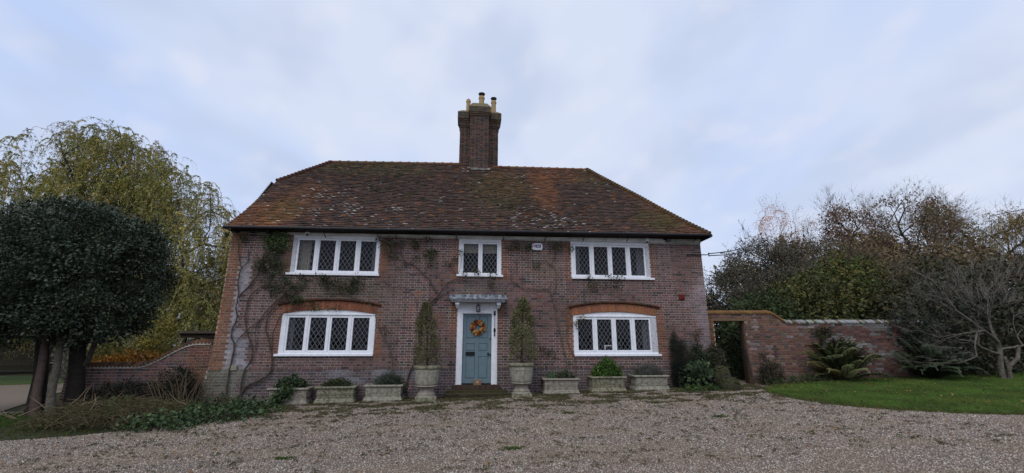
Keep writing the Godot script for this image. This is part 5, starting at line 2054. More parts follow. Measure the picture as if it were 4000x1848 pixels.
func garden_walls() -> void:
	var btex: Texture2D = texs["brick_grain"]
	var bm: Material = mats["brickwork"]
	var mm: Material = mats["mortar"]
	var ang := deg_to_rad(5.84)
	var t := Transform3D(Basis(Vector3.UP, -ang), Vector3(7.1, 0, -0.1))
	var w := thing("garden_wall", "old brick garden wall with an arched step in its coping and an open doorway, right of the house", "wall", Vector3.ZERO)
	var mb := MB.new()
	var list := []
	var spans := right_spans
	var mcol := func(u, _v): return L(176, 162, 150).lerp(L(136, 124, 114), smoothstep(2.0, 4.0, u))
	lay_mortar(mb, t, -0.1, 2.26, 0.0695, spans, mcol, 0.004)
	lay_mortar(mb, Transform3D(t.basis * Basis(Vector3.UP, PI), t * Vector3(0, 0, -0.3)), -0.1, 2.26, 0.0695, func(y): return right_spans(y).map(func(s): return [-s[1], -s[0]]), mcol)
	# jambs and underside of the doorway
	mb.col = L(150, 116, 84)
	mb.quad(t * Vector3(0.2, 0, 0), t * Vector3(0.2, 0, -0.3), t * Vector3(0.2, 2.06, -0.3), t * Vector3(0.2, 2.06, 0))
	mb.quad(t * Vector3(1.1, 0, -0.3), t * Vector3(1.1, 0, 0), t * Vector3(1.1, 2.06, 0), t * Vector3(1.1, 2.06, -0.3))
	mb.quad(t * Vector3(0.2, 2.06, -0.3), t * Vector3(1.1, 2.06, -0.3), t * Vector3(1.1, 2.06, 0), t * Vector3(0.2, 2.06, 0))
	var body := part(w, "wall_core", mb, mm)
	lay_bricks(t, -0.1, 2.265, 0.0695, spans, right_brick, list, 0.009, 0.005)
	place_bricks(body, "brick", "brickwork", list, 300, bm, btex)
	mb = MB.new()
	mb.box(Vector3(0.14, 2.061, -0.28), Vector3(1.2, 2.13, 0.016), t)
	part(w, "lintel", mb, mat("lintel_stone", 0.95, btex, 0.8, L(126, 106, 80), false))
	# saddleback coping of bricks on edge
	var cop := MB.new()
	var ends := PackedVector2Array([Vector2(-0.19, 0.0), Vector2(0.19, 0.0), Vector2(0.19, 0.04), Vector2(0.05, 0.115), Vector2(-0.05, 0.115), Vector2(-0.19, 0.04)])
	for s in ends.size():
		var a := ends[s]
		var b := ends[(s + 1) % ends.size()]
		cop.quad(Vector3(-0.036, a.y, a.x), Vector3(0.036, a.y, a.x), Vector3(0.036, b.y, b.x), Vector3(-0.036, b.y, b.x)) if false else cop.quad(Vector3(0.036, a.y, a.x), Vector3(-0.036, a.y, a.x), Vector3(-0.036, b.y, b.x), Vector3(0.036, b.y, b.x))
	for s in range(1, ends.size() - 1):
		cop.tri(Vector3(-0.036, ends[0].y, ends[0].x), Vector3(-0.036, ends[s].y, ends[s].x), Vector3(-0.036, ends[s + 1].y, ends[s + 1].x))
		cop.tri(Vector3(0.036, ends[0].y, ends[0].x), Vector3(0.036, ends[s + 1].y, ends[s + 1].x), Vector3(0.036, ends[s].y, ends[s].x))
	var cm := cop.mesh()
	var u := 0.02
	while u < 6.4:
		var slope := atan2(right_top(u + 0.04) - right_top(u - 0.04), 0.08)
		var c := L(132, 98, 60)
		if u > 2.3:
			c = L(158, 160, 154) if rng.randf() < 0.6 else (L(96, 92, 60) if rng.randf() < 0.4 else L(118, 100, 88))
		var o := part(body, "coping_brick", cm, palette_mat(vary(c, 0.14), 0.95, btex, "coping"))
		o.transform = Transform3D(t.basis * turned(0, rr(-0.02, 0.02), slope + rr(-0.02, 0.02)), t * Vector3(u, right_top(u) + 0.004 + rr(-0.004, 0.004), -0.15))
		u += 0.079 * cos(slope)
	# dark leaning gate post with its open plank gate seen edge on
	var gp := thing("garden_gate", "weathered dark timber gate post in the wall doorway with the gate edge behind it", "gate", t * Vector3(1.0, 0.2, -0.1))
	gp.rotation.y = -ang
	var gb := MB.new()
	gb.box(Vector3(0.05, 0.0, -0.06), Vector3(0.097, 1.85, 0.0))
	part(gp, "gate_post", gb, mat("dark_oak", 0.9, grain("wood_grain", 256, 0.05, 0.02, 0.6, 1.1, 91), 0.6, L(70, 58, 50), false))
	for k in 1:
		gb = MB.new()
		gb.box(Vector3(0.07, 0.05, -0.19), Vector3(0.095, 1.75, -0.065))
		part(gp, "plank", gb, mats["dark_oak"])
	var lp := thing("leaning_post", "grey timber post leaning beside the garden gate", "post", t * Vector3(1.04, 0.2, 0.12))
	gb = MB.new()
	gb.tube([Vector3(0.02, -0.1, 0.03), Vector3(0.0, 0.6, 0.0), Vector3(-0.02, 1.05, -0.04)], [0.036, 0.034, 0.03], 7)
	part(lp, "pole", gb, bark("post", L(92, 84, 70), L(58, 52, 44)))

	# left wall running down from the house
	var t2 := Transform3D(Basis(), Vector3(-9.95, 0, -0.1))
	var w2 := thing("garden_wall", "low brick garden wall sweeping down from the left house corner", "wall", Vector3.ZERO)
	mb = MB.new()
	list = []
	var sp2 := func(y):
		var end := 3.4
		var k := 0.0
		if y > left_top(-9.95):
			while k < end and left_top(-9.95 + k) < y:
				k += 0.03
		return [[k, end]]
	lay_mortar(mb, t2, -0.4, 1.42, 0.0695, sp2, func(_u, _v): return L(168, 156, 146), 0.004)
	mb.col = L(80, 66, 60)
	for k in 11:
		var a := -9.95 + k * 0.3
		mb.quad(Vector3(a + 0.3, -0.4, -0.4), Vector3(a, -0.4, -0.4), Vector3(a, left_top(a), -0.4), Vector3(a + 0.3, left_top(a + 0.3), -0.4))
	var b2 := part(w2, "wall_core", mb, mm)
	var lcol := func(x, y, hd):
		var c := L(134, 98, 92).lerp(L(116, 88, 86), rng.randf())
		if rng.randf() < (0.35 if hd else 0.12):
			c = L(92, 82, 80)
		if x > 2.75:
			c = c.lerp(L(128, 80, 50), 0.6)
		return vary(c.lerp(L(64, 62, 44), 0.5 * (1.0 - smoothstep(0.0, 0.4, y))), 0.2)
	lay_bricks(t2, -0.4, 1.42, 0.0695, sp2, lcol, list)
	place_bricks(b2, "brick", "brickwork", list, 300, bm, btex)
	var x := -9.9
	while x < -6.6:
		var slope := atan2(left_top(x + 0.05) - left_top(x - 0.05), 0.1)
		var o := part(b2, "coping_brick", cm, palette_mat(vary(L(122, 88, 66).lerp(L(74, 60, 52), rng.randf()), 0.2), 0.95, btex, "coping"))
		o.transform = Transform3D(turned(0, 0, slope - 0.25 + rr(-0.04, 0.04)), Vector3(x, left_top(x) + 0.01, -0.24))
		o.scale = Vector3(0.85, 1.0, 0.85)
		x += 0.088 * cos(slope)
	# pale mortar bed under and between the coping bricks
	mb = MB.new()
	for k in 22:
		var a := -9.93 + k * 0.15
		var c2 := [Vector3(a, left_top(a), 0), Vector3(a + 0.15, left_top(a + 0.15), 0)]
		mb.col = vary(L(168, 160, 146), 0.15)
		mb.quad(c2[0] + Vector3(0, -0.02, -0.075), c2[1] + Vector3(0, -0.02, -0.075), c2[1] + Vector3(0, 0.03, -0.085), c2[0] + Vector3(0, 0.03, -0.085))
		mb.quad(c2[0] + Vector3(0, 0.03, -0.085), c2[1] + Vector3(0, 0.03, -0.085), c2[1] + Vector3(0, 0.095, -0.2), c2[0] + Vector3(0, 0.095, -0.2))
	part(b2, "mortar_bed", mb, mm)


func left_top(x: float) -> float:
	return lerpf(0.8, 1.38, smoothstep(-8.35, -6.95, x))


# ---------------------------------------------------------------- planting to the right of the house
func fern(label: String, at: Vector3, fronds: int, length: float, tones: Array) -> void:
	var o := thing("fern", label, "fern", at, "ferns along the garden wall")
	var shapes := []
	for k in 4:
		var mb := MB.new()
		var bend := rr(0.7, 1.25)
		var pts := []
		for q in 9:
			var t := q / 8.0
			pts.append(Vector3(0, sin(t * 1.75) * 0.82 * length / bend, pow(t, 1.35) * length * 0.62 * bend))
		mb.col = Color(0.6, 0.5, 0.35)
		mb.tube(pts, [0.006, 0.006, 0.005, 0.005, 0.004, 0.004, 0.003, 0.002, 0.001], 3, false)
		for q in range(8, 54):
			var t := q / 54.0
			var f := t * 7.99
			var p: Vector3 = pts[int(f)].lerp(pts[int(f) + 1], f - int(f))
			var along: Vector3 = (pts[int(f) + 1] - pts[int(f)]).normalized()
			var w := length * 0.19 * sin(clampf(t * 1.15, 0, 1) * PI * 0.93 + 0.2)
			for s in [-1.0, 1.0]:
				var g := rr(0.7, 1.25)
				mb.col = Color(g, g, g * 0.9)
				mb.leaf(p, (Vector3(s, rr(-0.25, 0.1), 0) + along * 0.45).normalized(), Vector3(0, 1, 0.2), maxf(0.02, w), length * 0.03)
		shapes.append(mb.mesh())
	var m := leaf_mat("leaf")
	for k in fronds:
		var fo := MeshInstance3D.new()
		fo.mesh = shapes[k % 4]
		var c: Color = vary(tones[rng.randi() % tones.size()], 0.2)
		var key := "fern_%d_%d" % [tones.size(), rng.randi() % 9]
		if not mats.has(key):
			var fm: StandardMaterial3D = m.duplicate()
			fm.albedo_color = c.linear_to_srgb()
			mats[key] = fm
		fo.material_override = mats[key]
		fo.name = "frond" if k == 0 else "frond_%03d" % k
		o.add_child(fo, true)
		fo.transform = Transform3D(turned(TAU * k / fronds + rr(-0.3, 0.3), rr(-0.55, 0.7), rr(-0.3, 0.3)).scaled(Vector3.ONE * rr(0.65, 1.1)), Vector3(rr(-0.12, 0.12), 0, rr(-0.1, 0.1)))


func boulder(label: String, at: Vector3, r: Vector3, seed_: int) -> void:
	var o := thing("mossy_boulder", label, "boulder", at, "boulders by the garden gate")
	var mb := MB.new()
	mb.lump(Vector3.ZERO, r, seed_, 14, 9, 0.1)
	part(o, "rock", mb, relief(mat("mossy_rock", 1.0, blotched("mossy_rock", 512, 0.016, L(66, 62, 54).linear_to_srgb(), L(80, 82, 48).linear_to_srgb(), 0.55, 0.3, 77), 0.7, Color.WHITE, false), height_tex("stone_height", 256, 0.1, 3, 27), 2.5))
	var mo := MB.new()
	for k in 60:
		var d := in_ball().normalized()
		d.y = absf(d.y) + 0.35
		d = d.normalized()
		mo.col = vary(L(84, 86, 46).lerp(L(56, 58, 40), rng.randf()), 0.2)
		mo.lump(d * r * 0.97, Vector3(rr(0.02, 0.05), rr(0.012, 0.03), rr(0.02, 0.05)), k, 6, 3, 0.3)
	part(o, "moss", mo, mat("moss", 1.0, null, 0.3), true)


func right_garden() -> void:
	var tiny := leaf_clump(40, 0.07, 0.03, 0.006, 31, 0.6)
	var small := leaf_clump(14, 0.07, 0.045, 0.028, 11)
	var mid := leaf_clump(14, 0.13, 0.08, 0.045, 32)
	var big := leaf_clump(12, 0.2, 0.13, 0.085, 33, 0.0)
	var broad := leaf_clump(16, 0.28, 0.12, 0.09, 34, 0.0)
	var black_green := [L(34, 42, 32), L(28, 34, 28), L(42, 50, 38)]
	bush("yew_column", "pair of dark upright yew columns against the wall, right of the planters", "shrub", Vector3(5.93, 0.2, 0.3),
		[[Vector3(-0.08, 0.75, 0), Vector3(0.15, 0.8, 0.14)], [Vector3(0.12, 0.68, 0), Vector3(0.14, 0.74, 0.14)], [Vector3(0.0, 0.35, 0), Vector3(0.24, 0.4, 0.18)]], 1000, tiny, black_green, "", 4, 0.6)
	bush("evergreen_shrub", "pointed dark green shrub against the right house corner", "shrub", Vector3(6.52, 0.2, 0.3),
		[[Vector3(0, 0.9, 0), Vector3(0.13, 0.65, 0.13)], [Vector3(-0.16, 0.75, 0), Vector3(0.14, 0.4, 0.14)], [Vector3(0.08, 0.5, 0), Vector3(0.36, 0.5, 0.25)]], 330, small, [L(48, 60, 44), L(62, 72, 50), L(40, 48, 38)])
	bush("sprawling_shrub", "brownish green shrub with one tall sprig between house corner and gate", "shrub", Vector3(7.0, 0.22, 0.28),
		[[Vector3(0.02, 1.2, 0), Vector3(0.05, 0.4, 0.05)], [Vector3(0, 0.65, 0), Vector3(0.3, 0.5, 0.22)]], 260, small, [L(62, 62, 46), L(76, 72, 54), L(50, 54, 40)])
	bush("large_leaved_shrub", "low shrub with large fresh green leaves before the dark pointed shrub", "shrub", Vector3(6.22, 0.2, 0.72),
		[[Vector3(-0.02, 0.42, 0.05), Vector3(0.2, 0.16, 0.16)]], 30, big, [L(82, 100, 66), L(66, 82, 54), L(54, 66, 46)])
	bush("dark_ground_shrub", "dark undergrowth under the large leaved shrub", "shrub", Vector3(6.25, 0.18, 0.55),
		[[Vector3(0, 0.2, 0), Vector3(0.45, 0.3, 0.25)]], 160, mid, [L(46, 48, 36), L(36, 40, 32), L(58, 54, 40)])
	boulder("upper rounded mossy boulder beside the gate, left of the smaller one", Vector3(6.98, 0.46, 0.55), Vector3(0.27, 0.36, 0.24), 3)
	boulder("lower mossy boulder at the edge of the gravel before the gate", Vector3(6.92, 0.3, 1.0), Vector3(0.27, 0.24, 0.24), 8)
	bush("gate_side_shrub", "brown leaved shrub at the foot of the wall just right of the gate", "shrub", Vector3(8.5, 0.25, 0.35),
		[[Vector3(0.1, 0.3, 0), Vector3(0.36, 0.36, 0.25)], [Vector3(-0.05, 0.65, 0), Vector3(0.12, 0.35, 0.1)]], 170, small, [L(66, 60, 48), L(54, 56, 40), L(80, 72, 56)])
	fern("olive fern clump spreading against the lichened brick wall", Vector3(10.55, 0.34, 0.6), 120, 1.15, [L(98, 102, 62), L(76, 86, 52), L(104, 98, 62), L(68, 76, 48), L(82, 94, 58)])
	fern("darker fern clump at the ivy covered end of the wall", Vector3(12.95, 0.42, 1.0), 96, 1.25, [L(70, 82, 56), L(58, 68, 48)])
	bush("ivy_mound", "dark ivy smothering the far end of the garden wall", "ivy", Vector3(13.3, 0.45, 0.4),
		[[Vector3(-0.4, 1.35, 0.1), Vector3(0.6, 0.5, 0.35)], [Vector3(-0.35, 0.8, 0.15), Vector3(0.35, 0.8, 0.3)], [Vector3(0.8, 1.0, 0.1), Vector3(0.9, 0.9, 0.35)]], 480, mid, [L(50, 56, 40), L(40, 44, 34), L(64, 66, 48)])
	bush("trailing_wall_plant", "tuft of brown green plant rooted high in the wall face", "plant", Vector3(10.45, 1.72, 0.24),
		[[Vector3(0, 0, 0), Vector3(0.3, 0.16, 0.08)]], 60, small, [L(62, 58, 38), L(54, 54, 38)], "", 2)
	# dark shrubs beyond the wall end, behind the bare tree
	for e in [["dark shrub behind the bare tree, nearest the wall end", 15.0, -0.1, 1.5, 1.35], ["tall dark shrub right behind the bare tree trunk", 17.2, 0.0, 1.9, 1.7], ["dark shrub at the right edge behind the bare tree", 19.8, 0.6, 2.0, 1.9]]:
		bush("dark_shrub", e[0], "shrub", Vector3(e[1], 0.45, e[2]), [[Vector3(0, e[4] * 0.85, 0), Vector3(e[3], e[4], 1.1)], [Vector3(0.4, e[4] * 1.5, -0.3), Vector3(e[3] * 0.7, e[4] * 0.8, 0.9)], [Vector3(0, 0.4, 0.3), Vector3(e[3], 0.6, 0.9)]], 420, broad, [L(66, 70, 54), L(84, 80, 62), L(56, 60, 50)], "dark shrubs behind the bare tree", 8, 0.5)
	# yellowing hedge bushes behind the wall
	var yg := [L(92, 96, 50), L(112, 104, 56), L(74, 82, 48), L(62, 72, 44)]
	var n := 0
	for e in [["green bush behind the wall just right of the coping step", 10.3, -2.2, 1.3, 1.5, [L(62, 78, 48), L(78, 88, 52)]], ["yellowing large leaved bush behind the wall", 12.4, -2.6, 1.9, 2.0, yg], ["tallest green and gold bush behind the wall", 15.0, -3.6, 2.3, 2.55, [L(86, 98, 50), L(74, 90, 46), L(112, 104, 54)]], ["dark gold bush behind the far end of the wall", 16.2, -2.2, 1.9, 1.9, [L(70, 70, 44), L(92, 84, 50), L(54, 58, 40)]], ["olive bush filling the gap above the dark shrubs", 19.0, -3.4, 2.4, 2.5, [L(78, 74, 50), L(62, 62, 44)]]]:
		bush("hedge_bush", e[0], "bush", Vector3(e[1], 0.4, e[2]), [[Vector3(0, e[4] * 0.8, 0), Vector3(e[3], e[4], 1.3)], [Vector3(0.3, e[4] * 1.25, 0), Vector3(e[3] * 0.7, e[4] * 0.55, 1.0)], [Vector3(-0.8, e[4] * 0.8, 0.4), Vector3(e[3] * 0.7, e[4] * 0.7, 0.9)]], 700, broad, e[5], "bushes behind the garden wall", 10, 0.55)
		n += 1
	# seen through the gate
	bush("flowering_bush", "grey green bush with white flowers seen through the garden gate", "bush", Vector3(8.6, 0.3, -2.6),
		[[Vector3(0, 0.5, 0), Vector3(0.8, 0.5, 0.5)]], 240, small, [L(104, 112, 92), L(84, 94, 72), L(150, 152, 140)])
	bush("gateway_shrub", "dark green shrub just inside the garden gate on its right", "shrub", Vector3(8.75, 0.3, -1.1),
		[[Vector3(0.0, 0.8, 0), Vector3(0.35, 0.85, 0.4)]], 260, mid, [L(54, 70, 42), L(42, 54, 36)])
	for e in [["black green hedge seen through the gate opening", 9.2, -5.2, 2.2, 1.9], ["black green hedge left of the gate view behind the house corner", 6.4 + 2.4, -8.0, 2.6, 2.1]]:
		bush("dark_hedge", e[0], "hedge", Vector3(e[1], 0.3, e[2]), [[Vector3(0, e[4] * 0.8, 0), Vector3(e[3], e[4], 1.0)], [Vector3(0, 0.5, 0.2), Vector3(e[3], 0.8, 1.0)]], 620, broad, black_green, "dark hedges beyond the gate", 8)

	# bare spreading tree on the lawn
	var tr := thing("bare_tree", "bare grey branching tree with two stems on the lawn at the right", "tree", Vector3(14.35, 0.4, 1.55))
	var bk := bark("lichened", L(134, 128, 114), L(92, 84, 74))
	var goals := []
	for k in 150:
		var a := rr(-0.15, PI + 0.15)
		var r := lerpf(0.35, 1.0, pow(rng.randf(), 0.55))
		goals.append(Vector3(cos(a) * r * 2.7 + 0.2, 0.95 + sin(a) * r * 2.4 - 0.25 * absf(cos(a)) * r, rr(-1.3, 1.3) * r))
	var g := grow([Vector3(0, -0.1, 0), Vector3(0.02, 0.4, 0), Vector3(0.1, 0.85, 0.02), Vector3(0.12, 1.05, 0.0)], goals, 0.062, 0.004, 0.28, 0.12)
	part(tr, "trunk", g.mesh, bk)
	var s2 := MB.new()
	s2.tube([Vector3(0.14, -0.1, 0.05), Vector3(0.16, 0.3, 0.06), Vector3(0.2, 0.42, 0.08), Vector3(0.45, 0.62, 0.12), Vector3(0.6, 0.95, 0.1)], [0.075, 0.05, 0.05, 0.05, 0.04], 8)
	s2.tube([Vector3(0.17, 0.35, 0.06), Vector3(0.14, 0.62, 0.05), Vector3(0.16, 0.66, 0.05)], [0.05, 0.045, 0.03], 7)
	part(tr, "second_stem", s2, bk)
	var lo := MB.new()
	lo.tube([Vector3(0.06, 0.72, 0), Vector3(-0.3, 0.78, 0.12), Vector3(-0.75, 0.9, 0.25), Vector3(-1.05, 1.06, 0.3), Vector3(-1.5, 1.1, 0.35), Vector3(-1.8, 1.3, 0.4)], [0.04, 0.034, 0.028, 0.02, 0.014, 0.008], 6)
	lo.tube([Vector3(-0.85, 0.95, 0.27), Vector3(-0.8, 1.15, 0.3), Vector3(-0.75, 1.5, 0.32), Vector3(-0.95, 1.9, 0.35)], [0.024, 0.02, 0.015, 0.008], 5)
	part(tr, "low_branch", lo, bk)
	var pts := []
	for k in g.tips:
		pts.append(g.pos[k])
	var xf := []
	var cols := PackedColorArray()
	for p in pts:
		var out: Vector3 = (p - Vector3(0.1, 0.6, 0)).normalized()
		for q in 2:
			var b := Basis(Quaternion(Vector3.UP, (out + in_ball() * 0.6).normalized()))
			xf.append(Transform3D(b.scaled(Vector3.ONE * rr(0.7, 1.2)), p - out * 0.1 * q))
			cols.append(vary(L(132, 124, 114), 0.15))
	many(tr, "twigs", twig_spray(9, 0.5, 0.003, 61, 0.8), mat("twig_wood", 0.95), xf, cols)


# ---------------------------------------------------------------- left of the house
func left_garden() -> void:
	var small := leaf_clump(14, 0.07, 0.045, 0.028, 11)
	var mid := leaf_clump(14, 0.13, 0.08, 0.045, 32)
	var broad := leaf_clump(16, 0.28, 0.12, 0.09, 34, 0.0)
	var bk := bark("holly", L(92, 82, 72), L(52, 46, 42))
	# many-stemmed evergreen with a dense clipped head
	var o := thing("evergreen_tree", "large dark rounded evergreen tree on several pale stems at the left", "tree", Vector3(-9.6, -0.2, 0.5))
	var stems := [
		[[Vector3(-0.72, -0.1, -0.45), Vector3(-0.78, 0.8, -0.45), Vector3(-0.9, 1.7, -0.4), Vector3(-1.0, 2.6, -0.4)], [0.19, 0.14, 0.13, 0.1], L(66, 58, 52)],
		[[Vector3(0.03, -0.1, 0.4), Vector3(-0.1, 0.5, 0.36), Vector3(-0.22, 1.1, 0.26), Vector3(-0.48, 2.2, 0.1)], [0.12, 0.09, 0.08, 0.06], L(100, 84, 76)],
		[[Vector3(0.34, -0.1, 0.4), Vector3(0.2, 0.5, 0.36), Vector3(0.1, 1.1, 0.26), Vector3(-0.14, 2.2, 0.1)], [0.11, 0.08, 0.075, 0.06], L(112, 104, 92)],
		[[Vector3(0.32, -0.1, -0.2), Vector3(0.22, 0.7, -0.22), Vector3(0.08, 1.4, -0.25), Vector3(-0.1, 2.4, -0.2)], [0.21, 0.17, 0.16, 0.1], L(56, 50, 46)],
		[[Vector3(0.3, -0.1, -0.28), Vector3(0.2, 0.55, -0.28), Vector3(0.2, 0.95, -0.25), Vector3(0.36, 1.2, -0.25), Vector3(0.44, 1.7, -0.25), Vector3(0.46, 2.6, -0.25)], [0.065, 0.045, 0.05, 0.06, 0.055, 0.04], L(86, 78, 70)],
		[[Vector3(0.22, 0.95, -0.25), Vector3(0.16, 1.3, -0.3), Vector3(0.2, 2.2, -0.4)], [0.035, 0.03, 0.03], L(74, 66, 60)]]
	for s in stems:
		var mb := MB.new()
		mb.col = s[2]
		mb.tube(s[0], s[1], 10)
		part(o, "trunk", mb, relief(mat("holly_bark", 0.95, grain("bark_grain", 256, 0.06, 0.02, 0.55, 1.1, 19), 0.6), height_tex("bark_height", 256, 0.08, 3, 17), 1.0))
	var lobes := [[Vector3(-0.9, 3.55, -0.6), Vector3(2.5, 1.75, 1.9)], [Vector3(-1.6, 3.2, 0.2), Vector3(1.9, 1.4, 1.5)], [Vector3(0.1, 3.3, -0.3), Vector3(1.45, 1.6, 1.6)], [Vector3(0.35, 2.5, -0.2), Vector3(1.2, 0.75, 1.3)], [Vector3(-1.2, 4.05, -0.6), Vector3(1.5, 1.3, 1.4)], [Vector3(-2.4, 2.5, -0.3), Vector3(1.3, 1.0, 1.4)], [Vector3(-1.3, 2.1, 0.2), Vector3(1.6, 0.5, 1.3)], [Vector3(0.3, 2.05, 0.0), Vector3(1.2, 0.45, 1.1)], [Vector3(0.15, 4.1, -0.5), Vector3(1.0, 0.9, 1.1)]]
	for k in 64:
		var host: Array = lobes[rng.randi() % 9]
		var d := in_ball().normalized()
		d.z = absf(d.z) * 0.7 if rng.randf() < 0.6 else d.z
		lobes.append([host[0] + d * host[1] * rr(0.88, 1.0), Vector3.ONE * rr(0.18, 0.42)])
	var goals := crown_points(lobes, 90, 0.4)
	var g := grow([Vector3(0, 1.7, 0), Vector3(0, 2.1, 0)], goals, 0.1, 0.01, 0.4, 0.2)
	part(o, "branches", g.mesh, bk)
	var leaves := crown_points(lobes, 5200, 0.72)
	leaves = leaves.filter(func(p): return blot(p.x + p.z * 0.7, p.y + p.z * 0.4, 3.2, 20.0) > 0.38 + rr(-0.08, 0.08))
	foliage(o, "crown", leaf_clump(26, 0.15, 0.075, 0.042, 51, 0.1), leaf_mat("gloss_leaf", 0.42, 0.1), leaves, [L(50, 62, 46), L(60, 72, 54), L(40, 48, 39), L(76, 88, 68), L(58, 65, 47)], 0.7, 1.35)

	# cut branches heaped in front, with ivy beside them
	var br := thing("brush_pile", "heap of cut brown branches and twigs on the ground before the left wall", "brush pile", Vector3(-6.95, -0.2, 2.25))
	var mb := MB.new()
	for k in 900:
		var d := in_ball()
		var c := Vector3(d.x * 1.5, absf(d.y) * 0.46 * (1.0 - 0.35 * absf(d.x)), d.z * 1.05)
		var dir := Vector3(rr(-1, 1), rr(-0.22, 0.3), rr(-0.8, 0.8)).normalized()
		var l := rr(0.3, 1.1)
		mb.col = vary(L(98, 82, 62).lerp(L(84, 84, 54), rng.randf()).lerp(L(84, 70, 58), rng.randf() * 0.6), 0.2)
		var r := rr(0.003, 0.008)
		var pts := []
		for q in 4:
			var t := q / 3.0 - 0.5
			pts.append(c + dir * l * t + Vector3(0, -0.25 * t * t * l + 0.08, 0) + in_ball() * 0.03)
		mb.tube(pts, [r, r * 0.9, r * 0.7, r * 0.4], 3, false)
	for k in 26:
		var p := Vector3(rr(-1.7, 1.2), rr(0.05, 0.4), rr(-0.6, 0.7))
		var dir := Vector3(rr(-1, 1), rr(0.1, 0.6), rr(-0.3, 0.3)).normalized()
		mb.col = vary(L(128, 112, 90), 0.15)
		mb.tube([p, p + dir * 0.2 + in_ball() * 0.05, p + dir * 0.4 + in_ball() * 0.12], [0.008, 0.006, 0.003], 4, false)
	part(br, "twigs", mb, mat("twig_wood", 0.95), true)
	var lf := []
	for k in 520:
		var d := in_ball()
		lf.append(Vector3(d.x * 1.6, absf(d.y) * 0.5, d.z * 1.0))
	foliage(br, "dead_leaves", small, leaf_mat("leaf"), lf, [L(98, 80, 54), L(84, 92, 52), L(76, 84, 46), L(66, 72, 44)], 0.6, 1.0)
	var iv := bush("ivy_patch", "bright green ivy spreading over the ground at the left house corner", "ivy", Vector3(-5.1, -0.14, 2.35),
		[[Vector3(0.0, 0.05, 0), Vector3(1.0, 0.26, 0.6)], [Vector3(-0.5, 0.05, 0.7), Vector3(0.8, 0.2, 0.45)], [Vector3(0.5, 0.1, -0.6), Vector3(0.6, 0.26, 0.5)]], 420, leaf_clump(9, 0.09, 0.075, 0.065, 13, -0.1), [L(62, 82, 50), L(78, 100, 62), L(50, 64, 42), L(92, 108, 74)], "", 5, 0.35, 0.7, 1.15)
	iv.set_meta("category", "ivy")
	bush("low_weeds", "low weeds and leaf litter at the foot of the left house corner", "weeds", Vector3(-5.9, -0.1, 0.75),
		[[Vector3(0, 0.05, 0), Vector3(0.9, 0.22, 0.5)]], 170, small, [L(74, 82, 50), L(92, 84, 58), L(58, 66, 42)])
	# dark ivy and twiggy stems at the foot of the left wall
	for e in [["dark ivy against the left wall, behind the brush pile", -8.3, 0.12, 0.95, 0.42], ["dark ivy at the foot of the left wall by the house corner", -7.15, 0.15, 0.6, 0.62]]:
		bush("wall_ivy", e[0], "ivy", Vector3(e[1], -0.2, e[2]), [[Vector3(0, e[4] * 0.7, 0), Vector3(e[3], e[4], 0.28)]], 300, small, [L(44, 50, 38), L(34, 38, 32), L(56, 58, 42)], "dark ivy along the left wall", 6)
	var tw := thing("bare_shrub", "thin bare shrub stems leaning on the left house corner", "shrub", Vector3(-6.85, -0.2, 0.35))
	mb = MB.new()
	for k in 34:
		var a := rr(-0.75, 0.6)
		var l := rr(0.7, 1.55)
		var p := Vector3(rr(-0.35, 0.3), -0.05, rr(-0.1, 0.25))
		mb.col = vary(L(108, 92, 72), 0.2)
		var q := p + Vector3(sin(a) * l * 0.5, l * 0.55, rr(-0.1, 0.1))
		var e := q + Vector3(sin(a + rr(-0.5, 0.5)) * l * 0.5, l * 0.4, rr(-0.12, 0.12))
		mb.tube([p, q, e], [0.009, 0.007, 0.003], 4, false)
		if k % 2:
			mb.tube([q, q + Vector3(rr(-0.25, 0.25), rr(0.1, 0.3), rr(-0.1, 0.1))], [0.005, 0.002], 3, false)
	part(tw, "stem", mb, mat("twig_wood", 0.95))

	# garden behind the left wall
	bush("golden_hedge", "low clipped hedge of orange autumn leaves behind the left wall", "hedge", Vector3(-10.3, -0.2, -3.0),
		[[Vector3(0, 1.0, 0), Vector3(1.15, 0.42, 0.5)], [Vector3(-0.3, 0.6, 0), Vector3(1.2, 0.6, 0.5)]], 330, leaf_clump(14, 0.12, 0.085, 0.06, 52, 0), [L(190, 136, 48), L(168, 112, 46), L(206, 158, 70), L(140, 96, 44)], "", 4, 0.6)
	bush("silvery_shrub", "pale grey green shrub behind the golden hedge", "shrub", Vector3(-12.4, -0.2, -6.0),
		[[Vector3(0, 1.1, 0), Vector3(1.6, 1.1, 0.9)]], 380, leaf_clump(24, 0.2, 0.13, 0.022, 53, 0.4), [L(120, 118, 84), L(104, 108, 80), L(134, 126, 90)])
	bush("yellow_shrub", "yellow green shrub left of the golden hedge, seen below the dark tree", "shrub", Vector3(-12.1, -0.2, -4.4),
		[[Vector3(0, 0.95, 0), Vector3(0.9, 0.8, 0.6)]], 330, mid, [L(122, 118, 56), L(98, 100, 52), L(140, 126, 64)])
	bush("pale_grass_shrub", "pale grey grassy shrub half hidden by the evergreen trunks", "shrub", Vector3(-14.6, -0.2, -6.6),
		[[Vector3(0, 1.2, 0), Vector3(0.9, 1.1, 0.7)]], 330, leaf_clump(24, 0.2, 0.16, 0.018, 54, 0.8), [L(126, 124, 112), L(108, 108, 92)])
	bush("yellow_leaved_sapling", "small tree with clear yellow leaves in front of the weeping willow", "tree", Vector3(-11.0, -0.2, -4.6),
		[[Vector3(0.2, 1.9, 0), Vector3(0.5, 0.9, 0.5)], [Vector3(0.0, 1.3, 0), Vector3(0.7, 0.6, 0.5)]], 200, mid, [L(170, 152, 62), L(132, 126, 58), L(110, 104, 54)])
	# low timber shelter with a flat boarded roof
	var sh := thing("timber_shelter", "dark open timber shelter with a low boarded roof, behind the left wall", "shelter", Vector3(-10.3, -0.2, -7.2))
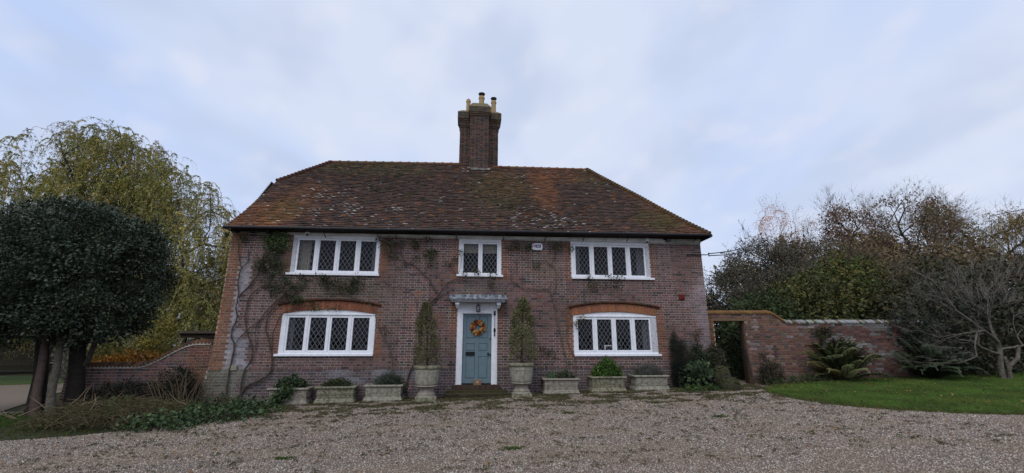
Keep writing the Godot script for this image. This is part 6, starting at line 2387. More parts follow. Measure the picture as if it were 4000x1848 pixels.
	var oak: Material = mats["dark_oak"]
	mb = MB.new()
	mb.box(Vector3(-0.95, 2.03, -1.2), Vector3(2.2, 2.13, 0.9))
	part(sh, "roof", mb, mat("grey_board", 0.9, texs["wood_grain"], 0.6, L(98, 88, 76), false))
	mb = MB.new()
	mb.box(Vector3(-0.85, 1.86, 0.7), Vector3(2.1, 2.029, 0.8))
	mb.box(Vector3(-0.85, 1.86, -1.1), Vector3(2.1, 2.029, -1.0))
	part(sh, "beam", mb, oak)
	for x in [-0.75, 1.95]:
		mb = MB.new()
		mb.box(Vector3(x, 0, 0.7), Vector3(x + 0.12, 1.859, 0.82))
		part(sh, "post", mb, oak)
		mb = MB.new()
		mb.tube([Vector3(x + 0.06, 1.35, 0.76), Vector3(x + (0.22 if x < 0 else -0.1), 1.68, 0.76), Vector3(x + (0.6 if x < 0 else -0.48), 1.86, 0.76)], [0.05, 0.05, 0.05], 6)
		part(sh, "brace", mb, oak)
	mb = MB.new()
	mb.box(Vector3(-0.85, 0, -1.19), Vector3(2.1, 1.85, -1.11))
	part(sh, "back_board", mb, mat("black_board", 0.95, texs["wood_grain"], 0.6, L(40, 36, 32), false))
	# weatherboarded barn beyond the drive, far left
	var bn := thing("weatherboarded_barn", "long dark weatherboarded outbuilding across the drive at the far left", "barn", Vector3(-27.0, -0.25, -18.0))
	bn.rotation.y = 0.25
	mb = MB.new()
	mb.box(Vector3(-9, -0.3, -4), Vector3(4.5, 2.3, -0.06))
	part(bn, "wall", mb, mats["black_board"])
	for k in 16:
		var bb := MB.new()
		bb.box(Vector3(-9.02, 0.0, 0), Vector3(4.52, 0.185, 0.02), Transform3D(turned(0, -0.12, 0), Vector3(0, 0.1 + k * 0.14, -0.055)))
		part(bn, "weatherboard", bb, mat("board_%d" % (k % 4), 0.95, texs["wood_grain"], 1.2, vary(L(62, 60, 50), 0.2), false))
	mb = MB.new()
	mb.quad(Vector3(-9.4, 2.2, 0.4), Vector3(4.9, 2.2, 0.4), Vector3(4.9, 4.0, -2.1), Vector3(-9.4, 4.0, -2.1))
	mb.quad(Vector3(4.9, 2.2, -4.4), Vector3(-9.4, 2.2, -4.4), Vector3(-9.4, 4.0, -2.1), Vector3(4.9, 4.0, -2.1))
	mb.tri(Vector3(4.4, 2.2, 0.0), Vector3(4.4, 2.2, -4.0), Vector3(4.4, 3.95, -2.1))
	part(bn, "roof", mb, mat("slate_roof", 0.9, texs["brick_grain"], 1.5, L(74, 70, 60), false))
	mb = MB.new()
	for e in [[-3.2, -1.9], [1.5, 2.4]]:
		mb.box(Vector3(e[0], 0.05, 0.0), Vector3(e[1], 1.95, 0.05))
	part(bn, "door", mb, mat("barn_door", 0.9, texs["wood_grain"], 0.8, L(44, 42, 36), false))
	var vg := PackedVector2Array([Vector2(-29.5, -9.6), Vector2(-16.2, -9.4), Vector2(-18.0, -15.2), Vector2(-29.5, -15.2)])
	sheet("grass_verge", vg, 0.03, mats["turf"], 0.05)
	# pale kerb of the far drive
	mb = MB.new()
	mb.box(Vector3(-34, ground_y(-28, -15.5) - 0.1, -15.7), Vector3(-14, ground_y(-28, -15.5) + 0.09, -15.4))
	struct_part("kerb", mb, mat("kerb_stone", 0.95, texs["brick_grain"], 1.0, L(140, 136, 122), false))


func struct_part(called: String, what, m: Material, kind := "structure") -> MeshInstance3D:
	var o := part(self, called, what, m)
	o.set_meta("kind", kind)
	return o


# ---------------------------------------------------------------- trees beyond the walls
func tree(called: String, label: String, at: Vector3, trunk: Array, lobes: Array, branches: int, r_base: float, bk: Material, crown: Array, group := "") -> Node3D:
	# crown: list of [name, mesh, material, how many, tones, inner, s0, s1, mode]
	var o := thing(called, label, "tree", at, group)
	var goals := crown_points(lobes, branches, 0.5)
	var g := grow(trunk, goals, r_base, 0.012, 0.7, 0.08)
	part(o, "trunk", g.mesh, bk)
	for c in crown:
		var pts := []
		if c[8] == "tips":
			for k in c[3]:
				var q: int = g.tips[rng.randi() % g.tips.size()]
				pts.append(g.pos[q] + in_ball() * 0.5)
		else:
			pts = crown_points(lobes, c[3], c[5])
			# clumps with gaps between them
			var gap := FastNoiseLite.new()
			gap.seed = int(at.x * 10.0)
			gap.frequency = 0.35
			pts = pts.filter(func(p): return gap.get_noise_3dv(p) > (-0.08 if c[8] == "hang" else -0.2) + rr(-0.15, 0.15))
		var xf := []
		var cols := PackedColorArray()
		var mid: Vector3 = lobes[0][0]
		var tones: Array = c[4]
		for p in pts:
			var b: Basis
			if c[8] == "hang":
				b = turned(rr(-PI, PI), rr(-0.12, 0.12), rr(-0.12, 0.12))
			elif c[8] == "tips":
				b = Basis(Quaternion(Vector3.UP, ((p - mid).normalized() + Vector3(0, 0.7, 0) + in_ball() * 0.6).normalized()))
			else:
				b = any_turn()
			xf.append(Transform3D(b.scaled(Vector3.ONE * rr(c[6], c[7])), p))
			cols.append(vary(tones[rng.randi() % tones.size()].lerp(tones[rng.randi() % tones.size()], rng.randf()), 0.2))
		many(o, c[0], c[1], c[2], xf, cols)
	return o


func far_trees() -> void:
	var bk := bark("grey", L(92, 84, 74), L(58, 52, 46))
	var wood := mat("twig_wood", 0.95)
	var leaf := leaf_mat("leaf")
	# weeping willow behind the dark evergreen
	var lobes := [[Vector3(-1.2, 8.2, 0), Vector3(4.2, 5.5, 4.5)], [Vector3(3.2, 6.8, 0), Vector3(3.9, 4.6, 3.6)], [Vector3(5.6, 5.6, 0.4), Vector3(2.4, 3.4, 2.6)], [Vector3(-4.6, 5.4, 0), Vector3(3.0, 3.8, 3.4)], [Vector3(-0.7, 11.4, 0), Vector3(3.2, 2.5, 2.8)], [Vector3(2.2, 9.8, 0), Vector3(3.0, 2.6, 2.6)], [Vector3(4.6, 3.0, 0.8), Vector3(3.0, 2.7, 2.4)], [Vector3(6.6, 3.2, 0.8), Vector3(1.8, 2.4, 1.8)]]
	tree("weeping_willow", "large weeping willow with olive gold leaves rising behind the dark evergreen", Vector3(-19.6, -0.3, -12.5), [Vector3(0, -0.2, 0), Vector3(0.2, 1.5, 0), Vector3(0.1, 3.2, 0), Vector3(-0.2, 4.5, 0)], lobes, 170, 0.34, bk,
		[["crown", withy(1.6, 120, 0.115, 71), leaf, 2700, [L(154, 150, 93), L(173, 162, 95), L(129, 134, 88), L(183, 168, 105), L(156, 154, 100)], 0.6, 0.8, 1.4, "hang"],
		["inner_leaves", withy(1.4, 100, 0.13, 72), leaf, 1500, [L(120, 127, 75), L(139, 137, 78), L(166, 157, 73)], 0.3, 0.8, 1.4, "hang"],
		["airy_twigs", withy(1.0, 36, 0.11, 73, 0.7), leaf, 800, [L(156, 142, 103), L(137, 127, 97)], 0.95, 0.7, 1.2, "hang"]])
	# darker trees closing the view behind the willow
	for e in [["dark tree behind the willow, beside the house corner", Vector3(-17.0, -0.2, -24), 3.0, 4.0], ["dark tree behind the barn at the far left", Vector3(-36.0, -0.2, -24), 5.0, 5.0], ["dark tree between barn and willow", Vector3(-27.0, -0.2, -25), 5.0, 4.0]]:
		tree("background_tree", e[0], e[1], [Vector3(0, -0.2, 0), Vector3(0, 1.5, 0)], [[Vector3(0, e[3] * 0.9, 0), Vector3(e[2], e[3], 2.4)], [Vector3(0.6, e[3] * 0.5, 0.5), Vector3(e[2], e[3] * 0.6, 2.0)]], 40, 0.22, bk,
			[["crown", leaf_clump(22, 0.5, 0.22, 0.14, 81, 0), leaf, 650, [L(60, 64, 42), L(76, 74, 46), L(48, 52, 38)], 0.5, 0.8, 1.4, "clump"]], "dark trees closing the left background")

	# right: hawthorn close behind the gate wall
	tree("hawthorn_tree", "dark twiggy hawthorn arching over the garden wall next to the house", Vector3(12.6, 0.4, -5.2), [Vector3(0, -0.2, 0), Vector3(0.1, 0.8, 0), Vector3(0.0, 1.6, 0)],
		[[Vector3(0.3, 3.9, 0), Vector3(2.1, 1.75, 1.5)], [Vector3(-1.3, 2.9, 0.2), Vector3(1.4, 1.3, 1.2)], [Vector3(1.8, 3.7, -0.3), Vector3(1.5, 1.7, 1.2)], [Vector3(0.3, 2.3, 0.3), Vector3(2.6, 1.1, 1.3)]], 260, 0.13, bk,
		[["crown", leaf_clump(16, 0.2, 0.075, 0.045, 82, 0), leaf, 3000, [L(87, 87, 73), L(99, 95, 77), L(68, 71, 61), L(123, 113, 95)], 0.6, 0.7, 1.2, "clump"],
		["twigs", twig_spray(9, 0.85, 0.007, 62, 0.6, 8, 0.07), wood, 330, [L(73, 65, 56), L(87, 77, 63)], 0.5, 0.7, 1.2, "tips"]])
	tree("hawthorn_tree", "second twiggy grey hawthorn, right of the dark one and behind the hedge bushes", Vector3(16.6, 0.5, -6.0), [Vector3(0, -0.2, 0), Vector3(0.1, 0.9, 0), Vector3(0.0, 1.8, 0)],
		[[Vector3(0, 3.9, 0), Vector3(2.3, 1.9, 1.5)], [Vector3(1.9, 3.3, 0), Vector3(1.8, 1.6, 1.3)], [Vector3(-0.2, 2.4, 0.3), Vector3(2.6, 1.2, 1.2)]], 260, 0.13, bk,
		[["crown", leaf_clump(14, 0.2, 0.075, 0.045, 83, 0), leaf, 2400, [L(109, 101, 79), L(83, 79, 61), L(115, 101, 73)], 0.6, 0.7, 1.2, "clump"],
		["twigs", twig_spray(9, 0.9, 0.007, 62, 0.6, 8, 0.07), wood, 330, [L(95, 85, 73), L(109, 99, 85)], 0.5, 0.7, 1.2, "tips"]])
	# birch with sparse orange leaves
	tree("birch_tree", "slender birch with sparse orange leaves above the dark hawthorn", Vector3(26.8, 1.2, -22.0), [Vector3(0, -0.2, 0), Vector3(0.1, 3.0, 0), Vector3(0.0, 6.0, 0), Vector3(0.2, 9.5, 0)],
		[[Vector3(0.0, 9.8, 0), Vector3(1.9, 2.6, 1.6)], [Vector3(1.3, 8.0, 0), Vector3(1.6, 2.2, 1.4)], [Vector3(-1.2, 7.0, 0), Vector3(1.5, 1.9, 1.4)], [Vector3(0.6, 5.4, 0), Vector3(2.4, 2.0, 1.5)]], 150, 0.16, bark("birch", L(195, 176, 150), L(119, 105, 89)),
		[["crown", withy(0.9, 30, 0.1, 74, 0.6), leaf, 700, [L(228, 155, 93), L(195, 128, 81), L(235, 164, 93)], 0.6, 0.7, 1.1, "hang"],
		["twigs", twig_spray(8, 1.2, 0.008, 63, 0.6, 4, 0.1), wood, 240, [L(156, 124, 96), L(135, 108, 86)], 0.5, 0.7, 1.1, "tips"]])
	# tree with dark red leaves
	tree("red_leaved_tree", "half bare tree with rusty red leaves, left of the tallest bare tree", Vector3(29.6, 1.2, -18.0), [Vector3(0, -0.2, 0), Vector3(0, 2.5, 0), Vector3(0.2, 5.5, 0), Vector3(0.2, 8.5, 0)],
		[[Vector3(0.4, 8.2, 0), Vector3(2.3, 3.3, 1.8)], [Vector3(-1.0, 9.4, 0), Vector3(0.9, 2.0, 0.9)], [Vector3(1.4, 6.6, 0), Vector3(2.2, 2.6, 1.8)], [Vector3(-0.6, 5.0, 0), Vector3(2.6, 2.4, 1.8)]], 230, 0.24, bk,
		[["crown", leaf_clump(14, 0.4, 0.17, 0.11, 84, 0), leaf, 1000, [L(146, 116, 96), L(120, 96, 81), L(153, 120, 93), L(109, 93, 79)], 0.5, 0.7, 1.2, "clump"],
		["twigs", twig_spray(9, 1.5, 0.01, 64, 0.5, 3, 0.12), wood, 360, [L(132, 114, 96), L(119, 103, 85)], 0.5, 0.7, 1.2, "tips"]])
	# tallest bare trees
	tree("tall_bare_tree", "tall bare tree with a few dark leaves left at its top, against the sky", Vector3(32.6, 1.2, -16.0), [Vector3(0, -0.2, 0), Vector3(-0.1, 2.5, 0), Vector3(-0.3, 4.5, 0), Vector3(-0.2, 6.0, 0)],
		[[Vector3(0.4, 8.6, 0), Vector3(2.9, 2.9, 2.2)], [Vector3(-1.4, 8.3, 0), Vector3(1.5, 2.9, 1.5)], [Vector3(2.4, 8.4, 0), Vector3(1.8, 2.7, 1.8)], [Vector3(0.6, 6.2, 0), Vector3(2.8, 2.4, 2.0)]], 300, 0.26, bk,
		[["twigs", twig_spray(9, 1.2, 0.009, 64, 0.5, 3, 0.12), wood, 480, [L(121, 108, 91), L(135, 118, 99)], 0.5, 0.7, 1.2, "tips"],
		["last_leaves", leaf_clump(7, 0.3, 0.17, 0.13, 85, 0), leaf, 420, [L(117, 95, 81), L(132, 110, 75), L(119, 99, 68)], 0.85, 0.7, 1.1, "clump"]])
	tree("tall_bare_tree", "tall brown twiggy tree just right of the one with dark leaves", Vector3(36.0, 1.2, -16.5), [Vector3(0, -0.2, 0), Vector3(0.1, 2.5, 0), Vector3(0.2, 5.0, 0)],
		[[Vector3(0.2, 7.4, 0), Vector3(2.3, 3.3, 2.0)], [Vector3(-0.3, 9.4, 0), Vector3(1.4, 1.7, 1.3)], [Vector3(0.4, 5.0, 0), Vector3(2.8, 2.6, 2.0)]], 260, 0.22, bk,
		[["twigs", twig_spray(9, 1.2, 0.009, 64, 0.5, 3, 0.12), wood, 420, [L(135, 116, 91), L(119, 103, 84)], 0.5, 0.7, 1.2, "tips"],
		["crown", leaf_clump(14, 0.4, 0.16, 0.1, 86, 0), leaf, 1100, [L(152, 133, 91), L(126, 114, 76)], 0.5, 0.7, 1.2, "clump"]])
	tree("drooping_tree", "drooping olive tree at the right, its arching top bending over the power line", Vector3(36.5, 1.2, -13.2), [Vector3(0, -0.2, 0), Vector3(0.2, 2.5, 0), Vector3(0.5, 5.0, 0)],
		[[Vector3(0.6, 7.2, 0), Vector3(2.6, 2.4, 1.8)], [Vector3(2.2, 8.0, 0), Vector3(1.9, 1.5, 1.4)], [Vector3(0.4, 4.4, 0), Vector3(2.6, 2.4, 1.8)]], 190, 0.2, bk,
		[["crown", withy(1.2, 42, 0.13, 75, 0.6), leaf, 1000, [L(164, 143, 99), L(135, 120, 83)], 0.6, 0.8, 1.3, "hang"],
		["twigs", twig_spray(9, 1.2, 0.009, 64, 0.5, 3, 0.12), wood, 200, [L(135, 116, 91)], 0.5, 0.7, 1.2, "tips"]])
	tree("purple_twigged_tree", "dark purple twigged tree cut off by the right edge", Vector3(27.6, 0.9, -4.5), [Vector3(0, -0.2, 0), Vector3(0.1, 1.5, 0), Vector3(0.2, 2.6, 0)],
		[[Vector3(0.2, 3.0, 0), Vector3(2.2, 1.7, 1.6)], [Vector3(0, 1.8, 0), Vector3(2.8, 1.5, 1.8)]], 200, 0.16, bk,
		[["twigs", twig_spray(9, 1.0, 0.009, 64, 0.6, 5, 0.09), wood, 400, [L(115, 95, 85), L(103, 88, 78)], 0.5, 0.7, 1.2, "tips"],
		["crown", leaf_clump(12, 0.3, 0.1, 0.07, 87, 0), leaf, 700, [L(123, 103, 85), L(127, 112, 78)], 0.5, 0.7, 1.2, "clump"]])
	tree("orange_beech", "rusty orange beech filling the gap under the bare trees", Vector3(34.0, 1.2, -20.0), [Vector3(0, -0.2, 0), Vector3(0, 1.5, 0), Vector3(0, 3.0, 0)],
		[[Vector3(0, 5.6, 0), Vector3(3.4, 3.6, 2.2)], [Vector3(-3.2, 4.4, 0), Vector3(2.6, 2.8, 2.0)]], 110, 0.2, bk,
		[["crown", leaf_clump(20, 0.5, 0.17, 0.11, 88, 0), leaf, 1300, [L(199, 143, 83), L(164, 118, 65), L(204, 149, 75), L(135, 108, 67)], 0.5, 0.8, 1.4, "clump"]])
	# brown and green scrub between all these trees
	var k := 0
	for e in [["olive scrub tree low behind the hawthorns, beside the house", Vector3(17.5, 0.8, -13), 3.2, 2.6, [L(100, 93, 65), L(117, 105, 69)]], ["grey brown scrub tree under the birch", Vector3(23.0, 1.0, -15), 3.6, 3.3, [L(119, 105, 78), L(103, 96, 69)]], ["dark scrub tree under the red leaved tree", Vector3(28.0, 1.2, -15), 3.6, 3.6, [L(106, 95, 69), L(127, 108, 75)]], ["green scrub tree under the tall bare trees", Vector3(31.5, 1.2, -13), 3.4, 2.9, [L(123, 120, 73), L(103, 102, 65)]], ["brown scrub tree low at the right edge", Vector3(25.0, 0.9, -8), 3.6, 2.6, [L(119, 105, 76), L(106, 91, 69)]], ["dim scrub tree at the far right edge", Vector3(38.0, 1.2, -11), 3.4, 3.4, [L(119, 103, 76), L(100, 88, 67)]]]:
		tree("scrub_tree", e[0], e[1], [Vector3(0, -0.2, 0), Vector3(0, 0.8, 0)], [[Vector3(0, e[3] * 1.05, 0), Vector3(e[2] * 1.1, e[3] * 1.2, 1.8)], [Vector3(0.8, e[3] * 0.5, 0.6), Vector3(e[2], e[3] * 0.8, 1.6)]], 60, 0.14, bk,
			[["crown", leaf_clump(24, 0.46, 0.17, 0.11, 89, 0), leaf, 950, e[4], 0.5, 0.8, 1.4, "clump"], ["twigs", twig_spray(9, 1.0, 0.009, 64, 0.6, 5, 0.09), wood, 120, [L(121, 108, 85)], 0.5, 0.7, 1.2, "tips"]], "scrub between the right hand trees")
		k += 1


# ---------------------------------------------------------------- ground
func sheet(called: String, poly: PackedVector2Array, lift: float, m: Material, edge := 0.0) -> MeshInstance3D:
	var mb := MB.new()
	var idx := Geometry2D.triangulate_polygon(poly)
	for k in idx.size() / 3:
		var p := []
		for q in 3:
			var v := poly[idx[k * 3 + q]]
			p.append(Vector3(v.x, ground_y(v.x, v.y) + lift, v.y))
		if (p[1] - p[0]).cross(p[2] - p[0]).y > 0:
			mb.tri(p[0], p[1], p[2])
		else:
			mb.tri(p[0], p[2], p[1])
	if edge > 0.0:
		var cw := Geometry2D.is_polygon_clockwise(poly)
		for k in poly.size():
			var a := poly[k]
			var b := poly[(k + 1) % poly.size()]
			if cw:
				var s := a
				a = b
				b = s
			var ya := ground_y(a.x, a.y) + lift
			var yb := ground_y(b.x, b.y) + lift
			mb.quad(Vector3(a.x, ya, a.y), Vector3(b.x, yb, b.y), Vector3(b.x, yb - edge, b.y), Vector3(a.x, ya - edge, a.y))
	return struct_part(called, mb, m)


func smooth_poly(pts: PackedVector2Array, wob := 0.0) -> PackedVector2Array:
	var out := PackedVector2Array()
	var n := pts.size()
	for k in n:
		for q in 6:
			var t := q / 6.0
			out.append(pts[k].cubic_interpolate(pts[(k + 1) % n], pts[(k + n - 1) % n], pts[(k + 2) % n], t) + Vector2(rr(-wob, wob), rr(-wob, wob)))
	return out


var LAWN := PackedVector2Array([Vector2(8.9, 0.75), Vector2(7.75, 1.3), Vector2(7.35, 2.6), Vector2(7.5, 3.8), Vector2(8.3, 4.8), Vector2(9.6, 5.5), Vector2(13, 6.5), Vector2(20, 7.6), Vector2(29, 8), Vector2(29, 0.5), Vector2(20, 0.6), Vector2(14, -0.2), Vector2(11, 0.3)])
var ISLAND := PackedVector2Array([Vector2(-6.2, 0.2), Vector2(-5.2, 1.1), Vector2(-5.6, 2.2), Vector2(-6.5, 3.2), Vector2(-8.0, 3.55), Vector2(-11, 3.9), Vector2(-14, 3.6), Vector2(-14, 1.6), Vector2(-11.2, 0.55), Vector2(-10.1, -0.05), Vector2(-8.5, -0.05)])


func ground_cover() -> void:
	# earth and rough grass out to the horizon
	var mb := MB.new()
	var xs := [-400.0, -150.0, -60.0, -30.0, -15.0, 0.0, 15.0, 30.0, 60.0, 150.0, 400.0]
	var zs := [-400.0, -150.0, -60.0, -30.0, -15.0, 0.0, 15.0, 20.0, 60.0, 150.0, 400.0]
	for a in 10:
		for b in 10:
			var q := []
			for c in [[a, b + 1], [a + 1, b + 1], [a + 1, b], [a, b]]:
				q.append(Vector3(xs[c[0]], ground_y(xs[c[0]], zs[c[1]]) - 0.02, zs[c[1]]))
			mb.quad(q[0], q[1], q[2], q[3])
	struct_part("ground", mb, mat("earth", 1.0, blotched("earth", 512, 0.02, L(66, 62, 42).linear_to_srgb(), L(58, 68, 36).linear_to_srgb(), 0.5, 0.3, 101), 2.0, Color.WHITE, false))
	# gravel: base sheet of fines with real stones strewn over it
	var fines := relief(mat("gravel_fines", 1.0, gravel_tex(), 0.55, Color.WHITE, false), height_tex("gravel_height", 256, 0.14, 2, 111, FastNoiseLite.TYPE_CELLULAR), 0.8)
	var drive := PackedVector2Array([Vector2(-30, 19.5), Vector2(29.5, 19.5), Vector2(29.5, -0.2), Vector2(9.5, -0.2), Vector2(8.6, -6), Vector2(7.3, -6), Vector2(7.15, 0.0), Vector2(-6.5, 0.0), Vector2(-9.0, -0.3), Vector2(-11.5, -0.4), Vector2(-16, -9), Vector2(-18, -15), Vector2(-30, -15)])
	sheet("gravel_drive", drive, 0.0, fines)
	var lawn_poly := smooth_poly(LAWN, 0.02)
	var isle_poly := smooth_poly(ISLAND, 0.03)
	var turf := mat("turf", 1.0, blotched("turf", 512, 0.02, L(86, 104, 46).linear_to_srgb(), L(72, 84, 42).linear_to_srgb(), 0.55, 0.3, 121), 1.5, Color.WHITE, false)
	sheet("lawn", lawn_poly, 0.05, turf, 0.09)
	sheet("lawn", isle_poly, 0.02, mat("leafy_earth", 1.0, blotched("leafy_earth", 512, 0.02, L(66, 62, 44).linear_to_srgb(), L(56, 70, 36).linear_to_srgb(), 0.52, 0.3, 131), 1.2, Color.WHITE, false), 0.05)
	# earth brown strip along the house wall foot, contact shade painted into its colour
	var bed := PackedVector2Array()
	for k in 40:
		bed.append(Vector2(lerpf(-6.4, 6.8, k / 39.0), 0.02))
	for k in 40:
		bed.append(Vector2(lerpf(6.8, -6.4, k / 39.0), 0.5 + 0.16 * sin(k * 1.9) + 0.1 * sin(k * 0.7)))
	sheet("contact_shade_strip", bed, 0.006, mat("contact_shade", 1.0, blotched("contact_shade", 512, 0.03, L(64, 56, 44).linear_to_srgb(), L(74, 72, 46).linear_to_srgb(), 0.5, 0.3, 151), 0.8, Color.WHITE, false))
	# grass blades
	var tuft := MB.new()
	for k in 9:
		var a := rng.randf() * TAU
		var f := rr(0.75, 1.25)
		tuft.col = Color(f, f, f * 0.9)
		tuft.leaf(Vector3(rr(-0.03, 0.03), 0, rr(-0.03, 0.03)), Vector3(cos(a) * 0.5, rr(0.6, 1.2), sin(a) * 0.5).normalized(), Vector3(sin(a), 0.3, -cos(a)), rr(0.04, 0.075), 0.008, 0.1)
	var tm := tuft.mesh()
	var xf := []
	var cols := PackedColorArray()
	while xf.size() < 30000:
		var p := Vector2(7.3 + 15.0 * pow(rng.randf(), 1.35), rr(-0.3, 7.2))
		if not Geometry2D.is_point_in_polygon(p, lawn_poly):
			continue
		xf.append(Transform3D(turned(rr(-PI, PI)).scaled(Vector3.ONE * rr(0.7, 1.2)), Vector3(p.x, ground_y(p.x, p.y) + 0.045, p.y)))
		cols.append(vary(L(92, 124, 52).lerp(L(74, 98, 44), clampf(blot(p.x, p.y, 2.0) * 2.4 - 0.7, 0, 1)).lerp(L(118, 116, 62), rng.randf() * 0.2 + 0.3 * smoothstep(0.55, 0.75, blot(p.x, p.y, 1.1, 44.0))), 0.2))
	for k in lawn_poly.size():
		var a := lawn_poly[k]
		var b := lawn_poly[(k + 1) % lawn_poly.size()]
		for q in int(a.distance_to(b) * 70.0):
			var p := a.lerp(b, rng.randf()) + Vector2(rr(-0.1, 0.03), rr(-0.03, 0.07))
			xf.append(Transform3D(turned(rr(-PI, PI)).scaled(Vector3.ONE * rr(0.6, 1.4)), Vector3(p.x, ground_y(p.x, p.y) + 0.01, p.y)))
			cols.append(vary(L(86, 102, 48).lerp(L(104, 96, 60), rng.randf() * 0.6), 0.2))
	var go := many(self, "lawn_grass", tm, leaf_mat("grass_leaf", 0.7, 0.3), xf, cols)
	go.set_meta("label", "short green lawn grass at the right")
	go.set_meta("category", "grass")
	xf = []
	cols = PackedColorArray()
	while xf.size() < 6000:
		var p := Vector2(rr(-13.5, -5.4), rr(-0.2, 3.8))
		if not Geometry2D.is_point_in_polygon(p, isle_poly) or rng.randf() > (1.0 if p.x < -9.0 else 0.35):
			continue
		xf.append(Transform3D(turned(rr(-PI, PI)).scaled(Vector3.ONE * rr(0.6, 1.3)), Vector3(p.x, ground_y(p.x, p.y) + 0.015, p.y)))
		cols.append(vary(L(70, 92, 40).lerp(L(92, 84, 54), rng.randf() * (0.2 if p.x < -9.0 else 0.9)), 0.2))
	go = many(self, "rough_grass", tm, leaf_mat("grass_leaf", 0.7, 0.3), xf, cols)
	go.set_meta("label", "rough grass under the evergreen tree at the left")
	go.set_meta("category", "grass")
	# loose stones of the drive
	var st := MB.new()
	st.lump(Vector3.ZERO, Vector3(0.0074, 0.005, 0.0064), 5, 5, 3, 0.25)
	var sm := st.mesh()
	xf = []
	cols = PackedColorArray()
	var tones := [L(164, 149, 137), L(146, 132, 122), L(180, 167, 154), L(120, 110, 100), L(152, 130, 110), L(190, 182, 168), L(120, 110, 104)]
	while xf.size() < 380000:
		# thicker near the camera, where the photograph shows them largest
		var z := 0.3 + 8.2 * pow(rng.randf(), 0.8)
		var p := Vector2(rr(-10.5, 12.0) * lerpf(1.0, 0.82, z / 8.5), z)
		if Geometry2D.is_point_in_polygon(p, lawn_poly) or Geometry2D.is_point_in_polygon(p, isle_poly):
			continue
		var s := rr(0.6, 1.5) if rng.randf() < 0.93 else rr(1.5, 2.2)
		xf.append(Transform3D(any_turn().scaled(Vector3.ONE * s), Vector3(p.x, ground_y(p.x, p.y) + 0.004, p.y)))
		var c: Color = tones[mini(rng.randi() % 9, 6)] if rng.randf() < 0.8 else tones[rng.randi() % 7]
		# browner damp patches, paler worn wheel tracks
		var q := patchy.get_noise_2d(p.x * 0.7 + 40.0, p.y * 1.6)
		c = c.lerp(L(120, 105, 86), clampf(q * 2.2 - 0.1 + 0.35 * (1.0 - smoothstep(0.6, 2.4, p.y)), 0.0, 0.38))
		cols.append(vary(c * (1.0 - 0.25 * clampf(-q, -0.4, 0.4)), 0.15))
	go = many(self, "gravel", sm, mat("pebble", 0.9), xf, cols)
	go.set_meta("label", "loose pinkish brown gravel stones of the forecourt")
	go.set_meta("category", "gravel")
	# moss and small weeds growing through the gravel, and fallen leaves
	var wm := leaf_clump(16, 0.03, 0.022, 0.012, 141, 0.5, 0.4)
	xf = []
	cols = PackedColorArray()
	while xf.size() < 15000:
		var p := Vector2(rr(-6.0, 8.0), 0.3 + 6.7 * pow(rng.randf(), 2.3))
		if Geometry2D.is_point_in_polygon(p, lawn_poly):
			continue
		var keep := smoothstep(0.42, 0.62, blot(p.x, p.y * 1.6, 2.2, 6.0)) * (1.0 if p.y < 2.6 else 0.22)
		if rng.randf() > keep:
			continue
		xf.append(Transform3D(turned(rr(-PI, PI)).scaled(Vector3.ONE * rr(0.6, 1.5)), Vector3(p.x, ground_y(p.x, p.y) + 0.006, p.y)))
		cols.append(vary(L(102, 94, 66).lerp(L(78, 80, 50), rng.randf()), 0.2))
	for e in [Vector2(2.05, 3.35), Vector2(0.7, 5.9), Vector2(4.2, 2.6), Vector2(-2.4, 5.8), Vector2(4.6, 4.4)]:
		for k in 60:
			var p: Vector2 = e + Vector2(rr(-0.16, 0.16), rr(-0.1, 0.1)) * rng.randf()
			xf.append(Transform3D(turned(rr(-PI, PI)).scaled(Vector3.ONE * rr(0.6, 1.2)), Vector3(p.x, ground_y(p.x, p.y) + 0.006, p.y)))
			cols.append(vary(L(72, 92, 40), 0.2))
	go = many(self, "moss_and_weeds", wm, leaf_mat("leaf"), xf, cols)
	go.set_meta("label", "moss and small weeds growing through the gravel near the house")
	go.set_meta("category", "moss")
	var fl := MB.new()
	fl.leaf(Vector3.ZERO, Vector3(0, 0, 1), Vector3(0, 1, 0), 0.06, 0.035, 0.15)
	fl.leaf(Vector3.ZERO, Vector3(0.7, 0, 0.7), Vector3(0, 1, 0), 0.045, 0.025, 0.15)
	var fm := fl.mesh()
	xf = []
	cols = PackedColorArray()
	while xf.size() < 3200:
		var p := Vector2(rr(-7.5, 12.0), 0.25 + 6.5 * pow(rng.randf(), 2.2))
		if Geometry2D.is_point_in_polygon(p, lawn_poly) and rng.randf() < 0.3:
			continue
		xf.append(Transform3D(turned(rr(-PI, PI), rr(-0.5, 0.5), rr(-0.5, 0.5)).scaled(Vector3.ONE * rr(0.5, 1.1)), Vector3(p.x, ground_y(p.x, p.y) + (0.1 if Geometry2D.is_point_in_polygon(p, lawn_poly) else 0.014), p.y)))
		cols.append(vary([L(112, 78, 50), L(92, 70, 48), L(140, 104, 62), L(76, 62, 48)][rng.randi() % 4], 0.2))
	go = many(self, "fallen_leaves", fm, leaf_mat("leaf"), xf, cols)
	go.set_meta("label", "brown fallen leaves scattered along the house front")
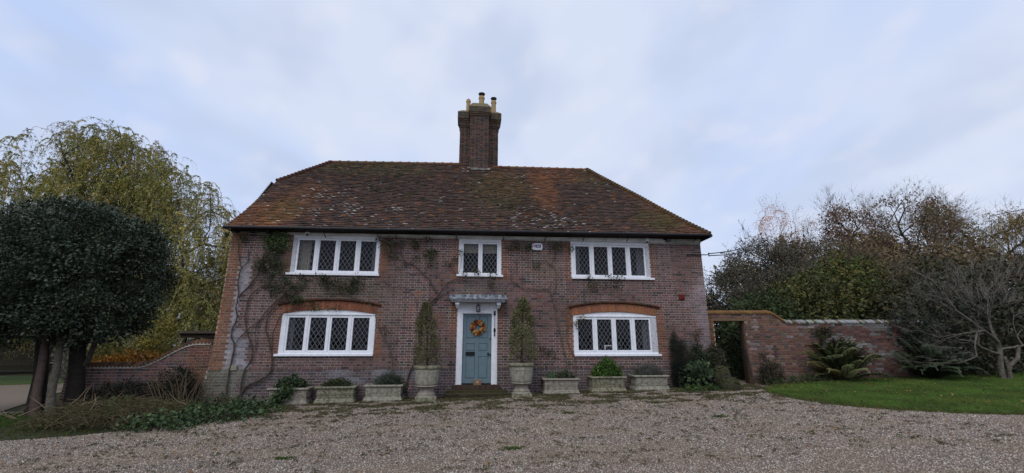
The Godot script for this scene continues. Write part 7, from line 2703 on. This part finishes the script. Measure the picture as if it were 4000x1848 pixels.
	go.set_meta("category", "leaves")
	# green strip of weeds at the foot of the wall, right
	bush("wall_foot_weeds", "green weeds between the last planter and the boulders", "weeds", Vector3(6.1, 0.2, 1.05), [[Vector3(0, 0.02, 0), Vector3(0.65, 0.12, 0.2)]], 110, leaf_clump(14, 0.07, 0.045, 0.028, 11), [L(76, 98, 48), L(62, 78, 42)], "", 2)
	bush("lawn_edge_weeds", "leafy ground cover at the tip of the lawn by the gate wall", "weeds", Vector3(8.8, 0.25, 0.75), [[Vector3(0, 0.05, 0), Vector3(0.7, 0.22, 0.3)], [Vector3(0.9, 0.1, -0.2), Vector3(0.5, 0.25, 0.25)]], 220, leaf_clump(14, 0.07, 0.045, 0.028, 11), [L(62, 76, 46), L(54, 60, 40), L(80, 88, 54)], "", 3)


func gravel_tex() -> ImageTexture:
	var size := 1024
	var f := FastNoiseLite.new()
	f.noise_type = FastNoiseLite.TYPE_CELLULAR
	f.frequency = 0.045
	f.cellular_return_type = FastNoiseLite.RETURN_CELL_VALUE
	f.seed = 3
	var im := f.get_seamless_image(size, size)
	im.convert(Image.FORMAT_L8)
	var a := im.get_data()
	var b := noise_bytes(size, 0.006, 3, 19)
	var out := PackedByteArray()
	out.resize(size * size * 3)
	var ramp := []
	for k in 256:
		var t := k / 255.0
		var c := Color(0.36, 0.33, 0.29).lerp(Color(0.58, 0.54, 0.48), t)
		if t > 0.86:
			c = Color(0.74, 0.7, 0.65)
		elif t < 0.16:
			c = Color(0.3, 0.28, 0.27)
		elif t > 0.45 and t < 0.55:
			c = Color(0.52, 0.42, 0.36)
		ramp.append(c)
	for k in size * size:
		var c: Color = ramp[a[k]]
		var g := 0.86 + 0.26 * (b[k] / 255.0)
		out[k * 3] = int(clampf(c.r * g, 0, 1) * 255); out[k * 3 + 1] = int(clampf(c.g * g, 0, 1) * 255); out[k * 3 + 2] = int(clampf(c.b * g, 0, 1) * 255)
	return ImageTexture.create_from_image(Image.create_from_data(size, size, false, Image.FORMAT_RGB8, out))
